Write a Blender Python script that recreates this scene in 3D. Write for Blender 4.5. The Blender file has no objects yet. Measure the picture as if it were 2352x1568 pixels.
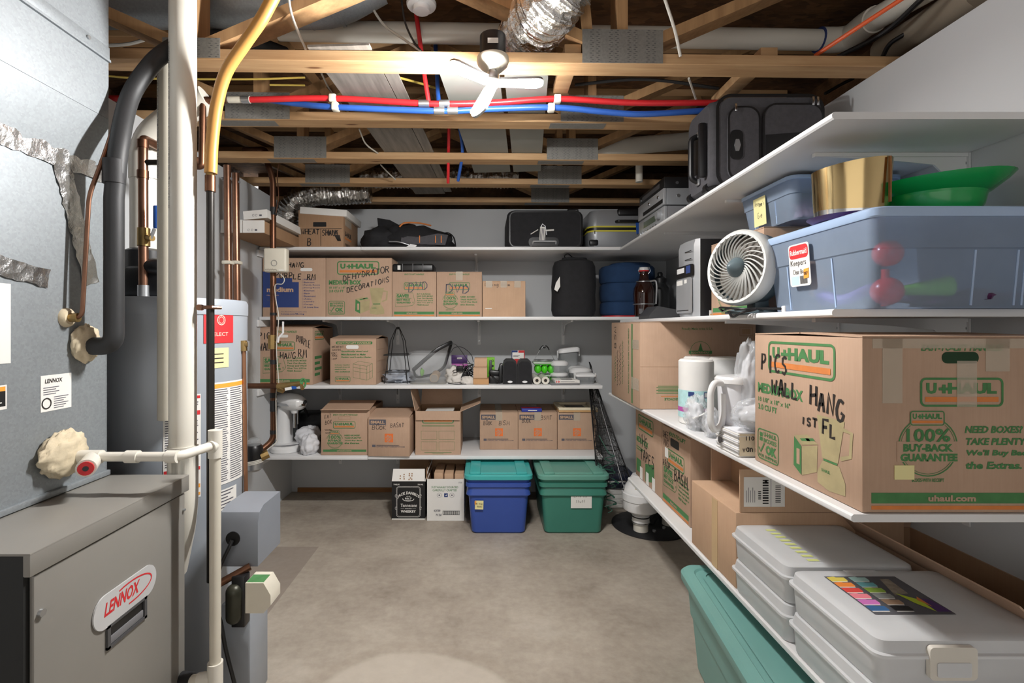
import bpy, bmesh, math, random
from mathutils import Vector, Matrix, noise
from math import pi, sin, cos, radians, sqrt
R = random.Random(7)
SC = bpy.context.scene
COL = SC.collection
V = Vector
# ---------------------------------------------------------------- survey helpers
# camera stands at (0,0,CH) looking along +Y; F is its focal length in pixels of a 2352-wide frame
CH, F, VX, VY = 1.32, 1148.0, 1115.0, 750.0
def PX(px, y): return (px-VX)*y/F
def PZ(py, y): return CH-(py-VY)*y/F
def P(px, py, y): return V((PX(px, y), y, PZ(py, y)))
# ---------------------------------------------------------------- materials
def lin(h):
    h = h.lstrip('#'); o = []
    for i in (0, 2, 4):
        c = int(h[i:i+2], 16)/255
        o.append(c/12.92 if c <= .04045 else ((c+.055)/1.055)**2.4)
    return (*o, 1)
MATS = {}
def newmat(name):
    m = bpy.data.materials.new(name); m.use_nodes = True
    MATS[name] = m
    return m, m.node_tree, m.node_tree.nodes['Principled BSDF']
def N(nt, t, **kw):
    n = nt.nodes.new(t)
    for k, v in kw.items():
        if k in n.inputs: n.inputs[k].default_value = v
        else: setattr(n, k, v)
    return n
def L(nt, a, b): nt.links.new(a, b)
def ramp(nt, fac, stops):
    r = N(nt, 'ShaderNodeValToRGB'); e = r.color_ramp.elements
    while len(e) < len(stops): e.new(.5)
    for i, (p, c) in enumerate(stops): e[i].position = p; e[i].color = c if len(c) == 4 else (*c, 1)
    L(nt, fac, r.inputs['Fac']); return r.outputs['Color']
def mixc(nt, fac, a, b, mode='MIX'):
    m = N(nt, 'ShaderNodeMix', data_type='RGBA', blend_type=mode)
    for s, v in ((m.inputs[0], fac), (m.inputs[6], a), (m.inputs[7], b)):
        if hasattr(v, 'is_linked'): L(nt, v, s)
        else: s.default_value = v
    return m.outputs[2]
def coords(nt, scale=(1, 1, 1), kind='Object'):
    tc = N(nt, 'ShaderNodeTexCoord'); mp = N(nt, 'ShaderNodeMapping')
    mp.inputs['Scale'].default_value = scale
    L(nt, tc.outputs[kind], mp.inputs['Vector']); return mp.outputs['Vector']
def tex(nt, vec, scale, detail=4, rough=.55):
    n = N(nt, 'ShaderNodeTexNoise'); n.inputs['Scale'].default_value = scale
    n.inputs['Detail'].default_value = detail; n.inputs['Roughness'].default_value = rough
    L(nt, vec, n.inputs['Vector']); return n.outputs['Fac']
def bump(nt, p, h, strength=.2, dist=.005):
    b = N(nt, 'ShaderNodeBump'); b.inputs['Strength'].default_value = strength; b.inputs['Distance'].default_value = dist
    L(nt, h, b.inputs['Height']); L(nt, b.outputs['Normal'], p.inputs['Normal'])
def plain(name, hexc, rough=.5, metal=0.0, var=.06, vs=6.0, spec=.5, bmp=0.0, bs=60, coat=0):
    m, nt, p = newmat(name)
    c = lin(hexc)
    p.inputs['Roughness'].default_value = rough; p.inputs['Metallic'].default_value = metal
    p.inputs['Specular IOR Level'].default_value = spec
    if coat: p.inputs['Coat Weight'].default_value = coat
    vec = coords(nt)
    f = tex(nt, vec, vs)
    lo = tuple(x*(1-var) for x in c[:3])+(1,); hi = tuple(min(1, x*(1+var)) for x in c[:3])+(1,)
    L(nt, ramp(nt, f, [(.3, lo), (.7, hi)]), p.inputs['Base Color'])
    if bmp: bump(nt, p, tex(nt, vec, bs, 5), bmp, .004)
    return m
def wood(name, a, b, axis='X', knots=True):
    m, nt, p = newmat(name)
    sc = {'X': (1.2, 14, 14), 'Y': (14, 1.2, 14), 'Z': (14, 14, 1.2)}[axis]
    vec = coords(nt, sc)
    f = tex(nt, vec, 2.2, 6, .6)
    col = ramp(nt, f, [(.28, lin(a)), (.72, lin(b))])
    if knots:
        v2 = coords(nt, {'X': (2.2, 9, 9), 'Y': (9, 2.2, 9), 'Z': (9, 9, 2.2)}[axis])
        vo = N(nt, 'ShaderNodeTexVoronoi'); vo.inputs['Scale'].default_value = 1.3; L(nt, v2, vo.inputs['Vector'])
        k = ramp(nt, vo.outputs['Distance'], [(.05, (1, 1, 1, 1)), (.11, (0, 0, 0, 1))])
        col = mixc(nt, k, col, lin('#6b4323'))
    L(nt, col, p.inputs['Base Color']); p.inputs['Roughness'].default_value = .7
    bump(nt, p, f, .15, .003)
    return m
def cardmat(name, hexc, var=.07):
    m, nt, p = newmat(name); c = lin(hexc); vec = coords(nt)
    f = tex(nt, vec, 5, 5, .6)
    lo = tuple(x*(1-var*1.6) for x in c[:3])+(1,); hi = tuple(min(1, x*(1+var)) for x in c[:3])+(1,)
    col = ramp(nt, f, [(.25, lo), (.75, hi)])
    v2 = coords(nt, (220, 220, 8)); fl = tex(nt, v2, 1, 2)
    col = mixc(nt, .028, col, ramp(nt, fl, [(.3, (.1, .06, .03, 1)), (.7, (.9, .75, .6, 1))]))
    L(nt, col, p.inputs['Base Color']); p.inputs['Roughness'].default_value = .82; p.inputs['Specular IOR Level'].default_value = .2
    bump(nt, p, f, .12, .004)
    return m
def translucent(name, hexc, alpha, rough=.3, tint='#ffffff'):
    m, nt, p = newmat(name)
    p.inputs['Base Color'].default_value = lin(hexc); p.inputs['Roughness'].default_value = rough
    tr = N(nt, 'ShaderNodeBsdfTransparent'); tr.inputs['Color'].default_value = lin(tint)
    mx = N(nt, 'ShaderNodeMixShader')
    f = tex(nt, coords(nt), 9, 3)
    mr = N(nt, 'ShaderNodeMapRange'); mr.inputs[3].default_value = max(0, alpha-.05); mr.inputs[4].default_value = min(1, alpha+.05)
    L(nt, f, mr.inputs[0]); L(nt, mr.outputs[0], mx.inputs[0])
    L(nt, tr.outputs[0], mx.inputs[1]); L(nt, p.outputs[0], mx.inputs[2])
    L(nt, mx.outputs[0], nt.nodes['Material Output'].inputs['Surface'])
    return m
# ---------------------------------------------------------------- mesh builder
def T(loc=(0, 0, 0), rz=0, rx=0, ry=0, s=1):
    return Matrix.Translation(loc) @ Matrix.Rotation(rz, 4, 'Z') @ Matrix.Rotation(ry, 4, 'Y') @ Matrix.Rotation(rx, 4, 'X') @ Matrix.Scale(s, 4)
def frame(o, u, v):
    """matrix whose local x runs along u, local y along v and local z out of the surface"""
    u = V(u).normalized(); v = V(v); v = (v-u*v.dot(u)).normalized(); n = u.cross(v)
    M = Matrix((u, v, n)).transposed().to_4x4(); M.translation = V(o); return M
TXT = {}
def textgeo(s, bold=0.0, res=2):
    k = (s, bold)
    if k not in TXT:
        c = bpy.data.curves.new('t', 'FONT'); c.body = s; c.size = 1; c.resolution_u = res; c.offset = bold
        o = bpy.data.objects.new('t', c); COL.objects.link(o)
        dg = bpy.context.evaluated_depsgraph_get()
        me = bpy.data.meshes.new_from_object(o.evaluated_get(dg))
        vs = [v.co.to_2d() for v in me.vertices]; fs = [tuple(p.vertices) for p in me.polygons]
        bpy.data.objects.remove(o); bpy.data.curves.remove(c); bpy.data.meshes.remove(me)
        if vs:
            x0 = min(v.x for v in vs); x1 = max(v.x for v in vs); y0 = min(v.y for v in vs); y1 = max(v.y for v in vs)
            vs = [((v.x-x0)/(x1-x0 or 1), (v.y-y0)/(y1-y0 or 1)) for v in vs]
            TXT[k] = (vs, fs, (x1-x0)/(y1-y0 or 1))
        else: TXT[k] = ([], [], 1)
    return TXT[k]
# single stroke letters on a 0..1 x 0..1 grid
def _arc(cx, cy, rx, ry, a0, a1, n=8): return [(cx+rx*cos(radians(a0+(a1-a0)*i/n)), cy+ry*sin(radians(a0+(a1-a0)*i/n))) for i in range(n+1)]
STK = {
 'A': [[(0, 0), (.45, 1), (.55, 1), (1, 0)], [(.2, .4), (.85, .42)]],
 'B': [[(0, 0), (.05, 1), (.6, .97), (.8, .75), (.55, .52), (.05, .5)], [(.5, .52), (.9, .38), (.85, .1), (.5, 0), (0, 0)]],
 'C': [_arc(.6, .5, .6, .5, 50, 310)], 'D': [[(.05, 1), (.05, 0), (.5, 0), (.95, .3), (.95, .7), (.5, 1), (-.05, .98)]],
 'E': [[(.9, 1), (0, 1), (0, 0), (.9, 0)], [(0, .5), (.7, .52)]], 'F': [[(.9, 1), (0, 1), (0, 0)], [(0, .5), (.7, .52)]],
 'G': [_arc(.55, .5, .55, .5, 50, 300)+[(1, .35), (.6, .4)]], 'H': [[(0, 1), (.02, 0)], [(.95, 1), (1, 0)], [(0, .48), (1, .54)]],
 'I': [[(.5, 1), (.5, 0)]], 'K': [[(0, 1), (0, 0)], [(.85, 1), (.02, .42), (.95, 0)]], 'L': [[(0, 1), (0, 0), (.9, .02)]],
 'M': [[(0, 0), (.15, 1), (.5, .3), (.85, 1), (1, 0)]], 'N': [[(0, 0), (.1, 1), (.85, 0), (.95, 1)]],
 'O': [_arc(.5, .5, .5, .5, 90, 450, 12)], 'P': [[(.05, 0), (.05, 1), (.7, .95), (.85, .72), (.6, .5), (.05, .45)]],
 'R': [[(.05, 0), (.05, 1), (.7, .95), (.8, .72), (.5, .5), (.05, .47)], [(.4, .5), (.95, 0)]],
 'S': [[(.9, .88), (.5, 1), (.1, .85), (.15, .6), (.75, .42), (.9, .18), (.5, 0), (.05, .12)]],
 'T': [[(0, 1), (1, .97)], [(.5, 1), (.48, 0)]], 'U': [[(0, 1), (.05, .2), (.4, 0), (.8, .15), (.9, 1)]],
 'V': [[(0, 1), (.45, 0), (.95, 1)]], 'W': [[(0, 1), (.22, 0), (.5, .7), (.75, 0), (1, 1)]], 'Y': [[(0, 1), (.5, .5), (1, 1)], [(.5, .5), (.4, 0)]],
 'X': [[(0, 1), (1, 0)], [(1, 1), (0, 0)]], 'Q': [_arc(.5, .5, .5, .5, 90, 450, 12), [(.6, .3), (1, -.05)]],
 '1': [[(.5, 1), (.5, 0)]], '0': [_arc(.5, .5, .4, .5, 90, 450, 10)],
 'a': [_arc(.45, .28, .42, .28, 30, 390), [(.88, .56), (.92, 0)]], 'b': [[(.05, 1), (.05, 0)], _arc(.4, .28, .4, .28, 180, -180)],
 'e': [[(.05, .3), (.85, .32)]+_arc(.45, .3, .42, .3, 10, 320)], 'f': [[(.8, .95), (.5, 1), (.4, .8), (.4, 0)], [(.1, .55), (.75, .57)]],
 'g': [_arc(.45, .3, .4, .28, 30, 390), [(.85, .55), (.85, -.25), (.5, -.4), (.1, -.28)]], 'i': [[(.4, .55), (.45, 0)], [(.42, .8), (.44, .76)]],
 'k': [[(.05, 1), (.05, 0)], [(.75, .6), (.08, .25), (.85, 0)]], 'm': [[(0, 0), (.05, .55)], [(.05, .4), (.3, .58), (.45, .4), (.45, 0)], [(.45, .4), (.75, .58), (.95, .4), (.95, 0)]],
 'n': [[(.05, 0), (.08, .58)], [(.08, .4), (.5, .58), (.8, .4), (.85, 0)]], 'o': [_arc(.45, .28, .4, .28, 90, 450)], 'r': [[(.1, .58), (.15, 0)], [(.15, .35), (.45, .58), (.75, .5)]],
 's': [[(.7, .5), (.35, .58), (.15, .45), (.65, .2), (.5, .02), (.05, .08)]], 't': [[(.4, 1), (.42, .1), (.7, 0)], [(.05, .62), (.8, .64)]],
 'u': [[(.05, .55), (.1, .1), (.45, 0), (.8, .2)], [(.82, .55), (.9, 0)]], 'v': [[(.05, .55), (.45, 0), (.85, .55)]], 'w': [[(0, .55), (.25, 0), (.5, .45), (.72, 0), (1, .55)]],
 'y': [[(.05, .55), (.45, .05)], [(.9, .55), (.2, -.4)]], "'": [[(.4, 1), (.3, .8)]], '-': [[(.1, .5), (.9, .5)]], ' ': [],
}
class MB:
    def __init__(s): s.v = []; s.f = []; s.fm = []; s.mats = []; s.sm = 35
    def mi(s, m):
        if m not in s.mats: s.mats.append(m)
        return s.mats.index(m)
    def add(s, vs, fs, mat, M=None):
        b = len(s.v)
        s.v += [(M @ V(p)) if M else V(p) for p in vs]
        k = s.mi(mat)
        for f in fs: s.f.append(tuple(i+b for i in f)); s.fm.append(k)
        return s
    def box(s, c, d, mat, M=None, bev=0.0, seg=2):
        if bev > 0:
            bm = bmesh.new(); bmesh.ops.create_cube(bm, size=1)
            for v in bm.verts: v.co = V((v.co.x*d[0], v.co.y*d[1], v.co.z*d[2]))
            bmesh.ops.bevel(bm, geom=bm.edges[:], offset=min(bev, min(d)*.49), segments=seg, affect='EDGES', profile=.5)
            bm.verts.index_update()
            vs = [v.co+V(c) for v in bm.verts]; fs = [tuple(v.index for v in f.verts) for f in bm.faces]; bm.free()
            return s.add(vs, fs, mat, M)
        x, y, z = (a/2 for a in d)
        vs = [V((i*x, j*y, k*z))+V(c) for k in (-1, 1) for j in (-1, 1) for i in (-1, 1)]
        return s.add(vs, [(0, 2, 3, 1), (4, 5, 7, 6), (0, 1, 5, 4), (2, 6, 7, 3), (0, 4, 6, 2), (1, 3, 7, 5)], mat, M)
    def b2(s, lo, hi, mat, M=None, bev=0.0, seg=2):
        lo = V(lo); hi = V(hi); return s.box((lo+hi)/2, hi-lo, mat, M, bev, seg)
    def prism(s, pts, h0, h1, mat, M=None):
        """outline pts (x,y) extruded along local z from h0 to h1"""
        n = len(pts); vs = [(x, y, h0) for x, y in pts]+[(x, y, h1) for x, y in pts]
        fs = [tuple(range(n-1, -1, -1)), tuple(range(n, 2*n))]+[(i, (i+1) % n, n+(i+1) % n, n+i) for i in range(n)]
        return s.add(vs, fs, mat, M)
    def poly(s, pts, mat, M=None): return s.add(pts, [tuple(range(len(pts)))], mat, M)
    def rect(s, x0, y0, x1, y1, mat, M, z=.0006): return s.add([(x0, y0, z), (x1, y0, z), (x1, y1, z), (x0, y1, z)], [(0, 1, 2, 3)], mat, M)
    def loft(s, rings, mat, M=None, cap0=True, cap1=True, closed=True):
        n = len(rings[0]); vs = [p for r in rings for p in r]; fs = []
        for k in range(len(rings)-1):
            for i in range(n if closed else n-1):
                j = (i+1) % n; fs.append((k*n+i, k*n+j, (k+1)*n+j, (k+1)*n+i))
        if cap0: fs.append(tuple(range(n-1, -1, -1)))
        if cap1: b = (len(rings)-1)*n; fs.append(tuple(range(b, b+n)))
        return s.add(vs, fs, mat, M)
    def lathe(s, prof, mat, M=None, n=32, cap0=True, cap1=True):
        rings = [[(r*cos(2*pi*i/n), r*sin(2*pi*i/n), z) for i in range(n)] for r, z in prof]
        return s.loft(rings, mat, M, cap0, cap1)
    def cyl(s, a, b, r, mat, M=None, n=20, r2=None):
        return s.tube([a, b], r if r2 is None else [r, r2], mat, M, n)
    def tube(s, pts, r, mat, M=None, n=10, closed=False, cap=True, flat=1.0):
        pts = [V(p) for p in pts]; m = len(pts)
        rs = r if isinstance(r, (list, tuple)) else [r]*m
        tg = []
        for i in range(m):
            a = pts[(i-1) % m] if (closed or i > 0) else pts[i]; b = pts[(i+1) % m] if (closed or i < m-1) else pts[i]
            t = b-a; tg.append(t.normalized() if t.length > 1e-9 else V((0, 0, 1)))
        up = V((0, 0, 1)) if abs(tg[0].z) < .9 else V((0, 1, 0))
        nx = (up-tg[0]*up.dot(tg[0])).normalized(); rings = []
        for i in range(m):
            nx = nx-tg[i]*nx.dot(tg[i])
            nx = nx.normalized() if nx.length > 1e-6 else tg[i].orthogonal().normalized()
            bx = tg[i].cross(nx)
            k = 1.0
            if 0 < i < m-1 or closed:
                c = (pts[i]-pts[i-1]).normalized().dot(tg[i]); k = min(1.5, 1/max(c, .5))
            rings.append([pts[i]+(nx*cos(2*pi*j/n)*flat+bx*sin(2*pi*j/n))*rs[i]*(1 if k == 1 else k**.5) for j in range(n)])
        if closed: rings.append(rings[0])
        return s.loft(rings, mat, M, cap and not closed, cap and not closed)
    def sphere(s, c, r, mat, M=None, n=16, m=10, amp=0, fr=6, seed=0, zmin=None):
        r = V((r, r, r)) if not hasattr(r, '__len__') else V(r); rings = []
        if amp: s.sm = 75
        for i in range(1, m):
            th = pi*i/m; rings.append([])
            for j in range(n):
                ph = 2*pi*j/n; d = V((sin(th)*cos(ph), sin(th)*sin(ph), -cos(th)))
                k = 1+(amp*noise.noise(d*fr*.5+V((seed*3.1, seed, 0)))*1.6+amp*.5*noise.noise(d*fr*1.7+V((0, seed*1.7, 5))) if amp else 0)
                p = V((d.x*r.x, d.y*r.y, d.z*r.z))*k+V(c)
                if zmin is not None and p.z < zmin: p.z = zmin
                rings[-1].append(p)
        return s.loft(rings, mat, M)
    def text(s, t, x, y, w, h, mat, M, bold=0.0, shear=0.0, z=.0008, fit=False, fn=None):
        """words whose bottom-left is (x,y) on the surface frame M, fitted to w by h (h only when w is None)"""
        vs, fs, asp = textgeo(t, bold)
        if not vs: return s
        if w is None: w = h*asp
        pts = [(x+u*w+shear*v*h, y+v*h, z) for u, v in vs]
        if fn: pts = [fn(*p) for p in pts]
        return s.add(pts, fs, mat, M)
    def hand(s, t, x, y, w, h, mat, M, th=.006, slant=0.0, seed=0, z=.0012, gap=.35):
        """marker pen handwriting: one ribbon for each stroke"""
        rr = random.Random(sum(map(ord, t))*7 if seed == 0 else seed); n = len(t); cw = w/(n+(n-1)*gap+.25)*.98
        for i, ch in enumerate(t):
            ox = x+i*cw*(1+gap); oy = y+slant*(ox-x)+rr.uniform(-.06, .06)*h; sc = rr.uniform(.88, 1.1)
            for st in STK.get(ch, []):
                pts = [(ox+p[0]*cw*sc+rr.uniform(-.03, .03)*cw+p[1]*.1*cw, oy+p[1]*h*sc+rr.uniform(-.02, .02)*h) for p in st]
                s.ribbon(pts, th, mat, M, z)
        return s
    def scribble(s, x, y, w, h, mat, M, th=.003, n=10, seed=1, z=.0012):
        rr = random.Random(seed); pts = [(x+w*i/(n*4)+rr.uniform(-.2, .2)*h*.3, y+h*(.5+.5*sin(i*1.57+rr.uniform(-.5, .5))*rr.uniform(.3, 1))) for i in range(n*4+1)]
        return s.ribbon(pts, th, mat, M, z)
    def ribbon(s, pts, th, mat, M, z=.001, closed=False):
        n = len(pts); l = []; r = []
        for i in range(n):
            a = pts[i-1] if (i > 0 or closed) else pts[i]; b = pts[(i+1) % n] if (i < n-1 or closed) else pts[i]
            dx, dy = b[0]-a[0], b[1]-a[1]; d = sqrt(dx*dx+dy*dy) or 1; nx, ny = -dy/d*th/2, dx/d*th/2
            l.append((pts[i][0]+nx, pts[i][1]+ny, z)); r.append((pts[i][0]-nx, pts[i][1]-ny, z))
        fs = [(n+i, n+(i+1) % n, (i+1) % n, i) for i in range(n if closed else n-1)]
        return s.add(l+r, fs, mat, M)
    def build(s, name, parent=None, label=None, smooth=True):
        me = bpy.data.meshes.new(name); me.from_pydata([tuple(v) for v in s.v], [], s.f)
        for m in s.mats: me.materials.append(m)
        me.polygons.foreach_set('material_index', s.fm)
        if smooth:
            me.polygons.foreach_set('use_smooth', [True]*len(s.f)); me.set_sharp_from_angle(angle=radians(s.sm))
        me.update()
        o = bpy.data.objects.new(name, me); COL.objects.link(o)
        if parent: o.parent = parent
        if label: o['label'] = label
        return o
def thing(name, label, cat, loc=(0, 0, 0), rz=0, group=None):
    o = bpy.data.objects.new(name, None); COL.objects.link(o)
    o.location = loc; o.rotation_euler = (0, 0, rz); o.empty_display_size = .05
    o['label'] = label; o['category'] = cat
    if group: o['group'] = group
    return o
def tag(o, label, cat, group=None):
    o['label'] = label; o['category'] = cat
    if group: o['group'] = group
    return o
def single(mb, name, label, cat, loc=(0, 0, 0), rz=0, group=None):
    o = mb.build(name); o.location = loc; o.rotation_euler = (0, 0, rz); return tag(o, label, cat, group)
def structure(mb, name, label=None):
    o = mb.build(name); o['kind'] = 'structure'
    if label: o['label'] = label
    return o
def dup(root, loc, label, rz=None):
    c = root.copy(); COL.objects.link(c); c.location = loc; c['label'] = label
    if rz is not None: c.rotation_euler = (0, 0, rz)
    for ch in list(root.children):
        d = ch.copy(); COL.objects.link(d); d.parent = c
        for g in list(ch.children):
            e = g.copy(); COL.objects.link(e); e.parent = d
    return c
def smooth_path(pts, n=6):
    pts = [V(p) for p in pts]; q = [pts[0]*2-pts[1]]+pts+[pts[-1]*2-pts[-2]]; out = []
    for i in range(1, len(q)-2):
        a, b, c, d = q[i-1:i+3]
        for k in range(n):
            t = k/n
            out.append(.5*((2*b)+(c-a)*t+(2*a-5*b+4*c-d)*t*t+(3*b-a-3*c+d)*t**3))
    out.append(pts[-1]); return out
def rrect(w, d, r, z, n=5, cx=0, cy=0):
    """ring of a rounded rectangle in plan"""
    out = []
    for k, (sx, sy) in enumerate(((1, 1), (-1, 1), (-1, -1), (1, -1))):
        for i in range(n+1):
            a = pi/2*k+pi/2*i/n
            out.append((cx+sx*(w/2-r)+r*cos(a), cy+sy*(d/2-r)+r*sin(a), z))
    return out
def rr2(x0, y0, x1, y1, r, n=4):
    return [(x, y) for x, y, _ in rrect(x1-x0, y1-y0, r, 0, n, (x0+x1)/2, (y0+y1)/2)]
def bend(pts, r, n=6):
    """polyline with its corners rounded to radius r"""
    pts = [V(p) for p in pts]; out = [pts[0]]
    for i in range(1, len(pts)-1):
        a, b, c = pts[i-1], pts[i], pts[i+1]; u = (a-b); w = (c-b); k = min(r, u.length*.45, w.length*.45)
        p0 = b+u.normalized()*k; p1 = b+w.normalized()*k
        for j in range(n+1):
            t = j/n; out.append(p0*(1-t)**2+b*2*t*(1-t)+p1*t*t)
    out.append(pts[-1]); return out
# ---------------------------------------------------------------- materials
WHITE = plain('white_melamine', '#e0e0e0', .38, var=.02)
WALL = plain('painted_drywall', '#c6c8ca', .85, var=.025, vs=1.5, spec=.25, bmp=.03, bs=90)
CARD = cardmat('cardboard', '#b89a83'); CARDD = cardmat('cardboard_dark', '#a58467'); CARDL = cardmat('cardboard_light', '#c6a487')
UGREEN = plain('print_green', '#477d49', .8, var=.12, vs=30); UORANGE = plain('print_orange', '#d27f41', .8, var=.08, vs=30)
UFAINT = plain('print_pale_green', '#a89b74', .85, var=.1, vs=20)
INK = plain('marker_ink', '#2a2522', .6, var=.1); PEN = plain('pen_ink', '#3a3434', .6)
BLUEP = plain('print_blue', '#2b3f77', .8, var=.08); GREYP = plain('print_grey', '#575660', .8); HDO = plain('print_flame_orange', '#e2753a', .8)
PAPER = plain('white_paper', '#e6e4df', .7, var=.02); NOTE = plain('yellow_note', '#e6dca0', .75, var=.03); BLACKP = plain('black_print', '#161617', .55)
REDP = plain('red_print', '#cc2b30', .6); ORP = plain('orange_label', '#f0a13c', .6)
TAPE = translucent('clear_tape', '#d8c9b4', .45, .25)
MTAPE = plain('masking_tape', '#c9ac84', .6)
PINE = wood('pine_lumber', '#a37c54', '#c5a278'); PINEZ = wood('pine_web', '#96714c', '#ba9468', 'Z', False)
BROWNW = wood('brown_wood', '#7a4d28', '#9c6c3d', 'X', False)
def _osb():
    m, nt, p = newmat('strand_board'); vec = coords(nt, (1, 1, 1))
    vo = N(nt, 'ShaderNodeTexVoronoi'); vo.inputs['Scale'].default_value = 22; L(nt, coords(nt, (1, 2.4, 1)), vo.inputs['Vector'])
    c = ramp(nt, vo.outputs['Color'], [(.1, lin('#3f2a1a')), (.55, lin('#6b4a2e')), (.95, lin('#8a6440'))])
    c = mixc(nt, .5, c, ramp(nt, tex(nt, vec, 2.2, 6), [(.3, lin('#2f2016')), (.7, lin('#7c5837'))]))
    L(nt, c, p.inputs['Base Color']); p.inputs['Roughness'].default_value = .85
    bump(nt, p, vo.outputs['Distance'], .3, .006); return m
OSB = _osb()
def _kraft():
    m, nt, p = newmat('kraft_facing'); vec = coords(nt)
    f = tex(nt, vec, 7, 6, .65)
    L(nt, ramp(nt, f, [(.3, lin('#3a2718')), (.5, lin('#5d4028')), (.75, lin('#7d5c3c'))]), p.inputs['Base Color'])
    p.inputs['Roughness'].default_value = .55; bump(nt, p, f, .9, .03); return m
KRAFT = _kraft()
def _concrete():
    m, nt, p = newmat('concrete_floor'); vec = coords(nt)
    a = tex(nt, vec, 1.3, 8, .66); b = tex(nt, vec, 28, 5, .6)
    c = ramp(nt, a, [(.32, lin('#776c60')), (.44, lin('#9d9285')), (.57, lin('#b3a99b')), (.72, lin('#c0bab0'))])
    c = mixc(nt, .35, c, ramp(nt, tex(nt, coords(nt, (1, 1.6, 1)), 3.7, 6, .7), [(.3, lin('#83786b')), (.7, lin('#b9afa2'))]))
    c = mixc(nt, .10, c, ramp(nt, b, [(.35, lin('#6f665b')), (.65, lin('#cfc8bd'))]))
    # the slab carries a round patch of fresh concrete and a darker troweled strip by the heater
    tc = N(nt, 'ShaderNodeTexCoord'); sx = N(nt, 'ShaderNodeSeparateXYZ'); L(nt, tc.outputs['Object'], sx.inputs[0])
    vm = N(nt, 'ShaderNodeVectorMath', operation='DISTANCE'); vm.inputs[1].default_value = (-.235, 1.665, 0)
    nz = N(nt, 'ShaderNodeVectorMath', operation='ADD'); wob = N(nt, 'ShaderNodeTexNoise'); wob.inputs['Scale'].default_value = 3
    L(nt, tc.outputs['Object'], wob.inputs['Vector'])
    ws = N(nt, 'ShaderNodeVectorMath', operation='SCALE'); ws.inputs['Scale'].default_value = .07; L(nt, wob.outputs['Color'], ws.inputs[0])
    L(nt, tc.outputs['Object'], nz.inputs[0]); L(nt, ws.outputs[0], nz.inputs[1]); L(nt, nz.outputs[0], vm.inputs[0])
    k = ramp(nt, vm.outputs['Value'], [(.0, (0.55, .55, .55, 1)), (.385, (.5, .5, .5, 1)), (.41, (0, 0, 0, 1))])
    c = mixc(nt, k, c, lin('#c6bdb0'))
    k2 = ramp(nt, vm.outputs['Value'], [(.39, (0, 0, 0, 1)), (.43, (.2, .2, .2, 1)), (.45, (.2, .2, .2, 1)), (.47, (0, 0, 0, 1))])
    c = mixc(nt, k2, c, lin('#8d7f6e'))
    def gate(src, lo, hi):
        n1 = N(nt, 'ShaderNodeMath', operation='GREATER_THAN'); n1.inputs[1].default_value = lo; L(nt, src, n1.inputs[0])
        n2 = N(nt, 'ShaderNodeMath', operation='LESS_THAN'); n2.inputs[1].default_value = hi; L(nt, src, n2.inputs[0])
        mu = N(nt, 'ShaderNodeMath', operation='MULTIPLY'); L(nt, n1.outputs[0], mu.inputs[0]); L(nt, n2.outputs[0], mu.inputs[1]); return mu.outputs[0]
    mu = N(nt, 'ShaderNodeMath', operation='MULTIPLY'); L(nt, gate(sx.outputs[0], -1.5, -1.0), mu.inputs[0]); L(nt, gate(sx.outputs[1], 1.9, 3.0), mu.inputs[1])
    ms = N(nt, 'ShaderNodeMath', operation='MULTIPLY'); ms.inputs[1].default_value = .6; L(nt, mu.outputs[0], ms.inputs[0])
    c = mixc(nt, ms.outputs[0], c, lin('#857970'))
    L(nt, c, p.inputs['Base Color']); p.inputs['Roughness'].default_value = .62; p.inputs['Specular IOR Level'].default_value = .35
    bump(nt, p, b, .08, .004); return m
CONC = _concrete()
def _galv(name, base, rough=.34, metal=.85):
    m, nt, p = newmat(name); vo = N(nt, 'ShaderNodeTexVoronoi'); vo.inputs['Scale'].default_value = 170; L(nt, coords(nt), vo.inputs['Vector'])
    c = lin(base); f = tex(nt, coords(nt), 3, 5)
    cc = ramp(nt, vo.outputs['Color'], [(.1, tuple(x*.86 for x in c[:3])+(1,)), (.9, tuple(min(1, x*1.08) for x in c[:3])+(1,))])
    cc = mixc(nt, .3, cc, ramp(nt, f, [(.3, tuple(x*.8 for x in c[:3])+(1,)), (.7, tuple(min(1, x*1.12) for x in c[:3])+(1,))]))
    L(nt, cc, p.inputs['Base Color']); p.inputs['Metallic'].default_value = metal; p.inputs['Roughness'].default_value = rough
    bump(nt, p, f, .06, .01); return m
GALV = _galv('galvanized_sheet', '#959b9f', .5, .45); GALVD = _galv('galvanized_plate', '#85837e', .55, .25)
def _foil(name, base, sc=26, st=1.0, rough=.22):
    m, nt, p = newmat(name); p.inputs['Base Color'].default_value = lin(base); p.inputs['Metallic'].default_value = 1; p.inputs['Roughness'].default_value = rough
    vo = N(nt, 'ShaderNodeTexVoronoi'); vo.inputs['Scale'].default_value = sc; L(nt, coords(nt), vo.inputs['Vector'])
    mx = mixc(nt, .5, vo.outputs['Distance'], tex(nt, coords(nt), sc*.8, 5, .7)); bump(nt, p, mx, st, .02); return m
FOIL = _foil('crinkled_foil', '#d8d6d2'); FTAPE = _foil('foil_tape', '#d9d9d8', 30, .35, .25)
ALU = plain('brushed_metal', '#b9bbbd', .35, .9, var=.08, vs=12); STEEL = plain('chrome', '#cfd0d2', .15, 1)
COPPER = plain('copper', '#8f6a56', .34, .9, var=.22, vs=9); COPPERD = plain('aged_copper', '#6f4e3c', .42, .9, var=.3, vs=12)
BRASS = plain('brass', '#a58a5a', .38, .9, var=.15, vs=20); IRON = plain('black_iron', '#35322f', .42, .6, var=.2)
PVC = plain('white_pvc', '#dcd8cd', .32, var=.03, vs=4); PVCO = plain('aged_pvc', '#cdc7b8', .4, var=.05)
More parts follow.
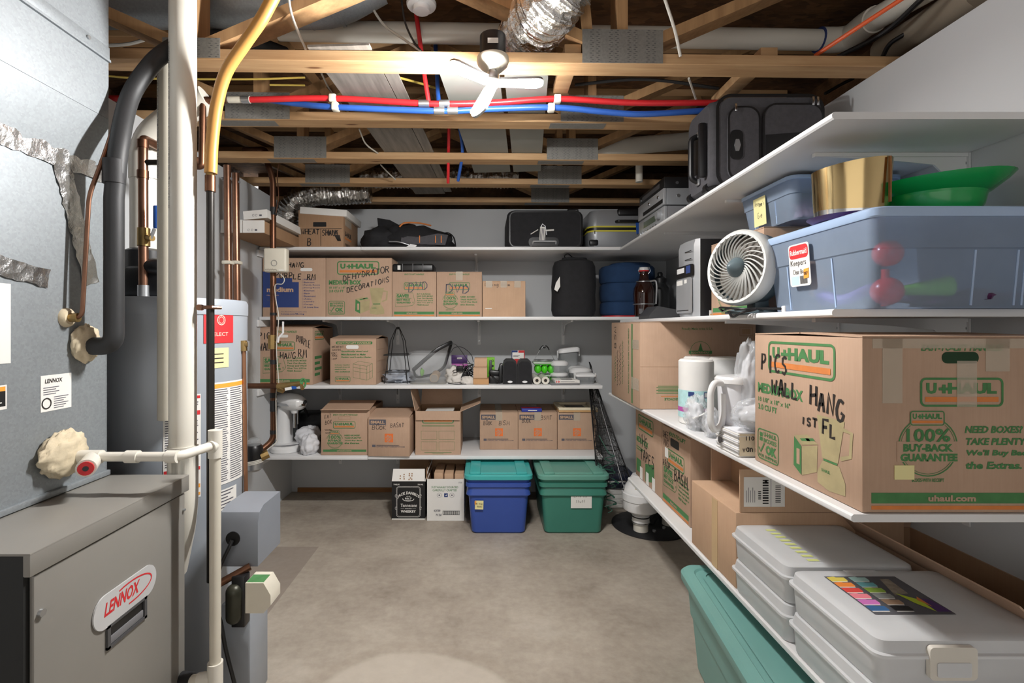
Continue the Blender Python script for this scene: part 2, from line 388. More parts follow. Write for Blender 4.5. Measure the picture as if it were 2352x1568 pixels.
FURN = plain('furnace_enamel', '#8b8882', .42, .15, var=.03); FURND = plain('furnace_in_shade', '#2b2c2c', .55, .3); GREYPL = plain('dark_grey_plastic', '#4b4b4d', .45)  # furnace sides coloured near-black to stand in for the shade on them
TANK = plain('heater_enamel', '#a2a9b2', .35, .1, var=.03, vs=3)
BLACK = plain('black_plastic', '#151517', .38, var=.1); RUBBER = plain('black_rubber', '#202022', .6, var=.2, bmp=.2, bs=30); BFAB = plain('black_fabric', '#1c1c1f', .85, var=.2, vs=30, bmp=.25, bs=120)
GFAB = plain('charcoal_fabric', '#47464a', .8, var=.12, vs=60, bmp=.2, bs=220); NAVY = plain('navy_fabric', '#1d3a5f', .9, var=.12, vs=14, bmp=.25, bs=60)
HOSE = plain('foam_insulation', '#2b2c2e', .55, var=.1, bmp=.1, bs=40)
RED = plain('red_pipe', '#c3262b', .35); BLUE = plain('blue_pipe', '#2a56a5', .35); YEL = plain('yellow_tubing', '#c08c48', .45, var=.06); YCAB = plain('yellow_cable', '#b39b4a', .5)
CABW = plain('white_cable', '#c9c5bc', .5); CABK = plain('black_cable', '#1b1a1b', .45); CABO = plain('orange_cable', '#dc5d2b', .45)
CREAM = plain('cream_plastic', '#d6d0c0', .42); WPL = plain('white_plastic', '#e4e4e4', .3, var=.015); DKWOOD = wood('weathered_plank', '#5f5a54', '#8b857d', 'Y', False)
LPLANK = plain('pale_board', '#85857f', .7, var=.08, vs=4)
TEAL = plain('teal_plastic', '#3fa9a6', .4, var=.03); BINB = plain('blue_plastic', '#34509f', .38, var=.04); BING = plain('green_plastic', '#3b7d6d', .4, var=.04); BINGL = plain('sage_lid_plastic', '#629a8b', .45, var=.05)
BINT = plain('sea_green_plastic', '#78aaa3', .42, var=.03)
LBLUE = translucent('clear_blue_plastic', '#b9cbe2', .36, .3, '#d3e0f0'); LBLUED = plain('blue_lid_plastic', '#9fb5d3', .35, var=.03)
FROST = translucent('frosted_plastic', '#e2e4e6', .74, .35); CLEAR = translucent('clear_plastic', '#c9ccce', .22, .12); FILM = translucent('plastic_film', '#e8ebee', .32, .12)
GLASSC = translucent('clear_container', '#b8bcbe', .38, .1)
GOLD = plain('gold_foil', '#d0b582', .16, 1, var=.05); GRN = plain('bright_green_plastic', '#0f9a48', .22, var=.05, coat=.3); LIME = plain('lime_silicone', '#4fd024', .4)
PURP = plain('purple_print', '#4a2a66', .45); MAGE = plain('magenta_print', '#b85aa8', .5); CLOTH = plain('crumpled_cloth', '#d8d3cc', .85, var=.05, bmp=.2, bs=20); CLOTHW = plain('white_cloth', '#dedfe3', .85, var=.04, bmp=.2, bs=20)
SILV = plain('silver_plastic', '#b3b5b8', .3, .35, var=.03); SILVD = plain('silver_shell', '#9da0a4', .32, .4, var=.03)
AMBER = plain('amber_glass', '#2c120a', .08, var=.2, coat=.5); BOTTLE = plain('black_bottle', '#1b1c1e', .5)
FANG = plain('fan_grey', '#cfd0cd', .4); FAND = plain('fan_slate', '#56656b', .42); GREYM = plain('mid_grey', '#77777a', .5)
FOAMB = plain('expanding_foam', '#cdbfa3', .8, var=.15, vs=20, bmp=.7, bs=25)
TAN = plain('tan_tube', '#b19677', .8); OAKF = wood('oak_frame', '#b98c58', '#d3ab78', 'X', False); CREAMP = plain('ivory_mat', '#e3d6bb', .8)
LIMEP = plain('lime_card', '#7fc832', .6); SOILP = plain('photo_grey', '#77716a', .7)
def _emit():
    m, nt, p = newmat('lit_led_panel'); p.inputs['Base Color'].default_value = (.9, .9, .9, 1)
    p.inputs['Emission Color'].default_value = (1, .985, .965, 1); p.inputs['Emission Strength'].default_value = LAMP_E
    return m
LAMP_E = 860.0
LED = _emit()
# ---------------------------------------------------------------- the room
XL, XR, YB, HC = -1.55, 1.446, 4.0, 2.26      # left wall, right wall, back wall, underside of the trusses
DECK = 2.668
structure(MB().b2((-2.4, -2.5, -.1), (2.4, 4.4, 0), CONC), 'floor')
wb = MB().b2((XL, YB, 0), (XR, YB+.1, HC), WALL)
for x0, z0, x1, z1 in ((-.62, 1.03, -.33, 1.30), (-.22, 1.03, .12, 1.30), (.2, 1.0, .62, 1.3), (.36, 1.5, .50, 1.66), (-.9, 1.5, -.4, 1.8), (-.2, 1.55, .3, 1.8)):
    wb.ribbon([(x0, z0), (x1, z0), (x1, z1), (x0, z1)], .003, GREYM if False else WALL, frame((0, YB, 0), (1, 0, 0), (0, 0, 1)), .0012, True)
structure(wb, 'wall_back')
structure(MB().b2((XR, -2.0, 0), (XR+.1, YB+.1, HC), WALL), 'wall_right')
structure(MB().b2((XL-.1, -2.0, 0), (XL, YB+.1, HC), WALL), 'wall_left')
structure(MB().b2((-2.4, -2.5, DECK), (2.4, 4.7, DECK+.03), OSB), 'ceiling')
structure(MB().b2((XL+.05, YB-.012, 0), (-.62, YB-.0005, .035), BROWNW), 'baseboard_back')
# rim of the joist bay above each wall: sill and facing
structure(MB().b2((-2.0, YB+.1, HC-.05), (2.0, YB+.4, HC), OSB).b2((-2.0, YB+.4, HC-.05), (2.0, YB+.44, DECK), KRAFT), 'trim_1')
structure(MB().b2((XR+.1, -2, HC-.05), (XR+.5, YB+.1, HC-.01), OSB).b2((XR+.42, -2, HC-.05), (XR+.46, YB+.4, DECK), KRAFT), 'trim_2')
structure(MB().b2((XL-.6, -2, HC-.05), (XL-.1, YB+.1, HC-.01), OSB).b2((XL-.62, -2, HC-.05), (XL-.58, YB+.4, DECK), KRAFT), 'trim_3')
# ---------------------------------------------------------------- floor trusses: flat 2x4 chords, webs and toothed plates
def platemesh(w, h, d):
    """toothed steel plate in the x-z plane facing -y, w by h, its punched slots shown as dark slits"""
    mb = MB().box((0, d/2, 0), (w, d, h), GALVD)
    M = frame((0, 0, 0), (1, 0, 0), (0, 0, 1)); nx = max(3, int(w/.022)); nz = max(3, int(h/.0075))
    for i in range(nx):
        for j in range(nz):
            if (i*7+j*3) % 3 == 0: continue
            x = -w/2+(i+.5)*w/nx+(.004 if j % 2 else -.002); z = -h/2+(j+.5)*h/nz
            mb.rect(x-.004, z-.0009, x+.004, z+.0009, GREYPL, M, .0006)
    return mb
def beam(mb, a, b, w, t, mat):
    """straight stick a->b, w wide along y, t thick in the x-z plane"""
    a, b = V(a), V(b); u = (b-a).normalized(); n = V((-u.z, 0, u.x)); y = V((0, 1, 0))
    vs = []
    for p in (a, b):
        for sy, sn in ((-1, -1), (1, -1), (1, 1), (-1, 1)): vs.append(p+y*(w/2*sy)+n*(t/2*sn))
    mb.add(vs, [(3, 2, 1, 0), (4, 5, 6, 7), (0, 1, 5, 4), (1, 2, 6, 5), (2, 3, 7, 6), (3, 0, 4, 7)], mat)
    return mb
TL = ['pine floor truss nearest the lamp, its lower chord carrying the lit lamp',
      'pine floor truss just behind the red and blue water pipes',
      'pine floor truss third back from the lamp, beside the bent top of the copper main',
      'pine floor truss fourth back from the lamp, above the front edge of the top shelf',
      'pine floor truss closest to the back wall, above the cartons of the top shelf']
YBK = [1.867, 2.377, 2.90, 3.383, 3.868]; YAW = -.02
for i, yb in enumerate(YBK):
    t = thing('floor_truss', TL[i], 'truss', (0, yb-.0445, HC), YAW*-1, 'floor trusses overhead')
    x0, x1 = (-2.0, 1.72) if i < 4 else (-2.0, 1.72)
    MB().b2((x0, -.0445, 0), (x1, .0445, .038), PINE, bev=.002, seg=1).build('lower_chord', t)
    top = DECK-HC-.001
    MB().b2((x0, -.0445, top-.038), (x1, .0445, top), PINE, bev=.002, seg=1).build('upper_chord', t)
    for c in (-1.035, .49):
        MB().b2((c-.019, -.044, .038), (c+.019, .044, top-.038), PINEZ).build('web', t)
        for sgn in (-1, 1):
            beam(MB(), (c+sgn*.045, 0, .055), (c+sgn*.735, 0, top-.05), .088, .038, PINEZ).build('web', t)
        sm_ = i == 0 and c < 0
        o = platemesh(.20 if sm_ else .29, .07 if sm_ else .12, .0015).build('gusset_plate', t); o.location = (c, -.0465, .04 if sm_ else .062)
        if i in (1, 2, 3, 4):
            o2 = MB().box((0, 0, 0), (.26, .06, .0012), GALVD).build('gusset_plate', t); o2.location = (c-.06, .0, -.0008)
    if i in (0, 1):
        beam(MB(), (.37, 0, .04), (.34, 0, top-.04), .088, .038, PINEZ).build('web', t)
    if i == 1:
        beam(MB(), (-.66, 0, .04), (-.93, 0, top-.04), .088, .038, PINEZ).build('web', t)
# blocking nailed over the chords
single(MB().b2((0, 0, 0), (.06, .3, .038), PINE, bev=.002), 'blocking', 'short pine block with two nails lying on the truss chord beside the foil duct', 'wood block', (.285, 1.80, HC+.0395), 0)
single(MB().b2((0, 0, 0), (.062, .4, .035), PINE, bev=.002), 'blocking', 'short pine block lying on the truss chord above the grey suitcase', 'wood block', (1.0, 1.815, HC+.0395), 0)
# planks and boards stored on the lower chords
single(MB().b2((-.12, 0, 0), (.10, 1.95, .008), DKWOOD).b2((.104, .12, 0), (.155, 1.9, .006), DKWOOD), 'plank', 'grey wood-grain plank lying across the trusses between the red pipe and the back', 'plank', (-.505, 1.745, HC+.0395), -.055)
single(MB().b2((-.2, 0, 0), (.03, 1.27, .012), LPLANK), 'board', 'pale grey board laid on the trusses behind the lamp, the one toward the plank', 'board', (.02, 1.90, HC+.0395), -.085, 'pale boards on the trusses')
single(MB().b2((0, 0, 0), (.17, 1.27, .012), LPLANK), 'board', 'pale grey narrower board laid on the trusses behind the lamp, toward the grey suitcase', 'board', (.07, 1.90, HC+.0395), -.085, 'pale boards on the trusses')
# ---------------------------------------------------------------- ducts and drain pipes overhead
def ribbed(pts, r, mat, amp, pitch, jitter=.0, n=24):
    pts = smooth_path(pts, 40); out = [pts[0]]; acc = 0; rad = []
    dist = [0]
    for a, b in zip(pts, pts[1:]): dist.append(dist[-1]+(b-a).length)
    rr = random.Random(3)
    rs = [r+amp*sin(2*pi*d/pitch)+rr.uniform(-jitter, jitter) for d in dist]
    return MB().tube(pts, rs, mat, None, n)
d = ribbed([P(1330, -90, 1.62), P(1275, -10, 1.68), P(1240, 40, 1.80), P(1205, 85, 2.02), P(1195, 120, 2.16)], .105, FOIL, .006, .03, .003)
single(d, 'flexible_duct', 'crinkled silver foil duct curving down behind the lit lamp', 'duct', group='foil ducts in the trusses')
d = ribbed([P(850, 440, 3.58), P(780, 445, 3.58), P(715, 448, 3.6), P(672, 470, 3.62), P(655, 520, 3.66), P(640, 548, 3.7)], .075, FOIL, .006, .025, .003)
single(d, 'flexible_duct', 'crinkled silver foil duct bending down beside the archive carton marked WHEAT', 'duct', group='foil ducts in the trusses')
d = ribbed([P(830, 409, 3.6), P(960, 409, 3.6), P(1090, 408, 3.6), P(1190, 409, 3.6)], .07, FOIL, .006, .025, .003)
single(d, 'flexible_duct', 'crinkled silver foil duct lying level above the plank between far trusses', 'duct', group='foil ducts in the trusses')
rd = thing('round_duct', 'round galvanized metal duct running above the white vent pipes', 'duct', (0, 1.965, 2.578))
MB().tube([(-1.9, 0, 0), (-.78, 0, 0)], .08, GALV, None, 32).build('duct_run', rd)
MB().tube(bend([(-.78, 0, 0), (-.60, 0, 0), (-.42, -.02, .085)], .12), .08, GALV, None, 32).build('elbow', rd)
for px in ((-.78, 0, 0), (-.70, 0, .0), (-.58, 0, .012)):
    MB().tube([V(px)-V((.006, 0, 0)), V(px)+V((.006, 0, .003))], .0835, GALV, None, 32).build('seam_ring', rd)
dp = thing('drain_pipe', 'large white drain pipe crossing the joist bay below the deck', 'pipe', (0, 0, 0))
yd = 2.11
MB().tube([P(640, 70, yd), P(1880, 92, yd)], .041, PVC, None, 24).build('straight_run', dp)
MB().tube(bend([P(1880, 92, yd), P(1945, 92, yd), P(1990, 55, 1.98), P(2010, 44, 1.93)], .06), .049, PVC, None, 24).build('elbow', dp)
MB().tube([P(2000, 50, 1.95), P(2140, -30, 1.70)], .043, PVC, None, 24).build('branch', dp)
MB().tube([P(1880, 92, yd)-V((.001, 0, 0)), P(1880, 92, yd)+V((.003, 0, 0))], .0496, BLUEP, None, 24).build('primer_ring', dp, 'thin line of purple-blue primer')
single(MB().tube([P(1325, 345, 3.0), P(1600, 322, 3.0)], .05, PVC, None, 20), 'drain_pipe', 'white drain pipe behind the far trusses beside the grey suitcase', 'pipe')
single(MB().tube([P(1468, 380, 3.15), P(1468, 418, 3.15)], .022, PVC, None, 16), 'vent_pipe', 'short upright white pipe stub behind the fourth truss back from the lamp', 'pipe')
pf = thing('drain_flange', 'white plastic drain fitting hanging under the floor deck by the red riser', 'fitting', P(968, 15, 1.94))
MB().lathe([(.055, 0), (.058, .006), (.058, .012), (.03, .016)], WPL, T(rx=0), 28).build('flange', pf)
MB().tube([(0, 0, -.02), (0, 0, .12)], .032, WPL, None, 20).build('collar', pf)
# ---------------------------------------------------------------- water pipes
rp = thing('water_pipe', 'red water pipe clipped along the trusses', 'pipe', (0, 0, 0))
yr = 2.10
MB().tube(smooth_path([P(572, 229, yr), P(765, 226, yr), P(985, 238, yr), P(1130, 236, yr), P(1280, 227, yr), P(1450, 236, yr), P(1650, 236, yr+.02)], 8), .0125, RED, None, 12).build('tubing', rp)
MB().tube([P(230, 226, yr-.02), P(300, 226, yr)], .0125, RED, None, 12).build('tubing', rp)
MB().tube([P(985, 238, yr), P(976, 180, 2.08), P(951, -5, 2.03)], .0095, RED, None, 10).build('riser', rp)
for px, py in ((765, 227), (1280, 228)):
    MB().box(P(px, py, yr), (.03, .034, .034), CREAM, None, .006).build('clip', rp)
for px in (974, 1021): MB().cyl(P(px-12, 238, yr), P(px+12, 238, yr), .0155, ALU).build('tee_fitting', rp)
MB().tube([P(525, 229, yr), P(575, 229, yr)], .014, CREAM, None, 12).build('adapter', rp)
MB().tube([P(556, 229, yr), P(574, 229, yr)], .0155, ALU, None, 12).build('crimp_ring', rp)
bp = thing('water_pipe', 'blue water pipe clipped along the trusses just below the red one', 'pipe', (0, 0, 0))
MB().tube(smooth_path([P(610, 228, yr+.04), P(680, 238, yr+.03), P(770, 246, yr), P(1010, 255, yr), P(1130, 250, yr), P(1275, 247, yr), P(1400, 258, yr), P(1480, 262, yr), P(1620, 254, yr+.02)], 8), .0125, BLUE, None, 12).build('tubing', bp)
for px, py in ((771, 246), (1266, 248)):
    MB().box(P(px, py, yr), (.03, .034, .034), CREAM, None, .006).build('clip', bp)
for px in (1009, 1040): MB().cyl(P(px-12, 254, yr), P(px+12, 254, yr), .0155, ALU).build('tee_fitting', bp)
MB().tube([P(1009, 252, yr), P(1006, 215, 2.16), P(998, 60, 2.30)], .0095, BLUE, None, 10).build('riser', bp)
single(MB().tube([P(1031, 292, 2.75), P(1029, 420, 2.95)], .009, RED, None, 8), 'water_pipe', 'thin red riser seen between the trusses behind the pipe tee', 'pipe')
single(MB().tube(smooth_path([P(1056, 295, 2.75), P(1062, 350, 2.82), P(1052, 415, 2.95)], 6), .009, BLUE, None, 8), 'water_pipe', 'thin blue riser seen between the trusses behind the pipe tee', 'pipe')
# ---------------------------------------------------------------- cables
def cable(pts, r, mat, label, name='cable', n=8, flat=1.0):
    single(MB().tube(smooth_path(pts, 8), r, mat, None, n, flat=flat), name, label, 'cable')
cable([P(662, -10, 1.74), P(672, 40, 1.76), P(700, 108, 1.79), P(708, 124, 1.80)], .0045, CABW, 'white cable dropping past the round metal duct onto the first truss')
cable([P(842, -5, 1.95), P(880, 55, 2.0), P(930, 92, 2.0), P(968, 118, 1.98)], .005, CABW, 'off-white cable slanting down to the red riser')
cable([P(922, -5, 1.95), P(930, 50, 1.97), P(950, 95, 1.98), P(970, 120, 1.98)], .004, CABK, 'black cable drooping beside the red riser')
cable([P(1526, -5, 1.74), P(1550, 70, 1.76), P(1563, 130, 1.78)], .0055, CABW, 'white cable hanging past the toothed plate of the first truss')
cable([P(1582, 180, 2.0), P(1594, 215, 2.1), P(1600, 232, 2.15)], .0045, CABW, 'short white cable reaching the red pipe above the grey suitcase')
cable([P(235, 105, 2.1), P(300, 100, 2.1), P(372, 78, 2.1)], .007, CABW, 'white cable sagging behind the upright vent pipes')
cable([P(240, 174, 2.0), P(330, 180, 2.0), P(560, 182, 2.05), P(700, 178, 2.05)], .004, YCAB, 'yellow cable running level behind the first truss')
cable([P(620, 195, 2.15), P(700, 196, 2.15)], .004, YCAB, 'short yellow cable end behind the first truss')
cable([P(885, 170, 2.05), P(960, 190, 2.2), P(1000, 202, 2.3)], .005, YCAB, 'yellow cable crossing above the plank toward the blue riser')
cable([P(1320, 195, 2.2), P(1440, 183, 2.2), P(1530, 186, 2.2), P(1650, 203, 2.2)], .007, CABK, 'black cable strapped under the joists above the red pipe')
cable([P(2080, -8, 1.60), P(1960, 70, 1.72), P(1872, 128, 1.84)], .0075, CABO, 'orange cable slanting along the white drain elbow')
cable([P(2120, -5, 1.7), P(2030, 75, 1.85), P(1925, 130, 2.0)], .009, CABK, 'thick black cable running behind the orange cable')
cable([P(2170, 5, 1.75), P(2090, 70, 1.85), P(2045, 100, 1.9), P(2025, 135, 1.95)], .008, CABK, 'black cable bundle dropping to the top of the side wall')
cable([P(1895, 215, 2.3), P(1930, 195, 2.3), P(1960, 180, 2.3)], .007, CABK, 'black cable looped behind the grey suitcase')
cable([P(738, 168, 2.2), P(760, 210, 2.3), P(800, 258, 2.36)], .004, CABW, 'thin white cable lying along the grey plank edge')
cable([P(825, 296, 2.6), P(840, 330, 2.7), P(868, 352, 2.8)], .004, CABW, 'thin white cable behind the second truss beside the plank')
cable([P(874, 378, 3.0), P(890, 395, 3.1), P(908, 412, 3.2)], .004, CABW, 'thin white cable behind the third truss beside the plank')
# plastic wrapped insulation roll on top of the side wall
single(MB().tube(smooth_path([P(2030, 118, 2.03), P(2150, 45, 1.78), P(2260, -25, 1.58)], 6), .055, translucent('poly_wrap', '#a99d8c', .85, .3), None, 14), 'wrapped_pipe', 'white pipe in plastic wrap lying on top of the side wall', 'pipe')
# ---------------------------------------------------------------- the lamp
lp = thing('ceiling_lamp', 'lit three-panel LED lamp hanging from the truss', 'lamp', P(1132, 190, 1.72))
LY = 1.76
c0 = V(lp.location)
def rel(p): return V(p)-c0
MB().cyl((0, .02, .17-.0), (0, .02, .095), .045, BLACK, None, 28).build('junction_box', lp)
MB().rect(-.018, .012, .018, .03, PAPER, frame((0, .02-.0455, .11), (1, 0, 0), (0, 0, 1))).build('sticker', lp, 'small white barcode sticker')
MB().lathe([(.012, .035), (.032, .05), (.052, .07), (.057, .085), (.055, .096)], CREAM, T((0, .02, 0)), 32).build('lamp_base', lp)
MB().cyl((.002, -.03, .098), (.002, -.03, .068), .002, BLACK, None, 6).build('pull_chain', lp)
MB().lathe([(.02, .0), (.022, .03), (.017, .045)], ALU, T((0, .01, 0)), 20).build('socket', lp)
MB().lathe([(.008, -.022), (.022, -.012), (.026, .004), (.02, .012)], ALU, None, 20).build('hub', lp)
def blade(dirv, w=.06, t=.014, flip=False):
    l = V(dirv).length-.022; u = V(dirv).normalized(); side = u.cross(V((0, 0, 1))).normalized(); n = side.cross(u)
    if flip: n = -n
    M = Matrix((u, side, n)).transposed().to_4x4(); M.translation = u*.022
    pts = [(0, -w*.42), (0, w*.42)]
    out = [(0, -w*.36)]+[(l-w/2+w/2*cos(a), w/2*sin(a)) for a in [radians(x) for x in range(-90, 91, 18)]]+[(0, w*.36)]
    MB().prism(out, -t/2, t/2*.2, LED, M).build('led_panel', lp)
    MB().prism([(x*1.015, y*1.06) for x, y in out], t/2*.2, t/2*.2+.008, ALU, M).build('heat_sink', lp)
HUB = P(1132, 190, 1.72)
blade(P(1032, 146, 1.69)-HUB); blade(P(1247, 190, 1.72)-HUB, .05); blade(P(1092, 264, 1.66)-HUB, .062, flip=True)
# ---------------------------------------------------------------- furnace
FX, FY0, FY1, FZ = -.95, 1.04, 1.59, .845
fu = thing('furnace', 'grey gas furnace with an oval badge and a recessed handle, standing on the concrete', 'furnace', (-1.24, 1.315, 0))
o = V(fu.location)
def fb(lo, hi, m, bev=0.0): return MB().b2(V(lo)-o, V(hi)-o, m, None, bev)
fb((-1.53, FY0, .0), (FX-.012, FY1, FZ-.003), FURND).build('cabinet', fu)
FM = frame(V((FX, FY0, 0))-o, (0, 1, 0), (0, 0, 1))            # front face: x toward the back, y up
mb = MB().b2((.012, .02, -.011), (.54, FZ-.05, .0), FURN, FM, .003)
mb.build('front_panel', fu)
mb = MB().b2(V((-1.53, FY0-.004, FZ-.002))-o, V((FX+.006, FY1+.004, FZ+.004))-o, FURN, None, .002)
mb.b2(V((FX-.010, FY0-.004, FZ-.046))-o, V((FX+.006, FY1+.004, FZ+.003))-o, FURN, None, .003)
mb.build('top_cap', fu)
# badge
bx0, bx1, by0, by1 = .130, .408, .452, .610
bcx, bcy = .28, .610
badge = MB(); bp_ = rr2(-.115, -.040, .115, .040, .0399, 8)
badge.prism([(bcx+x, bcy+y*1.05) for x, y in bp_], .001, .005, plain('badge_silver', '#c9cacb', .3, .15), FM)
bo = badge.build('badge', fu, 'silver oval badge with red lettering')
lt = MB().text('LENNOX', bcx-.082, bcy-.012, .122, .034, REDP, FM, .03, .22, .0055)
pts = [(bcx+.012+.082*cos(radians(a)), bcy+.004+.028*sin(radians(a))) for a in range(-95, 130, 12)]
lt.ribbon(pts, .004, REDP, FM, .0056)
lt.build('lettering', bo)
# handle
hx0, hx1, hz0, hz1 = .21, .355, .510, .570
h = MB()
h.b2((hx0, hz0, 0), (hx1, hz0+.007, .006), GREYPL, FM); h.b2((hx0, hz1-.007, 0), (hx1, hz1, .006), GREYPL, FM)
h.b2((hx0, hz0, 0), (hx0+.010, hz1, .006), GREYPL, FM); h.b2((hx1-.010, hz0, 0), (hx1, hz1, .006), GREYPL, FM)
h.rect(hx0+.009, hz0+.006, hx1-.009, hz1-.006, BLACK, FM, .001)
h.b2((hx0+.012, hz0+.008, 0), (hx1-.012, hz0+.028, .004), GREYM, FM, .002)
h.build('handle', fu, 'dark recessed pull handle')
MB().cyl(V((FX, FY0+.026, .71))-o, V((FX+.007, FY0+.026, .71))-o, .008, ALU).build('screw', fu)
MB().cyl(V((FX, FY1-.02, .745))-o, V((FX+.007, FY1-.02, .745))-o, .004, ALU).build('screw', fu)
MB().box(V((FX-.06, FY1+.012, .40))-o, (.06, .02, .05), FURND).build('vent_hood', fu)
# ---------------------------------------------------------------- coil case and supply plenum
CX = -1.2
pl = thing('coil_cabinet', 'galvanized coil cabinet and plenum with foil tape seams, standing on the grey furnace', 'air plenum', (-1.36, 1.25, FZ+.006))
o = V(pl.location)
def pm(): return MB()
z0, z1, z2, z3 = FZ+.006, 1.80, 1.96, 2.42
rings = []
def ring(x, ya, yb, z): return [V((x, ya, z))-o, V((x, yb, z))-o, V((-1.535, yb, z))-o, V((-1.535, ya, z))-o]
MB().loft([ring(CX, 1.03, 1.585, z0), ring(CX, 1.03, 1.585, z1)], GALV).build('coil_case', pl)
MB().loft([ring(CX, 1.03, 1.585, z1+.001), ring(CX+.035, .99, 1.545, z2)], GALV).build('transition', pl)
MB().loft([ring(CX+.035, .99, 1.545, z2+.001), ring(CX+.035, .99, 1.545, z3)], GALV).build('supply_plenum', pl)
CM = frame(V((CX, 0, CH))-o, (0, 1, 0), (0, 0, 1))
CM2 = frame(V((CX+.035, 0, CH))-o, (0, 1, 0), (0, 0, 1))
# drive cleat along the plenum seam, and its flange
MB().b2((.99, .825, 0), (1.545, .86, .004), GALV, CM2, .001).b2((.99, .815, 0), (1.545, .822, .008), GALV, CM2).build('drive_cleat', pl)
for y in (1.05, 1.22, 1.46): MB().cyl(CM2 @ V((y, .845, .003)), CM2 @ V((y, .845, .009)), .006, ALU).build('screw', pl)
def tape(pts, wd, name='foil_tape'):
    q = []
    rr = random.Random(len(pts)+int(pts[0][0]*100)); n = 26; a, b = V((*pts[0], 0)), V((*pts[1], 0)); u = (b-a).normalized(); nn = V((-u.y, u.x, 0))
    vs = []; fs = []; m = 5
    for i in range(n+1):
        for j in range(m):
            p = a.lerp(b, i/n)+nn*((j/(m-1)-.5)*wd*(1+rr.uniform(-.12, .12)))
            vs.append((p.x, p.y, .0015+rr.uniform(0, .0045)))
    for i in range(n):
        for j in range(m-1): fs.append((i*m+j, (i+1)*m+j, (i+1)*m+j+1, i*m+j+1))
    return vs, fs
for a, b, wd in (((1.035, .485), (1.585, .485), .07), ((1.035, .185), (1.37, .13), .05)):
    vs, fs = tape((a, b), wd); MB().add(vs, fs, FTAPE, CM).build('foil_tape', pl, 'crumpled foil tape seam')
vs, fs = tape(((1.52, .13), (1.40, .50)), .06); MB().add(vs, fs, FTAPE, CM).build('foil_tape', pl, 'crumpled foil tape seam')
vs, fs = tape(((1.0, .62), (1.16, .60)), .13); MB().add([(x, y, z*2.2) for x, y, z in vs], fs, FTAPE, CM2).build('foil_tape', pl, 'bright crumpled foil patch')
MB().b2((1.03, -.468, 0), (1.585, -.452, .012), GALV, CM, .002).build('base_flange', pl)
# labels
lb = MB().rect(1.347, -.232, 1.447, -.133, PAPER, CM, .0012)
lb.text('LENNOX', 1.360, -.155, .055, .012, INK, CM, .02, .1, .0018)
for i in range(4): lb.rect(1.355, -.168-i*.006, 1.405-(i % 2)*.01, -.166-i*.006, GREYP, CM, .0018)
lb.ribbon([(1.365+.014*cos(radians(a)), -.21+.014*sin(radians(a))) for a in range(0, 360, 24)], .004, INK, CM, .0018, True)
for i in range(6): lb.rect(1.388, -.196-i*.006, 1.436-(i % 3)*.008, -.194-i*.006, GREYP, CM, .0018)
lb.build('rating_label', pl, 'white printed rating label')
wl = MB().rect(1.10, -.206, 1.252, -.145, PAPER, CM, .0012).rect(1.10, -.198, 1.248, -.16, BLACKP, CM, .0016).rect(1.10, -.16, 1.248, -.149, ORP, CM, .0016)
for i in range(3): wl.rect(1.195, -.19+i*.009, 1.238-i*.006, -.187+i*.009, PAPER, CM, .002)
wl.build('warning_label', pl, 'orange and black warning label')
MB().rect(1.045, -.092, 1.262, .108, PAPER, CM, .0015).build('paper_sheet', pl, 'white paper sheet')
# ---------------------------------------------------------------- refrigerant lines
ah = thing('insulated_hose', 'thick black foam-insulated line curving from the galvanized cabinet up to the joists', 'pipe', (0, 0, 0))
hp = bend([V((CX+.01, 1.487, 1.262)), V((-1.105, 1.487, 1.262)), V((-1.105, 1.487, 1.80))], .07, 8)[:-1]
hp += smooth_path([V((-1.105, 1.487, 1.70)), V((-1.10, 1.50, 1.86)), P(298, 225, 1.57), P(345, 152, 1.61), P(380, 120, 1.65), P(415, 100, 1.76), P(455, 92, 1.92), P(500, 84, 2.0), P(550, 88, 2.05), P(600, 102, 2.1), P(655, 122, 2.2)], 6)
MB().tube(hp, .0262, HOSE, None, 20).build('insulation_sleeve', ah)
MB().tube([V((-1.105, 1.487, 1.745)), V((-1.105, 1.487, 1.815))], .0295, RUBBER, None, 20).build('tape_wrap', ah, 'black tape band over a sleeve joint')
MB().sphere((CX+.012, 1.487, 1.27), (.022, .05, .055), FOAMB, None, 30, 20, .14, 6, 3).build('sealant', ah, 'beige sealing foam around the wall entry')
cl = thing('copper_line', 'thin copper line looping beside the black insulated hose', 'pipe', (0, 0, 0))
xq = -1.155
MB().tube(bend([V((CX, 1.43, 1.346)), V((xq, 1.43, 1.346)), V((xq, 1.435, 1.40)), V((xq+.005, 1.45, 1.70)), P(238, 360, 1.47), P(262, 290, 1.52), P(292, 225, 1.60), P(320, 180, 1.68)], .03), .006, COPPER, None, 10).build('tubing', cl)
MB().lathe([(.028, 0), (.026, .008), (.02, .014)], FOAMB, T((CX, 1.43, 1.346), 0, 0, pi/2), 20).build('grommet', cl, 'tan rubber grommet')
MB().cyl((CX+.01, 1.43, 1.346), (CX+.035, 1.43, 1.346), .013, BRASS).build('nut', cl)
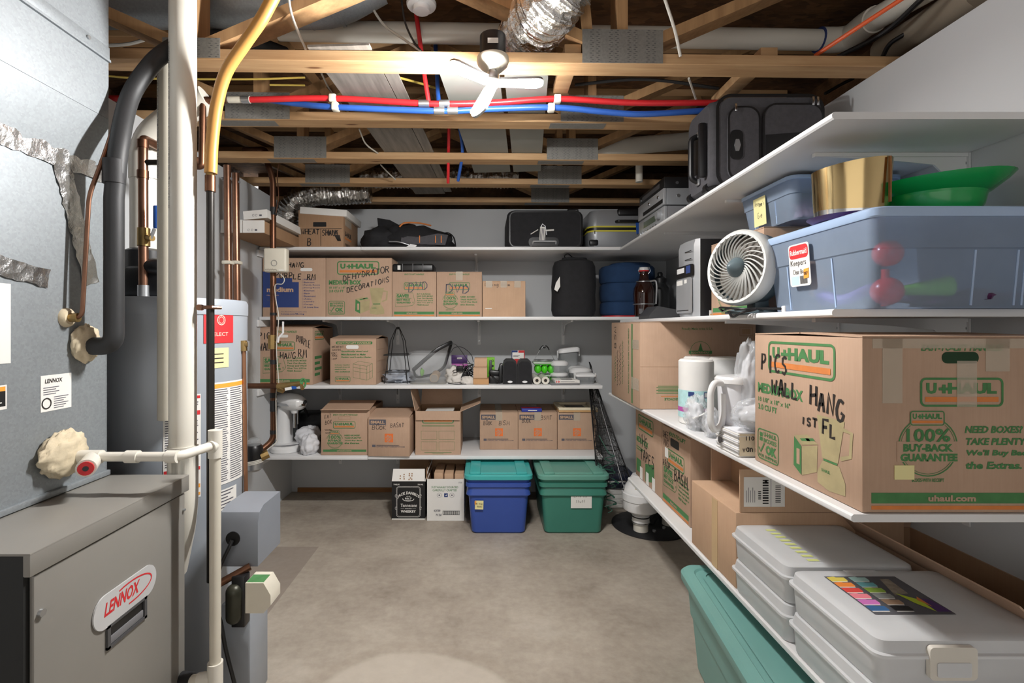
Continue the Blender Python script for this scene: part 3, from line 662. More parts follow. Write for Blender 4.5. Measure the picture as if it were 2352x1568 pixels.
# ---------------------------------------------------------------- vent pipes
vp = thing('vent_pipe', 'thick white upright vent pipe with printed lettering, beside the black insulated hose', 'pipe', (-.996, 1.645, 0))
MB().cyl((0, 0, .88), (0, 0, 2.62), .0407, PVC, None, 36).build('upright', vp)
tm = MB()
def cyltext(mb, s, x0, h, r, ang, z, mat, up=True):
    """lettering that climbs a round pipe"""
    vs, fs, asp = textgeo(s, .01); ln = h*asp
    pts = []
    for u, v in vs:
        a = ang+(.5-v)*h/r; pts.append((x0[0]+(r+.0006)*cos(a), x0[1]+(r+.0006)*sin(a), z-u*ln))
    mb.add(pts, fs, mat)
cyltext(tm, '2" FREEDOM PVC 1185 SCH 40 ASTM-1785 DWV SCH 40 NSF-DWV ASTM-2665 200 PSI @ 73 F FOR 2H 1185', (0, 0), .011, .0407, radians(-128), 2.24, GREYP)
tm.build('printed_lettering', vp)
MB().tube(bend([(0, 0, .90), (0, 0, .70), (-.06, .04, .50)], .12), .045, PVC, None, 28).build('elbow', vp)
MB().cyl((0, 0, .83), (0, 0, .93), .045, PVC, None, 28).build('coupling', vp)
vp2 = thing('vent_pipe', 'white upright vent pipe standing close behind the thicker printed one', 'pipe', (-1.094, 1.733, 0))
MB().cyl((0, 0, 1.0), (0, 0, 2.25), .038, PVCO, None, 32).build('upright', vp2)
tm = MB(); cyltext(tm, 'ASTM D-1785  SCH 40 PVC PIPE  NSF  ASTM D-2665  280 PSI @ 73 F  MADE IN USA', (0, 0), .010, .038, radians(-122), 2.2, GREYP); tm.build('printed_lettering', vp2)
# ---------------------------------------------------------------- condensate drain
cd = thing('condensate_drain', 'thin white drain pipe running out over the furnace top and down beside it', 'pipe', (0, 0, 0))
zc = .951
MB().tube(bend([V((CX, 1.42, zc)), V((-.872, 1.42, zc)), V((-.838, 1.55, zc+.003)), ], .03), .0135, PVC, None, 16).build('horizontal_run', cd)
MB().cyl((-.838, 1.55, -.0+.012), (-.838, 1.55, .985), .0165, PVCO, None, 20).build('downpipe', cd)
MB().cyl((-.838, 1.55, .915), (-.838, 1.55, 1.0), .0205, PVC, None, 20).cyl((-.842, 1.528, zc), (-.838, 1.55, zc+.002), .0195, PVC).build('tee_fitting', cd)
MB().cyl((-.838, 1.55, .185), (-.838, 1.55, .28), .0225, PVC, None, 20).cyl((-.838, 1.55, .235), (-.89, 1.55, .228), .018, PVC).build('lower_tee', cd)
MB().cyl((-.885, 1.55, .228), (-.915, 1.55, .224), .015, PVCO).cyl((-.91, 1.55, .224), (-.948, 1.56, .222), .021, RUBBER).build('rubber_connector', cd, 'black rubber connector')
MB().cyl((-1.02, 1.42, zc), (-.985, 1.42, zc), .0175, PVC, None, 20).build('coupling', cd)
MB().cyl((-.905, 1.42, zc), (-.873, 1.42, zc), .0175, PVC, None, 20).build('coupling', cd)
MB().cyl((-1.155, 1.42, zc), (-1.09, 1.42, zc), .0185, PVC, None, 20).build('adapter', cd)
co_ = MB().cyl((-1.11, 1.41, zc-.008), (-1.075, 1.345, zc-.012), .0235, PVC, None, 24)
cb = co_.build('cleanout', cd)
MB().cyl((-1.0755, 1.346, zc-.012), (-1.073, 1.341, zc-.0122), .0185, REDP, None, 20).cyl((-1.0732, 1.3415, zc-.012), (-1.0725, 1.340, zc-.012), .007, BLACK).build('plug', cb, 'red threaded plug')
MB().sphere((CX+.02, 1.40, zc+.012), (.03, .075, .065), FOAMB, None, 40, 26, .13, 7, 5).build('sealant', cd, 'beige sealing foam at the cabinet')
# ---------------------------------------------------------------- water heater
HXc, HYc, HR, HZ = -1.262, 2.0, .28, 1.425
wh = thing('water_heater', 'tall blue-grey power-vented water heater beside the furnace', 'water heater', (HXc, HYc, 0))
MB().lathe([(HR-.03, 0), (HR-.006, .004), (HR, .02), (HR, HZ-.06)], TANK, None, 64).build('tank', wh)
MB().lathe([(HR+.003, HZ-.06), (HR+.003, HZ-.012), (HR-.004, HZ), (HR-.06, HZ+.004)], TANK, None, 64).build('lid', wh)
def cp(mb, a0, a1, z0, z1, mat, off=.0015, n=10, r=HR):
    """rectangle wrapped on the tank between two bearings (degrees from +x)"""
    vs = []; fs = []
    for i in range(n+1):
        a = radians(a0+(a1-a0)*i/n)
        for z in (z0, z1): vs.append(((r+off)*cos(a), (r+off)*sin(a), z))
    for i in range(n): fs.append((2*i, 2*i+2, 2*i+3, 2*i+1))
    return mb.add(vs, fs, mat)
def ctext(mb, s, a0, z, h, w, mat, off=.0022, bold=.0, r=HR):
    vs, fs, asp = textgeo(s, bold); w = w or h*asp
    mb.add([((r+off)*cos(radians(a0)+u*w/r), (r+off)*sin(radians(a0)+u*w/r), z+v*h) for u, v in vs], fs, mat)
m = MB(); cp(m, -36, -10, 1.258, 1.385, REDP)
for k in (.018, .012): 
    pts = [(k*cos(radians(a)), k*sin(radians(a))) for a in range(0, 361, 30)]
    vs = [((HR+.0022)*cos(radians(-22)+(x+dx)/HR), (HR+.0022)*sin(radians(-22)+(x+dx)/HR), 1.345+y*1.1) for dx, sc in ((0, 1),) for x, y in pts]+[((HR+.0022)*cos(radians(-22)+x*.85/HR), (HR+.0022)*sin(radians(-22)+x*.85/HR), 1.345+y*.93) for x, y in pts]
    n = len(pts); m.add(vs, [(i, i+1, n+i+1, n+i) for i in range(n-1)], CREAM)
ctext(m, 'SELECT', -31, 1.285, .014, .075, CREAM); m.build('brand_plate', wh, 'red maker plate')
m = MB(); cp(m, -31, -15, 1.165, 1.24, NOTE)
for i in range(3): cp(m, -28, -20, 1.215-i*.016, 1.219-i*.016, PEN, .0022)
m.build('sticky_note', wh, 'pale yellow sticky note')
def warn(a0, a1, z0, z1, head, seed, name, lab):
    m = MB(); cp(m, a0, a1, z0, z1, PAPER); rr = random.Random(seed)
    for z, h, c in head: cp(m, a0+.5, a1-.5, z, z+h, c, .0022)
    z = z1-.03
    while z > z0+.01:
        if not any(zz-.008 < z < zz+h+.006 for zz, h, c in head):
            mid = (a0+a1)/2
            cp(m, a0+1.2, mid-1-rr.uniform(0, 2), z, z+.0032, GREYP, .0022, 4); cp(m, mid+1, a1-1.5-rr.uniform(0, 3), z, z+.0032, GREYP, .0022, 4)
        z -= .0085
    m.build(name, wh, lab)
warn(-62, -38, .70, 1.075, [(1.06, .010, REDP), (1.0, .016, REDP), (.80, .012, REDP), (.735, .014, ORP), (.708, .010, ORP)], 4, 'safety_label', 'white safety label with red and orange bars')
warn(-33, 4, .72, 1.11, [(1.088, .016, ORP)], 9, 'instruction_label', 'white instruction label in columns')
m = MB(); cp(m, -26, -6, .60, .70, PAPER)
for i in range(7): cp(m, -24, -10-(i % 3)*3, .69-i*.012, .694-i*.012, GREYP, .0022, 4)
m.build('rating_label', wh, 'small white rating label')
m = MB(); cp(m, -78, -52, .50, .525, PAPER); cp(m, -77, -58, .508, .513, GREYP, .0022); m.build('strip_label', wh, 'narrow white strip label')
# control housing on the flank
HB = lambda x, y, z: V((x-HXc, y-HYc, z))
hb = MB()
prof = [(.505, 1.70), (.505, 1.885), (.70, 1.885), (.70, 1.745), (.685, 1.712), (.655, 1.70)]
hb.prism([(y-HYc, z) for z, y in prof], -.905-HXc, -.774-HXc, plain('housing_grey', '#868b93', .4, .1), frame((0, 0, 0), (0, 1, 0), (0, 0, 1)))
hh = hb.build('control_housing', wh, 'grey sheet metal control housing')
MB().cyl(HB(-.858, 1.701, .60), HB(-.858, 1.6965, .60), .024, BLACK, None, 24).build('outlet', hh)
cbm = MB().tube(smooth_path([HB(-.856, 1.69, .598), HB(-.862, 1.68, .578), HB(-.885, 1.67, .52), HB(-.893, 1.655, .45), HB(-.885, 1.64, .40), HB(-.867, 1.635, .357), HB(-.845, 1.63, .26), HB(-.812, 1.625, .144), HB(-.79, 1.62, .03), HB(-.775, 1.60, .012)], 8), .0062, BLACK, None, 10)
cbm.build('power_cord', wh, 'black power cord')
MB().b2(HB(-.90, 1.70, .02), HB(-.80, 1.84, .375), plain('cover_grey', '#9aa0a8', .4, .1), None, .006).build('burner_cover', wh, 'pale grey burner access cover')
gv = MB()
gpts = [(-.036, -.045), (.022, -.045), (.045, -.02), (.045, .012), (.022, .052), (-.036, .052)]
gv.prism([(x, z) for x, z in gpts], 0, .075, CREAM, frame(HB(-.735, 1.68, .445), (1, 0, 0), (0, 0, 1)))
gvo = gv.build('gas_control', wh, 'cream gas control valve')
MB().poly([HB(-.770, 1.66, .4975), HB(-.714, 1.66, .4975), HB(-.714, 1.61, .4975), HB(-.770, 1.61, .4975)], UGREEN).build('sticker', gvo, 'green sticker')
MB().cyl(HB(-.835, 1.66, .44), HB(-.835, 1.66, .36), .026, plain('valve_olive', '#3a3a30', .4, .4), None, 20).sphere(HB(-.835, 1.66, .44), .026, MATS['valve_olive']).sphere(HB(-.835, 1.66, .36), .026, MATS['valve_olive']).build('regulator', wh, 'dark valve regulator')
MB().tube([HB(-.905, 1.655, .455), HB(-.87, 1.66, .475), HB(-.80, 1.70, .505)], .0125, COPPERD, None, 12).build('gas_nipple', wh)
MB().b2(HB(-.845, 1.66, .32), HB(-.80, 1.70, .49), BLACK, None, .004).build('valve_body', wh)
MB().box(HB(-.93, 1.735, .64), (.012, .02, .04), UGREEN, None, .003).build('ground_screw', wh, 'green ground screw')
# draft blower on the lid
bl = MB().lathe([(.1, HZ+.002), (.105, HZ+.02), (.105, HZ+.10), (.085, HZ+.125)], BLACK, T((-.06, -.02, 0)), 36)
bl.box((-.02, -.06, HZ+.06), (.22, .16, .11), BLACK, None, .02).sphere((.03, -.11, HZ+.12), (.07, .05, .035), BLACK)
bo_ = bl.build('draft_blower', wh, 'black plastic draft blower')
MB().lathe([(.075, HZ+.12), (.075, HZ+.19), (.056, HZ+.20)], BLACK, T((-.085, -.02, 0)), 32).build('outlet_collar', bo_)
MB().tube(bend([(-.085, -.02, HZ+.16), (-.085, -.02, 2.06), (.02, -.02, 2.15), (.16, -.02, 2.22)], .09), .052, PVC, None, 28).build('exhaust_pipe', wh, 'white exhaust pipe with angled elbow')
MB().cyl((-.085, -.02, 2.0), (-.085, -.02, 1.90), .056, PVC, None, 28).build('coupling', wh)
# ---------------------------------------------------------------- copper and gas pipes round the heater
cw = thing('copper_pipe', 'copper pipe with a blue lever valve rising from the water heater lid', 'pipe', (0, 0, 0))
yv = 1.86
MB().tube(bend([P(330, 688, yv), P(328, 318, yv), P(372, 340, 1.98), P(480, 380, 2.05)], .02), .0165, COPPER, None, 16).build('pipe_run', cw)
MB().cyl(P(330, 690, yv), P(330, 655, yv), .0205, ALU, None, 16).build('dielectric_union', cw)
for py in (330, 400): MB().cyl(P(328, py-8, yv), P(328, py+10, yv), .0195, COPPERD, None, 16).build('joint', cw)
MB().cyl(P(330, 524, yv), P(330, 565, yv), .0215, BRASS, None, 16).cyl(P(330, 545, yv), P(350, 547, yv-.02), .011, BRASS).build('ball_valve', cw)
MB().tube([P(346, 548, yv-.02), P(355, 525, yv-.02)], .006, ALU, None, 8).box(P(357, 498, yv-.02), (.016, .008, .085), BLUE, None, .004).build('valve_lever', cw, 'blue valve lever')
MB().tube([P(336, 373, yv), P(372, 373, yv)], .0105, IRON, None, 10).build('side_branch', cw)
hw = thing('copper_pipe', 'copper pipe hooking down from the joists behind the yellow gas line', 'pipe', (0, 0, 0))
MB().tube(bend([P(466, 232, 1.95), P(464, 384, 1.95), P(440, 380, 1.95)], .02), .0125, COPPERD, None, 12).build('pipe_run', hw)
MB().tube([P(446, 232, 1.95), P(520, 229, 1.98)], .0145, COPPERD, None, 12).build('header', hw)
for i, (px, y, lab) in enumerate(((522, 2.72, 'copper upright clamped to the side wall, closer to the yellow gas line'), (541, 2.82, 'copper upright clamped to the side wall, closer to the white flat cartons'))):
    t = thing('copper_pipe', lab, 'pipe', (0, 0, 0), group='copper uprights on the side wall')
    MB().tube([P(px, 380+i*18, y), P(px+4, 760, y)], .0195, COPPER, None, 16).build('upright', t)
    a = P(px, 380+i*18, y)
    MB().tube([P(px, 410+i*8, y)-V((.03, 0, 0)), P(px, 410+i*8, y)+V((.024, 0, 0))], .008, GREYM, None, 8).build('wire_tie', t)
    MB().box(P(px+2, 603, y), (.05, .05, .02), CREAM, None, .006).build('clamp', t)
gp = thing('gas_pipe', 'black iron gas pipe standing in front of the water heater', 'pipe', (0, 0, 0))
yg = 1.655
MB().cyl(P(483, 436, yg), P(484, 1335, yg), .0122, IRON, None, 16).build('pipe_run', gp)
MB().cyl(P(483, 404, yg), P(483, 440, yg), .0165, COPPERD, None, 16).cyl(P(483, 396, yg), P(483, 408, yg), .0135, BRASS, None, 6).build('union', gp)
st = P(484, 706, yg)
MB().tube([st+V((-.028, .012, 0)), st+V((-.014, -.014, 0)), st+V((.012, -.014, 0)), st+V((.028, .012, 0))], .006, COPPER, None, 8).cyl(st+V((-.03, 0, 0)), st+V((-.03, -.016, 0)), .010, COPPER).build('pipe_strap', gp, 'copper strap and screw')
MB().tube(smooth_path([P(484, 398, yg), P(487, 330, yg), P(498, 240, 1.64), P(520, 165, 1.62), P(562, 100, 1.60), P(600, 45, 1.58), P(630, -10, 1.57)], 8), .0195, YEL, None, 16).build('flexible_line', gp, 'orange-yellow flexible gas line')
rl = thing('relief_tube', 'thin bright copper tube hanging beside the water heater with a brass valve on top', 'pipe', (0, 0, 0))
yt = 2.02
MB().tube([P(560, 800, yt), P(565, 1140, yt)], .0078, plain('bright_copper', '#a97a5c', .35, .8), None, 12).build('tube', rl)
MB().cyl(P(558, 782, yt), P(560, 806, yt), .014, BRASS).cyl(P(550, 792, yt), P(570, 790, yt), .011, BRASS).build('relief_valve', rl)
MB().box(P(571, 794, yt-.005), (.008, .004, .04), ALU, None, .0015).build('lever', rl)
# ---------------------------------------------------------------- copper main with its meter
ym = 3.0
cm = thing('copper_main', 'copper water main with a cream box and black tape bands', 'pipe', (0, 0, 0))
MB().tube(bend([P(560, 345, 3.02), P(611, 343, 3.0), P(612, 368, 3.0), P(627, 412, 3.0), P(628, 1010, 3.0), P(600, 1034, 2.95), P(572, 1046, 2.9)], .04), .0175, COPPERD, None, 16).build('pipe_run', cm)
for k, (a, b) in enumerate(((476, 494), (718, 724), (826, 836), (901, 913), (919, 944), (987, 996))):
    MB().cyl(P(628, a, ym), P(628, b, ym), .0195, RUBBER, None, 16).build('tape_band', cm)
MB().tube(smooth_path([P(664, 342, 2.98), P(645, 360, 2.97), P(637, 400, 2.97), P(640, 450, 2.97), P(634, 490, 2.97)], 6), .003, COPPER, None, 6).build('wire', cm, 'thin copper-coloured wire')
MB().tube(smooth_path([P(641, 626, 2.97), P(653, 640, 2.965), P(648, 652, 2.965), P(632, 655, 2.97), P(634, 690, 2.97), P(640, 730, 2.97), P(635, 800, 2.97), P(640, 880, 2.97), P(634, 905, 2.97), P(635, 1000, 2.97), P(634, 1016, 2.97), P(606, 1040, 2.92), P(598, 1066, 2.88), P(575, 1065, 2.88)], 5), .003, CABW, None, 6).build('wire', cm, 'pale wire taped to the pipe')
xb = MB(); c = P(635, 598, ym-.04)
xb.box(c, (.135, .055, .142), CREAM, None, .012, 3)
XBM = frame(c+V((-.0675, -.0276, -.071)), (1, 0, 0), (0, 0, 1))
xb.scribble(.012, .008, .07, .012, INK, XBM, .0014, 7, 3); xb.rect(.093, .006, .122, .014, PAPER, XBM, .001)
for r_ in (.018, .0155): xb.ribbon([(.065+r_*cos(radians(a)), .052+r_*sin(radians(a))) for a in range(0, 360, 20)], .0012, GREYM, XBM, .001, True)
xo = xb.build('meter_box', cm, 'cream plastic remote reader box')
vb = P(626, 786, ym)
MB().cyl(vb+V((0, 0, -.04)), vb+V((0, 0, .045)), .027, BRASS, None, 8).cyl(vb, vb+V((.05, -.02, 0)), .012, BRASS).build('ball_valve', cm, 'brass ball valve')
MB().tube([vb+V((.045, -.03, 0)), vb+V((.05, -.03, .03)), P(650, 764, ym-.03), P(650, 738, ym-.03)], .006, WPL, None, 8).build('valve_lever', cm, 'white valve lever')
br = thing('copper_branch', 'level copper branch with a green hand wheel and a paper tag', 'pipe', (0, 0, 0))
MB().tube([P(545, 886, 2.96), P(622, 886, 2.97), P(655, 886, 2.95)], .0165, COPPERD, None, 16).build('pipe_run', br)
g = P(690, 880, 2.90)
MB().tube([P(640, 888, 2.95), P(672, 884, 2.92), P(692, 880, 2.9)], [.022, .019, .013], BRASS, None, 14).tube([P(640, 892, 2.94), P(652, 896, 2.94)], .02, BRASS).cyl(P(692, 884, 2.9), P(695, 893, 2.88), .01, BRASS).build('gate_valve', br, 'brass gate valve')
ringp = [g+V((.012, .006+.026*cos(radians(a))*.4, .026*sin(radians(a))))+V((.012*cos(radians(a)), 0, 0)) for a in range(0, 360, 30)]
MB().tube(ringp, .0055, UGREEN, None, 8, True).cyl(g, g+V((.014, .004, 0)), .01, UGREEN).build('hand_wheel', br, 'green hand wheel')
TGM = frame(P(655, 897, 2.9), (1, 0, .18), (0, 0, 1))
MB().rect(0, 0, .04, .017, PAPER, TGM).rect(.04, 0, .068, .019, BLUE, TGM).build('paper_tag', br, 'white and blue paper tag')
wm = thing('water_meter', 'brass and dark glass water meter beside the lower end of the copper main', 'meter', (0, 0, 0))
c = P(583, 1045, 2.88)
MB().lathe([(.045, -.03), (.05, 0), (.05, .045), (.04, .06)], BLACK, T(c), 24).build('register', wm)
MB().lathe([(.038, .06), (.036, .085), (.02, .10)], GLASSC, T(c), 24).build('glass_dome', wm)
MB().lathe([(.03, -.09), (.05, -.075), (.05, -.03)], ALU, T(c), 24).build('body', wm)
MB().cyl(c+V((.04, 0, -.01)), c+V((.075, .02, .005)), .026, BRASS, None, 8).build('union_nut', wm)
wr = MB()
for k in range(3): wr.tube([c+V((.052*cos(radians(a)), .052*sin(radians(a)), -.028-k*.008+.008*cos(radians(a)))) for a in range(0, 360, 24)], .0035, CABW, None, 6, True)
wr.build('coiled_wire', wm, 'white wire coiled round the register')
# ---------------------------------------------------------------- shelves
SH = [1.865, 1.388, .92, .438]               # shelf tops on the back wall
YS = 3.41
def board(lo, hi, label, group):
    return single(MB().b2(V(lo)-V(lo), V(hi)-V(lo), WHITE, None, .003, 2), 'shelf_board', label, 'shelf', lo, 0, group)
g = 'white shelf boards on the back wall'
board((-1.545, YS, SH[0]-.022), (-.852, YB-.002, SH[0]), 'top white back shelf board, the short piece under the carton marked WHEAT', g)
board((-.850, YS, SH[0]-.022), (1.44, YB-.002, SH[0]), 'top white back shelf board, the long piece under the black sports bag and suitcases', g)
board((-1.545, YS, SH[1]-.022), (-.852, YB-.002, SH[1]), 'second white back shelf board down, the short piece under the carton with the blue panel', g)
board((-.850, YS, SH[1]-.022), (1.44, YB-.002, SH[1]), 'second white back shelf board down, the long piece under the DVD cartons', g)
board((-1.545, YS, SH[2]-.024), (.80, YB-.002, SH[2]), 'white back shelf board holding the wire obelisk and food containers', g)
board((-1.545, YS-.01, SH[3]-.024), (-.802, YB-.002, SH[3]), 'lowest white back shelf board, the short piece under the stand mixer', g)
board((-.800, YS, SH[3]-.024), (.80, YB-.002, SH[3]), 'lowest white back shelf board, the long piece under the row of SMALL book cartons', g)
# brackets: an upright leg on the wall and an arm under the board
def bracket(loc, rz, label, arm=.42, leg=.2, group='white shelf brackets'):
    t = thing('shelf_bracket', label, 'bracket', loc, rz, group)
    # local: wall at y=0, room toward -y, board underside at z=0
    MB().b2((-.012, -.004, -leg), (.012, 0, -.001), WHITE).build('wall_leg', t)
    MB().b2((-.008, -arm, -.012), (.008, 0, -.0005), WHITE).build('arm', t)
    pts = [(-arm*.9, -.012), (-.004, -.012), (-.004, -leg*.62), (-.03, -leg*.60), (-.06, -leg*.5), (-.075, -.06), (-.10, -.035), (-arm*.5, -.022)]
    MB().prism(pts, -.003, .003, WHITE, frame((0, 0, 0), (0, 1, 0), (0, 0, 1))).build('gusset', t)
    for z in (-.03, -leg+.03): MB().cyl((.0, -.004, z), (0, -.007, z), .005, ALU, None, 8).build('screw', t)
    return t
for k, (zz, nm) in enumerate(((SH[0]-.022, 'top'), (SH[1]-.022, 'second'), (SH[2]-.024, 'third'), (SH[3]-.024, 'lowest'))):
    for x, wh_ in ((-1.16, 'toward the copper main'), (-.70, 'between the copper main and the middle'), (-.05, 'near the middle'), (.62, 'toward the corner shelves')):
        if k == 0: continue
        bracket((x, YB-.001, zz), 0, 'white bracket under the %s back shelf, the one %s' % (nm, wh_), .42, .19)
bracket((-.07, YB-.001, SH[0]-.022), 0, 'white bracket under the top back shelf above the DVD cartons', .42, .12)
for z_, nm in ((SH[0]-.022, 'top'), (SH[1]-.022, 'second'), (SH[2]-.024, 'third'), (SH[3]-.024, 'lowest')):
    single(MB().b2((0, 0, -.045), (.016, .5, 0), WHITE, None, .002), 'shelf_cleat', 'white end cleat on the side wall under the %s back shelf, beside the copper main' % nm, 'bracket', (XL+.001, YS-.03, z_-.0005), 0, 'white end cleats')
# ---------------------------------------------------------------- printed cartons
class Carton:
    def __init__(s, label, x0, x1, y0, depth, z, h, mat=None, rz=0, group=None, name='carton', cat='box', at=None):
        s.w, s.d, s.h = x1-x0, depth, h; s.mat = mat or CARD
        s.t = thing(name, label, cat, at if at else ((x0+x1)/2, y0+depth/2, z), rz, group)
        w, d = s.w/2, s.d/2
        s.F = frame((-w, -d, 0), (1, 0, 0), (0, 0, 1)); s.L = frame((-w, d, 0), (0, -1, 0), (0, 0, 1))
        s.R = frame((w, -d, 0), (0, 1, 0), (0, 0, 1)); s.T = frame((-w, -d, h), (1, 0, 0), (0, 1, 0))
        s.m = MB()
    def close(s, tape=True, lift=0.0, axis='x', gap=.002):
        w, d, h = s.w, s.d, s.h
        s.m.box((0, 0, (h-.004)/2), (w, d, h-.004), s.mat, None, .004)
        s.body = s.m.build('body', s.t)
        for sg in (-1, 1):
            f = MB()
            if axis == 'x':   # seam runs along x
                y0, y1 = sorted((sg*gap, sg*(d/2-.001)))
                za, zb = (h-.004, h-.004+lift) if True else 0
                e = sg*(d/2-.001); c_ = sg*gap
                f.add([(-w/2+.001, e, h-.004), (w/2-.001, e, h-.004), (w/2-.001, c_, h-.004+lift), (-w/2+.001, c_, h-.004+lift), (-w/2+.001, e, h), (w/2-.001, e, h), (w/2-.001, c_, h+lift), (-w/2+.001, c_, h+lift)],
                      [(0, 1, 2, 3), (7, 6, 5, 4), (0, 4, 5, 1), (1, 5, 6, 2), (2, 6, 7, 3), (3, 7, 4, 0)], s.mat)
            else:
                e = sg*(w/2-.001); c_ = sg*gap
                f.add([(e, -d/2+.001, h-.004), (e, d/2-.001, h-.004), (c_, d/2-.001, h-.004+lift), (c_, -d/2+.001, h-.004+lift), (e, -d/2+.001, h), (e, d/2-.001, h), (c_, d/2-.001, h+lift), (c_, -d/2+.001, h+lift)],
                      [(0, 1, 2, 3), (7, 6, 5, 4), (0, 4, 5, 1), (1, 5, 6, 2), (2, 6, 7, 3), (3, 7, 4, 0)], s.mat)
            f.build('top_flap', s.t)
        if tape:
            f = MB(); tw = .024
            if axis == 'x':
                f.b2((-w/2-.0012, -tw, h+.0002+lift), (w/2+.0012, tw, h+.001+lift), TAPE)
                if not lift: f.b2((-w/2-.0014, -tw, h-.06), (-w/2-.0004, tw, h+.001), TAPE).b2((w/2+.0004, -tw, h-.06), (w/2+.0014, tw, h+.001), TAPE)
            else:
                f.b2((-tw, -d/2-.0012, h+.0002+lift), (tw, d/2+.0012, h+.001+lift), TAPE)
                if not lift: f.b2((-tw, -d/2-.0014, h-.06), (tw, -d/2-.0004, h+.001), TAPE)
            f.build('packing_tape', s.t, 'clear packing tape')
        return s
    def shell(s, th=.005, inner=None):
        """open-topped carton"""
        w, d, h = s.w/2, s.d/2, s.h; i = inner or CARDD
        o = [(-w, -d), (w, -d), (w, d), (-w, d)]; q = [(-w+th, -d+th), (w-th, -d+th), (w-th, d-th), (-w+th, d-th)]
        s.m.loft([[(x, y, 0) for x, y in o], [(x, y, h) for x, y in o], [(x, y, h) for x, y in q]], s.mat, None, True, False)
        s.m.loft([[(x, y, h) for x, y in q], [(x, y, th) for x, y in q]], i, None, False, True)
        s.body = s.m.build('body', s.t); return s
    def flap(s, a, b, out, name='top_flap'):
        """flap hinged on edge a-b, reaching by vector out"""
        a, b, out = V(a), V(b), V(out); n = (b-a).cross(out).normalized()*.004; k = (b-a)*.02
        q = [a, b, b+out-k, a+out+k]
        return MB().loft([[p for p in q], [p+n for p in q]], s.mat).build(name, s.t)
def uhaul(mb, M, x, y, w, h, ring=True, zo=0):
    t = h*.075; M = M @ Matrix.Translation((0, 0, zo))
    if ring: mb.ribbon(rr2(x+t/2, y+t/2, x+w-t/2, y+h-t/2, h*.16), t, UGREEN, M, .0010, True)
    mb.text('U', x+w*.075, y+h*.44, w*.125, h*.38, UGREEN, M, .06)
    mb.rect(x+w*.225, y+h*.56, x+w*.345, y+h*.66, UGREEN, M, .0010); mb.rect(x+w*.265, y+h*.46, x+w*.305, y+h*.76, UGREEN, M, .0011)
    mb.text('HAUL', x+w*.335, y+h*.44, w*.585, h*.38, UGREEN, M, .06)
    mb.rect(x+w*.06, y+h*.17, x+w*.94, y+h*.34, UORANGE, M, .0010)
    return mb
def easy(mb, M, w, h, y=.92, f=.44): return mb.text('EASY-TO-LIFT HANDLES', w*(.5-f/2), h*y, w*f, h*.036, UGREEN, M, .03, .2)
def footer(mb, M, w, h):
    mb.rect(w*.045, h*.055, w*.955, h*.115, UGREEN, M); mb.text('uhaul.com', w*.33, h*.066, w*.24, h*.036, CARD, M, .04, 0, .0014)
    mb.rect(w*.045, h*.02, w*.955, h*.042, UORANGE, M)
def medium(mb, M, w, h):
    uhaul(mb, M, w*.17, h*.715, w*.64, h*.23)
    mb.text('MEDIUM BOX', w*.045, h*.545, w*.49, h*.078, UGREEN, M, .05)
    mb.text('18 1/8" x 18" x 16"', w*.05, h*.478, w*.36, h*.036, UGREEN, M, .02); mb.text('3.0 CU FT', w*.05, h*.415, w*.22, h*.044, UGREEN, M, .03)
    mb.ribbon(rr2(w*.045, h*.04, w*.285, h*.265, h*.03), h*.008, UGREEN, M, .001, True)
    mb.text('U-HAUL', w*.115, h*.216, w*.15, h*.034, UGREEN, M, .03); mb.text('BOXES', w*.115, h*.172, w*.15, h*.032, UGREEN, M, .03)
    mb.text('OK', w*.14, h*.085, w*.125, h*.072, UGREEN, M, .06); mb.ribbon([(w*.058, h*.12), (w*.08, h*.09), (w*.125, h*.165)], h*.014, UGREEN, M)
    mb.text('FOR SHIPPING', w*.06, h*.052, w*.21, h*.024, UGREEN, M, .02)
    for k in range(4): mb.rect(w*.065+k % 2*w*.02, h*.175+k//2*h*.035, w*.082+k % 2*w*.02, h*.205+k//2*h*.035, UGREEN, M)
    # toaster and blender drawn in green
    mb.poly([(w*.445, h*.10, .0008), (w*.52, h*.055, .0008), (w*.52, h*.25, .0008), (w*.45, h*.30, .0008)], UGREEN, M)
    mb.poly([(w*.525, h*.055, .0008), (w*.66, h*.12, .0008), (w*.665, h*.29, .0008), (w*.525, h*.25, .0008)], UFAINT, M)
    mb.poly([(w*.45, h*.305, .0008), (w*.525, h*.258, .0008), (w*.67, h*.298, .0008), (w*.575, h*.34, .0008)], UFAINT, M)
    for k in range(2): mb.poly([(w*(.505+k*.05), h*(.298+k*.012), .001), (w*(.525+k*.05), h*(.285+k*.012), .001), (w*(.605+k*.04), h*(.303+k*.012), .001), (w*(.585+k*.04), h*(.318+k*.01), .001)], UGREEN, M)
    mb.rect(w*.475, h*.12, w*.505, h*.225, CARD, M, .0012)
    mb.poly([(w*.665, h*.06, .0009), (w*.76, h*.035, .0009), (w*.885, h*.05, .0009), (w*.885, h*.12, .0009), (w*.84, h*.21, .0009), (w*.71, h*.21, .0009), (w*.665, h*.13, .0009)], UFAINT, M)
    mb.poly([(w*.705, h*.225, .0009), (w*.83, h*.225, .0009), (w*.88, h*.49, .0009), (w*.66, h*.49, .0009)], UFAINT, M)
    mb.ribbon([(w*.86, h*.44), (w*.93, h*.43), (w*.92, h*.29), (w*.85, h*.26)], w*.022, UFAINT, M)
    mb.rect(w*.715, h*.212, w*.825, h*.224, UGREEN, M, .001); mb.text('U-HAUL', w*.70, h*.14, w*.07, h*.02, UGREEN, M, .03, 0, .0014)
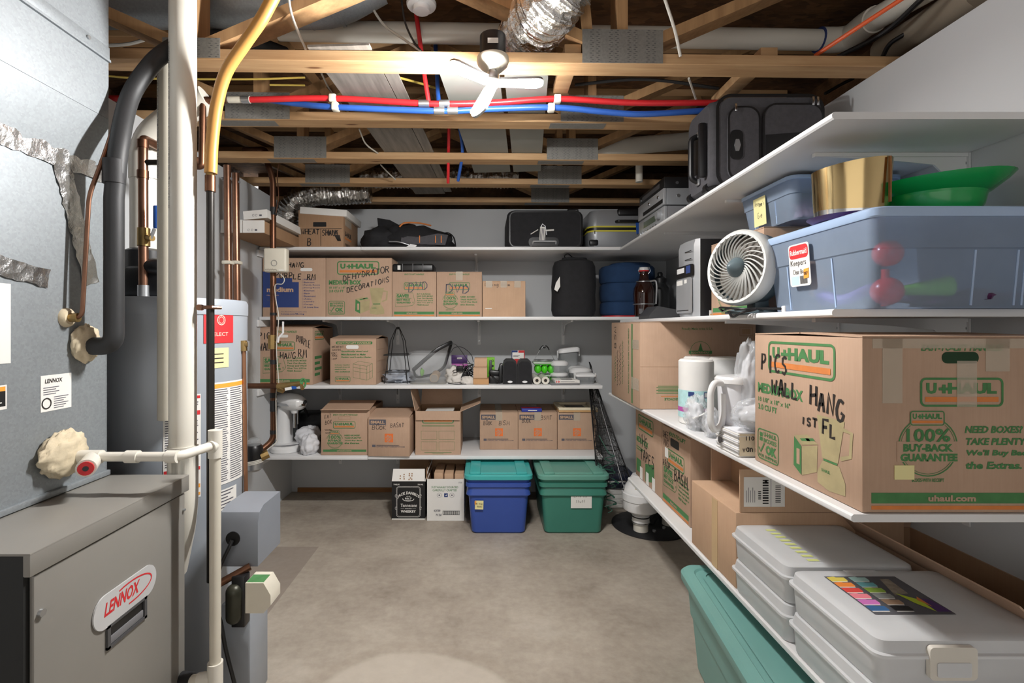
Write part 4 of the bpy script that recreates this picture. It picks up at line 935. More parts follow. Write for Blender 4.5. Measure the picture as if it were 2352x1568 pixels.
def buyback(mb, M, w, h, cy=.36, cx=.30, r=.15):
    C_ = (cx*w, cy*h); r = r*w
    for k, t in ((1, .010), (.93, .004)): mb.ribbon([(C_[0]+r*k*cos(radians(a)), C_[1]+r*k*sin(radians(a))) for a in range(0, 360, 10)], r*t*4, UGREEN, M, .0008, True)
    mb.rect(C_[0]-r*.62, C_[1]+r*.72, C_[0]+r*.56, C_[1]+r*1.2, CARD, M, .0010)
    uhaul(mb, M, C_[0]-r*.62, C_[1]+r*.72, r*1.18, r*.5, True, .0006)
    mb.rect(C_[0]-r*1.06, C_[1]-r*.52, C_[0]+r*1.08, C_[1]+r*.18, CARD, M, .0010)
    mb.text('100%', C_[0]-r*.74, C_[1]+r*.16, r*1.5, r*.46, UGREEN, M, .025, .0, .0014)
    mb.text('BUY-BACK', C_[0]-r*.85, C_[1]-r*.17, r*1.7, r*.27, UGREEN, M, .06, .0, .0014); mb.text('GUARANTEE', C_[0]-r*.95, C_[1]-r*.5, r*1.95, r*.27, UGREEN, M, .06, .0, .0014)
    mb.text('BOXES-WITH RECEIPT', C_[0]-r*.55, C_[1]-r*1.2, r*1.1, r*.12, UGREEN, M, .03)
def lines(mb, M, x, y, w, h, rows, bold=.04, mat=None):
    n = len(rows); rh = h/n
    mx = max(len(a) for a in rows)
    for i, a in enumerate(rows): mb.text(a, x, y+h-(i+1)*rh+rh*.2, w*min(1, len(a)/mx+.06), rh*.62, mat or UGREEN, M, bold, .2)
NEED = ['NEED BOXES?', 'TAKE PLENTY!', "We'll Buy Back", 'the Extras.']
BUND = ['BUY A BUNDLE-', 'SAVE EVEN MORE!', 'Test Our Bundle', "Prices and We'll", 'Give You $20 in', 'FREE Boxes!']
def saver(mb, M, w, h, x=.10, y=.26, k=.40, hh=.26):
    x0, y0, x1, y1 = w*x, h*y, w*(x+k), h*(y+hh)
    mb.ribbon([(x0, y0), (x1*.88, y0+h*.03), (x1, y0+h*.1), (x1*.9+w*.0, y1+h*.015), (x0+w*.01, y1)], h*.008, UGREEN, M, .0008, True)
    mb.text('SAVE!', x0+w*.025, y1-h*.095, (x1-x0)*.62, h*.08, UGREEN, M, .06); mb.rect(x0+w*.02, y1-h*.115, x1-w*.08, y1-h*.107, UGREEN, M)
    mb.text('BEST PRICE', x0+w*.025, y1-h*.165, (x1-x0)*.68, h*.042, UGREEN, M, .05); mb.text('GUARANTEED', x0+w*.025, y1-h*.225, (x1-x0)*.72, h*.042, UGREEN, M, .05)
    mb.ribbon([(x1-w*.045+w*.012*cos(radians(a)), y0+h*.10+w*.012*sin(radians(a))) for a in range(0, 360, 30)], h*.006, UGREEN, M, .0008, True)
def handle(mb, M, w, h, y=.86, ww=.13, hh=.055, mat=None):
    mb.prism(rr2(w*.5-w*ww/2, h*y, w*.5+w*ww/2, h*(y+hh), h*hh*.45), .0004, .0012, mat or BLACKP, M)
def stencil(mb, M, x, y, s):
    mb.rect(x, y, x+s, y+s, HDO, M, .0009)
    for i, wd in enumerate(('THE', 'HOME', 'DEPOT')):
        hh = s*.2; ww = s*(.45, .72, .8)[i]; c = (x+s*(.30, .46, .62)[i], y+s*(.66, .48, .30)[i])
        vs, fs, _ = textgeo(wd, .05); a = radians(45)
        mb.add([(c[0]+(u-.5)*ww*cos(a)-(v-.5)*hh*sin(a), c[1]+(u-.5)*ww*sin(a)+(v-.5)*hh*cos(a), .0014) for u, v in vs], fs, CARD, M)
def small(mb, M, w, h, faint=False):
    mb.rect(w*.03, h*.80, w*.43, h*.935, GREYP, M); mb.text('SMALL', w*.06, h*.83, w*.34, h*.075, CARDL, M, .05, 0, .0013)
    stencil(mb, M, w*.40, h*.36, w*.205)
    mb.rect(w*.10, h*.235, w*.18, h*.295, GREYP, M); mb.rect(w*.20, h*.268, w*.74, h*.292, GREYP, M, .0007)
    mb.text('FOR MORE INFORMATION ON MOVING', w*.20, h*.27, w*.56, h*.024, CARDD, M, .0, 0, .0011); mb.text('SUPPLIES VISIT HOMEDEPOT.COM', w*.20, h*.232, w*.68, h*.026, GREYP, M, .02)
G2 = 'cartons on the second back shelf'
y2 = 3.45
def span(a, b, y): return PX(a, y), PX(b, y)
# -- second shelf
x0, x1 = span(603, 748, y2); c = Carton('brown medium carton with a blue panel, marked HANG PURPLE RM', x0, x1, y2, .46, SH[1], .406, group=G2); w, h = c.w, c.h
m = c.m; M = c.F
m.poly([(0.002, h*.16, .0008), (w*.575, h*.16, .0008), (w*.575, h*.59, .0008), (w*.47, h*.59, .0008), (w*.47, h*.66, .0008), (w*.17, h*.66, .0008), (w*.17, h*.77, .0008), (0.002, h*.77, .0008)], BLUEP, M)
m.text('medium', w*.07, h*.42, w*.42, h*.085, CARDL, M, .04, 0, .0014); m.text('mediano', w*.07, h*.355, w*.19, h*.03, CARDL, M, 0, 0, .0014); m.text('3.0 cu ft', w*.07, h*.27, w*.1, h*.025, GREYP, M, 0, 0, .0014)
for i, s_ in enumerate(('FRAGILE', 'Bedroom', 'Family Room', 'Dining Room', 'Kitchen', 'Bath', 'Basement', 'Attic', 'Laundry', 'Garage', 'A Lowe Box')):
    m.text(s_, w*.66, h*(.62-i*.047), w*min(.25, len(s_)*.023), h*.026, BLUEP, M, .01); m.ribbon([(w*.63, h*(.62-i*.047)), (w*.645, h*(.62-i*.047)), (w*.645, h*(.645-i*.047)), (w*.63, h*(.645-i*.047))], .0012, BLUEP, M, .0008, True)
m.text('For More Moving Supplies Visit', w*.30, h*.075, w*.40, h*.018, BLUEP, M); m.text('Lowes.com/Moving', w*.30, h*.03, w*.36, h*.032, BLUEP, M, .02)
m.hand('HANG', w*.40, h*.84, w*.27, h*.085, INK, M, .007); m.hand('PURPLE RM', w*.20, h*.66, w*.66, h*.095, INK, M, .007, -.05)
m.prism(rr2(w*.60, h*.775, w*.79, h*.83, h*.025), .0004, .0012, PAPER, M)
c.close()
x0, x1 = span(748.5, 900, y2); c = Carton('brown medium carton with a toaster drawing, marked DEHYDRATOR DECORATIONS', x0, x1, y2, .46, SH[1], .406, group=G2)
medium(c.m, c.F, c.w, c.h); c.m.hand('DEHYDRATOR', c.w*.26, c.h*.61, c.w*.72, c.h*.10, INK, c.F, .006, .2); c.m.hand('DECORATIONS', c.w*.32, c.h*.41, c.w*.66, c.h*.09, INK, c.F, .006, .27); c.close()
x0, x1 = span(900.5, 1002, y2); c = Carton('small brown carton marked DVD with a SAVE price tag print, under the black binder', x0, x1, y2, .42, SH[1], .311, group=G2)
w, h = c.w, c.h; easy(c.m, c.F, w, h, .925); uhaul(c.m, c.F, w*.27, h*.60, w*.47, h*.16); saver(c.m, c.F, w, h, .08, .22, .44, .30); lines(c.m, c.F, w*.56, h*.24, w*.36, h*.29, BUND, .03); footer(c.m, c.F, w, h)
c.m.hand('DVD', w*.37, h*.55, w*.47, h*.19, GREYP, c.F, .006, .2); c.close()
x0, x1 = span(1002.8, 1107, y2); c = Carton('small brown carton marked DVD with a 100% buy-back seal', x0, x1, y2, .42, SH[1], .311, group=G2)
w, h = c.w, c.h; easy(c.m, c.F, w, h, .925); uhaul(c.m, c.F, w*.27, h*.60, w*.47, h*.16); buyback(c.m, c.F, w, h, .35, .30, .17); lines(c.m, c.F, w*.52, h*.24, w*.38, h*.23, NEED); footer(c.m, c.F, w, h)
c.m.hand('DVD', w*.2, h*.53, w*.56, h*.18, GREYP, c.F, .0075); c.close(axis='y')
x0, x1 = span(1108, 1207, y2); c = Carton('plain brown carton marked Living Room with three tape strips', x0, x1, y2, .36, SH[1], .247, CARDL, group=G2)
w, h = c.w, c.h; c.m.hand('Living Room', w*.06, h*.86, w*.6, h*.085, INK, c.F, .003)
c.close(False)
for fx in (.08, .42, .74): MB().b2((-w/2+w*fx, -c.d/2-.0014, h-.045), (-w/2+w*(fx+.15), -c.d/2-.0004, h+.0005), TAPE).build('packing_tape', c.t, 'clear packing tape')
MB().b2((-w/2+.02, -c.d/2-.0012, .055), (-w/2+.065, -c.d/2-.0004, .061), PAPER).build('tape_scrap', c.t)
bd = thing('binder', 'black ribbed case lying on the first DVD carton', 'case', (PX(950, 3.5), 3.56, SH[1]+.3125))
MB().box((0, 0, .028), (.285, .2, .054), BLACK, None, .012, 3).build('cover', bd)
for k in range(1, 4): MB().b2((-.1425+k*.071-.003, -.102, .002), (-.1425+k*.071+.003, .1, .0565), GREYPL, None, .001).build('rib', bd)
MB().b2((-.105, -.1035, .013), (-.085, -.1005, .043), PAPER).build('label', bd, 'small white label')
# stuff sack
ss = thing('stuff_sack', 'black sleeping bag in a stuff sack standing on the second back shelf', 'sleeping bag', (PX(1317, 3.6), 3.6, SH[1]))
rings = []
for z, k in ((0, .78), (.012, .92), (.05, .99), (.16, .97), (.22, 1.0), (.30, .96), (.36, .95), (.395, .86), (.408, .66), (.411, .4)):
    rings.append([(x*k*(1+.03*noise.noise(V((x*9, y*9, z*14)))), y*k*(1+.05*noise.noise(V((x*9, y*9, z*11)))), z) for x, y, _ in rrect(.315, .26, .11, 0, 7)])
MB().loft(rings, BFAB).build('sack', ss)
MB().tube(smooth_path([(-.06, -.05, .41), (-.075, -.07, .432), (-.05, -.075, .445), (-.02, -.06, .425), (.02, -.04, .413)], 6), .004, BLACK, None, 6).sphere((.0, -.03, .413), (.09, .06, .014), BFAB, None, 14, 8, .2, 6, 2).build('drawstring', ss)
MB().poly([(-.145, -.133, .235), (-.118, -.137, .28), (-.115, -.137, .21), (-.135, -.135, .175), (-.155, -.125, .19)], PAPER).build('torn_tag', ss, 'torn white tag')
# rolled pads
rp_ = thing('folded_pad', 'thick navy blue pad folded in three layers with a red base', 'pad', (PX(1440, 3.75), 3.765, SH[1]))
MB().loft([[(x, y, z) for x, y, _ in rrect(.37, .3, .12, 0, 6)] for z in (0, .014)], RED).build('base', rp_, 'red base layer')
for k, (z, hh, ww) in enumerate(((.015, .10, .385), (.117, .135, .39), (.254, .125, .40))):
    rr_ = [[(x*s_, y*s_, z+hh*q) for x, y, _ in rrect(ww, .33, .14, 0, 6)] for q, s_ in ((0, .93), (.12, .985), (.5, 1.0), (.88, .985), (1, .92))]
    MB().loft(rr_, NAVY).build('fold', rp_)
MB().loft([[(x*s_+.02, y*s_, z) for x, y, _ in rrect(.30, .26, .11, 0, 6)] for z, s_ in ((.378, 1), (.395, .99), (.403, .9))], NAVY).build('top_fold', rp_)
# growler and bottle
gr = thing('growler', 'amber glass swing-top jug with a metal handle', 'bottle', (PX(1480, 3.48), 3.49, SH[1]))
MB().lathe([(.05, 0), (.066, .006), (.068, .08), (.071, .12), (.073, .16), (.069, .20), (.05, .24), (.033, .265), (.029, .30), (.031, .325)], AMBER, None, 36).build('jug', gr)
MB().lathe([(.034, .325), (.034, .335), (.028, .345)], WPL, None, 24).build('stopper', gr)
MB().lathe([(.0335, .315), (.036, .32), (.0335, .326)], REDP, None, 24).build('gasket', gr, 'orange-red gasket')
for z in (.245, .088): MB().tube([((.053 if z > .2 else .0725)*cos(radians(a)), (.053 if z > .2 else .0725)*sin(radians(a)), z) for a in range(0, 360, 15)], .0035, ALU, None, 6, True).build('metal_band', gr)
MB().tube(bend([(.03, -.044, .245), (.062, -.066, .25), (.066, -.07, .20), (.062, -.062, .088)], .03), .007, ALU, None, 8).build('handle', gr)
MB().tube([(-.03, -.005, .30), (-.042, -.01, .32), (-.035, -.01, .345), (.035, -.01, .345), (.042, -.01, .32), (.03, -.005, .30)], .002, ALU, None, 6).build('wire_bail', gr)
MB().rect(-.055, .02, -.03, .055, GREYM, frame((0, -.0695, 0), (1, 0, 0), (0, 0, 1))).build('label', gr, 'small square label')
wb_ = thing('water_bottle', 'matte black insulated bottle with a loop cap', 'bottle', (PX(1524, 3.55), 3.62, SH[1]))
MB().lathe([(.05, 0), (.062, .006), (.064, .03), (.064, .19), (.058, .215), (.042, .235), (.04, .25)], BOTTLE, None, 32).build('flask', wb_)
MB().lathe([(.044, .251), (.045, .28), (.03, .288), (.018, .30), (.018, .318), (.013, .326)], BLACK, None, 28).build('cap', wb_)
MB().tube([(-.044, -.02, .268), (-.062, -.03, .26), (-.055, -.04, .245), (-.03, -.042, .25)], .005, BLACK, None, 8).build('strap', wb_)
# -- top shelf
y1 = 3.46
g = 'long flat cartons at the end of the top shelf'
fc = thing('flat_carton', 'long flat brown carton with white end flaps, sticking out past the shelf edge', 'box', (-1.41, 3.42, SH[0]+.001), 0, g)
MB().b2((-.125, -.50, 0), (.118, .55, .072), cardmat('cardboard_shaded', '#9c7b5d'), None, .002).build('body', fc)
e = MB().b2((-.135, -.506, .002), (-.008, -.5005, .078), PAPER).b2((-.004, -.506, .002), (.120, -.5005, .074), PAPER)
EM = frame((-.135, -.5062, 0), (1, 0, 0), (0, 0, 1))
for ox in (.035, .165):
    for k in range(2): e.ribbon([(ox+k*.02+.006*cos(radians(a)), .018+.006*sin(radians(a))) for a in range(0, 330, 40)], .0016, GREYP, EM)
    e.rect(ox+.035, .013, ox+.05, .022, GREYP, EM)
e.build('end_flap', fc, 'white printed end flaps')
fc2 = thing('flat_carton', 'thin white carton tilted on top of the long flat brown carton', 'box', (-1.35, 3.36, SH[0]+.115), 0, g)
b = MB().b2((-.07, -.43, -.028), (.07, .40, .022), PAPER, T(rx=0, ry=radians(-5)))
EM = frame((-.07, -.4305, -.028), (1, 0, .03), (0, 0, 1))
for k in range(2): b.ribbon([(.06+k*.018+.006*cos(radians(a)), .018+.006*sin(radians(a))) for a in range(0, 330, 40)], .0016, GREYP, EM)
b.rect(.095, .013, .11, .022, GREYP, EM); b.build('body', fc2)
x0, x1 = span(685, 789, y1); ab = Carton('archive carton with a white lid, marked WHEAT and B in black', x0, x1, y1, .385, SH[0], .262, CARDD, name='archive_box')
w, h = ab.w, ab.h; m = ab.m
m.prism(rr2(w*.33, h*.56, w*.62, h*.68, .004), .0004, .001, BLACKP, ab.F)
m.ribbon([(w*.03, h*.50), (w*.96, h*.51)], .0035, INK, ab.F); m.ribbon([(w*.50, h*.5), (w*.5, h*.05)], .0035, INK, ab.F)
m.hand('WHEAT', w*.07, h*.36, w*.41, h*.13, INK, ab.F, .006); m.hand('B', w*.20, h*.06, w*.12, h*.22, INK, ab.F, .007); m.hand('SHAUE', w*.53, h*.32, w*.38, h*.15, INK, ab.F, .006)
for k in range(7): m.ribbon([(w*(.64+k*.035), h*.46), (w*(.66+k*.036), h*.33)], .006, INK, ab.F); m.ribbon([(w*(.8+k*.018), h*.34), (w*(.88+k*.01), h*.18)], .005, INK, ab.F, .0014)
m.text('U-HAUL', .03, h*.34, .17, h*.13, INK, ab.R, .05); m.rect(.03, h*.26, .2, h*.31, UORANGE, ab.R); m.text('WHEAT', .04, h*.06, .13, h*.1, INK, ab.R, .02)
m.box((0, 0, h/2), (w, ab.d, h), CARDD, None, .004); m.build('body', ab.t)
MB().b2((-w/2-.005, -ab.d/2-.005, h-.035), (w/2+.007, ab.d/2+.004, h+.012), PAPER, T(ry=radians(4)), .003).build('lid', ab.t, 'white carton lid set crooked')
MB().b2((w/2+.0005, -ab.d/2+.04, h-.1), (w/2+.0015, -ab.d/2+.20, h-.045), TAPE).build('packing_tape', ab.t)
# sports bag
sb = thing('sports_bag', 'black and grey sports bag with orange piping slumped on the top back shelf', 'bag', (PX(940, 3.6), 3.64, SH[0]))
def lump(c, r, mat, amp=.1, seed=1, fr=5): return MB().sphere(c, r, mat, None, 24, 14, amp, fr, seed, 0)
lump((-.20, 0, .06), (.15, .16, .115), BFAB, .18, 2).build('body_panel', sb)
mbx = lump((.05, -.01, .05), (.27, .17, .13), BFAB, .14, 3); mbx.build('body', sb)
lump((-.02, -.03, .09), (.16, .12, .10), BFAB, .2, 8).build('side_pocket', sb)
MB().loft([[(-.24, .06, .14), (-.16, .04, .10), (0, .04, .12), (-.02, .07, .16)], [(-.255, .07, .262), (-.16, .06, .245), (-.03, .05, .175), (-.06, .08, .18)]], BFAB).build('stiff_flap', sb)
SBM = frame((-.33, -.178, 0), (1, 0, 0), (0, 0, 1))
MB().tube(smooth_path([(-.055, -.135, .155), (-.02, -.12, .185), (.06, -.07, .196), (.11, -.05, .192), (.16, -.08, .175)], 6), .006, UORANGE, None, 8).build('piping', sb, 'bright orange piping')
MB().prism([(.29, .03), (.60, .02), (.62, .09), (.55, .10), (.42, .075), (.30, .085)], -.02, .002, GFAB, SBM).build('mesh_panel', sb, 'grey mesh panel')
for x in (.42, .53, .57): MB().rect(x, .035, x+.006, .085, UORANGE, SBM, .0035).build('stripe', sb, 'orange stitched stripe')
MB().tube(smooth_path([(.25, -.06, .12), (.285, -.08, .122), (.325, -.09, .085), (.335, -.09, .01), (.31, -.09, .01)], 6), .011, BFAB, None, 8, flat=.4).build('strap', sb)
MB().tube(smooth_path([(-.12, -.175, .045), (-.05, -.19, .04), (.02, -.185, .02)], 5), .004, ALU, None, 6).build('trim', sb, 'shiny grey trim')
MB().prism([(0, .004), (.03, .026), (.075, .018), (.065, .004)], -.01, .004, WPL, frame((.0, -.185, .0), (1, 0, 0), (0, 0, 1))).build('graphic', sb, 'white lettering fragment')
# black suitcase on its side
bs = thing('suitcase', 'black soft suitcase lying on its side with a striped luggage tag', 'suitcase', (PX(1247, 3.6), 3.66, SH[0]))
MB().loft([[(x*s_, y, z) for x, _, z in [(p[0], 0, p[1]) for p in rr2(-.265, .0, .265, .262, .045)]] for y, s_ in ((-.19, .95), (-.175, 1), (.19, 1), (.205, .95))], BFAB).build('shell', bs)
SM = frame((-.265, -.191, 0), (1, 0, 0), (0, 0, 1))
MB().ribbon(rr2(.02, .01, .51, .252, .04), .008, BLACK, SM, .003, True).build('piping', bs)
MB().tube(bend([(-.085, -.19, .03), (-.085, -.205, .045), (.075, -.205, .045), (.075, -.19, .03)], .02), .007, SILV, None, 8).build('pull_handle', bs, 'silver pull handle')
MB().prism(rr2(.15, .01, .36, .075, .03), .0, .003, BLACK, SM).build('handle_recess', bs)
tg_ = MB().b2((-.045, -.200, .04), (-.005, -.196, .145), PAPER, T(ry=radians(4)))
for k in range(4): tg_.b2((-.041+k*.010, -.2008, .045), (-.037+k*.010, -.2003, .135), GREYP, T(ry=radians(4)))
tg_.build('luggage_tag', bs, 'white striped luggage tag')
MB().tube([(-.03, -.20, .145), (-.02, -.2, .165), (.0, -.2, .15), (.01, -.2, .09)], .004, ALU, None, 6).tube([(-.1, -.2, .095), (-.05, -.203, .125)], .01, PAPER, None, 6, flat=.4).tube([(0, -.2, .12), (.06, -.2, .125)], .006, PAPER, None, 6).build('tag_strap', bs, 'white tag straps')
MB().tube(bend([(.17, -.12, .262), (.17, -.12, .285), (.24, -.12, .285), (.24, -.12, .262)], .01), .006, BLACK, None, 8).build('side_handle', bs)
# silver suitcase
sv = thing('suitcase', 'silver hard suitcase with yellow zip tape lying behind the stacked stereo units', 'suitcase', (PX(1432, 3.62), 3.68, SH[0]))
def sring(z, s_, dy=0): return [(x*s_, y*s_, z) for x, y, _ in rrect(.56, .40, .06, 0, 5)]
MB().loft([sring(0, .93), sring(.02, .98), sring(.115, 1.0)], SILVD).build('lower_shell', sv)
MB().loft([sring(.155, 1.0), sring(.235, .985), sring(.268, .93), sring(.275, .8)], SILVD).build('upper_shell', sv)
MB().loft([sring(.115, .992), sring(.155, .992)], BLACK).build('zipper', sv)
for z in (.116, .146): MB().loft([sring(z, 1.004), sring(z+.011, 1.004)], YCAB if False else plain('yellow_zip%d' % int(z*1000), '#c9c040', .5)).build('zip_tape', sv, 'yellow zip tape')
MB().tube(bend([(-.09, -.2, .185), (-.08, -.222, .185), (.10, -.222, .185), (.11, -.2, .185)], .015), .010, BLACK, None, 10).build('side_handle', sv)
MB().b2((-.08, -.205, .225), (.13, -.17, .279), BLACK, None, .015, 3).build('handle_recess', sv, 'black handle recess')
MB().b2((-.275, -.214, .02), (-.215, -.18, .06), BLACK, None, .01).build('wheel_guard', sv)
MB().b2((-.243, -.209, .10), (-.237, -.206, .122), STEEL).build('zip_pull', sv)
MB().b2((.055, -.2145, .095), (.095, -.211, .185), BLUE, T(ry=radians(-4))).build('luggage_tag', sv, 'blue luggage tag')
# ---------------------------------------------------------------- third back shelf
G3 = 'cartons on the third back shelf'
x0, x1 = span(587, 718, 3.44); c = Carton('brown carton marked PICS WALL HANG PURPLE RM behind the copper main', x0, x1, 3.44, .46, SH[2], PZ(752, 3.44)-SH[2], group=G3)
w, h = c.w, c.h; m = c.m; easy(m, c.F, w, h, .91, .44); uhaul(m, c.F, w*.30, h*.60, w*.39, h*.155)
saver(m, c.F, w, h, .13, .20, .40, .28); lines(m, c.F, w*.55, h*.22, w*.34, h*.27, BUND, .03); m.rect(w*.03, h*.045, w*.95, h*.10, UGREEN, c.F); m.text('uhaul.com', w*.35, h*.055, w*.25, h*.035, CARD, c.F, .04, 0, .0014); m.rect(w*.03, h*.012, w*.95, h*.035, UORANGE, c.F)
m.prism(rr2(w*.41, h*.825, w*.57, h*.875, .006), .0004, .0012, PAPER, c.F)
m.hand('PICS', w*.07, h*.80, w*.26, h*.12, INK, c.F, .006); m.hand('WALL', w*.06, h*.60, w*.28, h*.13, INK, c.F, .006); m.hand('HANG', w*.43, h*.46, w*.29, h*.11, INK, c.F, .006); m.hand('PURPLE', w*.72, h*.76, w*.25, h*.12, INK, c.F, .005, -.55); m.hand('RM', w*.75, h*.50, w*.16, h*.14, INK, c.F, .006, -.3)
uhaul(m, c.R, .04, h*.78, .2, h*.16); 
for k in range(4): m.rect(.04, h*(.14+k*.1), .15+k % 2*.04, h*(.19+k*.1), UGREEN, c.R)
c.close(False, .022)
x0, x1 = span(758, 864, 3.44); c = Carton('brown carton printed EASY-TO-LIFT HANDLES with a drawing of stacked boxes', x0, x1, 3.44, .42, SH[2], PZ(777, 3.44)-SH[2], group=G3)
w, h = c.w, c.h; m = c.m; m.prism(rr2(w*.13, h*.875, w*.92, h*.935, .008), .0003, .0008, UGREEN, c.F); m.text('EASY-TO-LIFT HANDLES', w*.16, h*.888, w*.72, h*.036, CARDL, c.F, .03, .2, .0012)
m.prism(rr2(w*.35, h*.775, w*.62, h*.855, .010), .0004, .0011, PAPER, c.F)
lines(m, c.F, w*.24, h*.56, w*.66, h*.19, ['Specifically sized and', 'Manufactured to Make', 'Packing and Loading Easier.'], .04)
lines(m, c.F, w*.10, h*.26, w*.33, h*.19, ['Industry leading', 'sidewall strength', 'stack higher', 'with confidence!'], .04); uhaul(m, c.F, w*.11, h*.06, w*.33, h*.115)
bx = [(.50, .16), (.80, .10), (.92, .16), (.92, .46), (.62, .51), (.50, .45)]
m.ribbon([(w*a, h*b) for a, b in bx], .0018, UGREEN, c.F, .0008, True)
for a, b in (((.80, .10), (.80, .40)), ((.50, .45), (.80, .40)), ((.80, .40), (.92, .46)), ((.65, .13), (.65, .43)), ((.5, .30), (.80, .25)), ((.80, .25), (.92, .31)), ((.86, .13), (.86, .43)), ((.5, .38), (.8, .33))): m.ribbon([(w*a[0], h*a[1]), (w*b[0], h*b[1])], .0016, UGREEN, c.F)
m.hand('BREAKFAST', w*.04, h*.80, w*.26, h*.04, INK, c.F, .002); m.hand('GRANDS', w*.05, h*.735, w*.2, h*.04, INK, c.F, .002); m.hand('COAT', w*.03, h*.66, w*.12, h*.04, INK, c.F, .002); m.hand('RACK', w*.05, h*.61, w*.12, h*.04, INK, c.F, .002); m.hand('LAMP', w*.04, h*.545, w*.12, h*.035, INK, c.F, .002)
for k in range(3): m.rect(.03, h*(.25+k*.25), .3, h*(.255+k*.25), CARDD, c.R)
c.close(False, .018)
# wire obelisk
ob = thing('wire_obelisk', 'small black wire obelisk standing on a grey plastic bag', 'plant support', (PX(915, 3.62), 3.60, SH[2]))
hw_ = .082
for sx, sy in ((-1, -1), (1, -1), (1, 1), (-1, 1)):
    MB().tube([(sx*hw_, sy*hw_, 0), (sx*.045, sy*.045, .30), (sx*.028, sy*.028, .345), (sx*.012, sy*.012, .385), (0, 0, .395)], .0032, BLACK, None, 6).build('leg', ob)
for z, r_ in ((.08, .074), (.20, .085)): MB().tube([(-r_, -r_, z), (r_, -r_, z), (r_, r_, z), (-r_, r_, z)], .003, BLACK, None, 6, True).build('cross_ring', ob)
MB().lathe([(.004, .38), (.014, .387), (.012, .398), (.004, .40)], BLACK, None, 16).build('finial', ob)
pb = MB().sphere((0, 0, .03), (.115, .10, .05), plain('grey_bag', '#a3a9b3', .4, var=.1), None, 26, 14, .35, 7, 4, 0)
single(pb, 'plastic_bag', 'crumpled grey plastic bag under the wire obelisk', 'bag', (PX(915, 3.6), 3.62, SH[2]+.001))
# clear bins with dark rim
cb_ = thing('clear_bin', 'clear plastic bin with a tilted dark-rimmed lid inside, holding a cardboard tube', 'bin', (PX(987, 3.6), 3.60, SH[2]))
def cr(z, s_): return [(x*s_, y*s_, z) for x, y, _ in rrect(.27, .30, .04, 0, 4)]
MB().loft([cr(.0, .88), cr(.01, .92), cr(.22, 1.0)], CLEAR, None, True, False).build('tub', cb_)
fr_ = [V((-.10, -.12, .10)), V((.06, -.10, .24)), V((.16, -.06, .29)), V((.155, .03, .285)), V((.10, .06, .10)), V((.02, .0, .055)), V((-.09, -.08, .04))]
MB().tube(bend(fr_+[fr_[0]], .04), .0085, BLACK, None, 8, flat=1.6).build('lid_rim', cb_, 'dark rim of the tilted lid')
MB().poly(fr_, CLEAR).build('lid_window', cb_, 'clear lid pane')
MB().loft([cr(.0, .89), cr(.006, .93)], plain('tub_base', '#a7a49b', .4)).build('base', cb_)
single(MB().tube([(0, -.11, 0), (0, .05, .01)], .031, TAN, None, 24).cyl((0, -.1105, 0), (0, -.1115, 0), .027, plain('tube_end', '#8d8478', .8)), 'cardboard_tube', 'tan cardboard tube lying inside the clear bin', 'tube', (PX(998, 3.5), 3.58, SH[2]+.043))
single(MB().sphere((0, 0, 0), (.014, .014, .03), LIMEP, None, 10, 8, .3, 8, 2), 'green_sprig', 'small bright green plastic sprig inside the clear bin', 'ornament', (PX(967, 3.5), 3.55, SH[2]+.075))
# purple hang-pack, cables and cloth
pp = thing('hang_pack', 'purple and magenta hang-tab pack leaning behind the tangled adapters', 'package', (PX(1055, 3.72), 3.76, SH[2]+.002))
MB().b2((-.06, 0, 0), (.06, .03, .12), MAGE, None, .003).build('pouch', pp)
MB().b2((-.062, -.002, .12), (.058, .012, .185), PURP, None, .002).build('header_card', pp, 'dark purple header card')
MB().prism(rr2(-.02, .155, .018, .167, .005), .0, .0012, PAPER, frame((0, -.002, 0), (1, 0, 0), (0, 0, 1))).build('hang_hole', pp)
MB().rect(-.058, .07, -.028, .112, GREYM, frame((0, -.001, 0), (1, 0, 0), (0, 0, 1))).build('picture', pp)
single(MB().sphere((0, 0, .045), (.085, .07, .07), CLOTH, None, 40, 24, .2, 6, 6, 0), 'cloth', 'crumpled off-white cloth under the black adapters', 'cloth', (PX(1050, 3.55), 3.60, SH[2]+.001))
single(MB().sphere((0, 0, .02), (.05, .05, .032), CLOTH, None, 30, 18, .2, 6, 9, 0), 'cloth', 'small crumpled cloth by the three stacked brown boxes', 'cloth', (PX(1074, 3.48), 3.50, SH[2]+.001))
ad = thing('power_adapter', 'tangle of black power adapters and cords on the crumpled cloth', 'adapters', (PX(1062, 3.5), 3.56, SH[2]+.08))
for q, (p, s_) in enumerate((((-.02, -.03, .03), (.05, .03, .035)), ((.02, -.04, -.01), (.032, .03, .05)), ((.065, -.02, .0), (.04, .03, .06)))): MB().box(p, s_, BLACK, T(ry=.4*q, rx=.2), .006).build('plug_block', ad)
rr_ = random.Random(5)
for q in range(5):
    pts = [V((.05+rr_.uniform(-.05, .03), rr_.uniform(-.05, .0), rr_.uniform(-.04, .06))) for _ in range(9)]
    MB().tube(smooth_path(pts, 6), .0028, BLACK, None, 6).build('cord', ad)
MB().tube(smooth_path([(-.11, .02, .19), (-.05, .02, .19), (.02, .02, .10), (.05, 0, .06)], 8), .0022, BLACK, None, 6).build('cord', ad)
MB().tube(smooth_path([(-.09, .03, .13), (-.06, .03, .17), (.0, .02, .17), (.06, .0, .12), (.075, -.01, .07)], 8), .0022, BLACK, None, 6).build('cord', ad)
MB().tube([(-.05+.016*cos(radians(a)), -.06, .008+.009*sin(radians(a))) for a in range(0, 360, 30)], .003, BLACK, None, 6, True).build('cord_loop', ad)
MB().tube(smooth_path([(-.1, -.06, -.075), (-.04, -.11, -.077), (.03, -.1, -.077)], 6), .003, BLACK, None, 6).build('cord', ad)
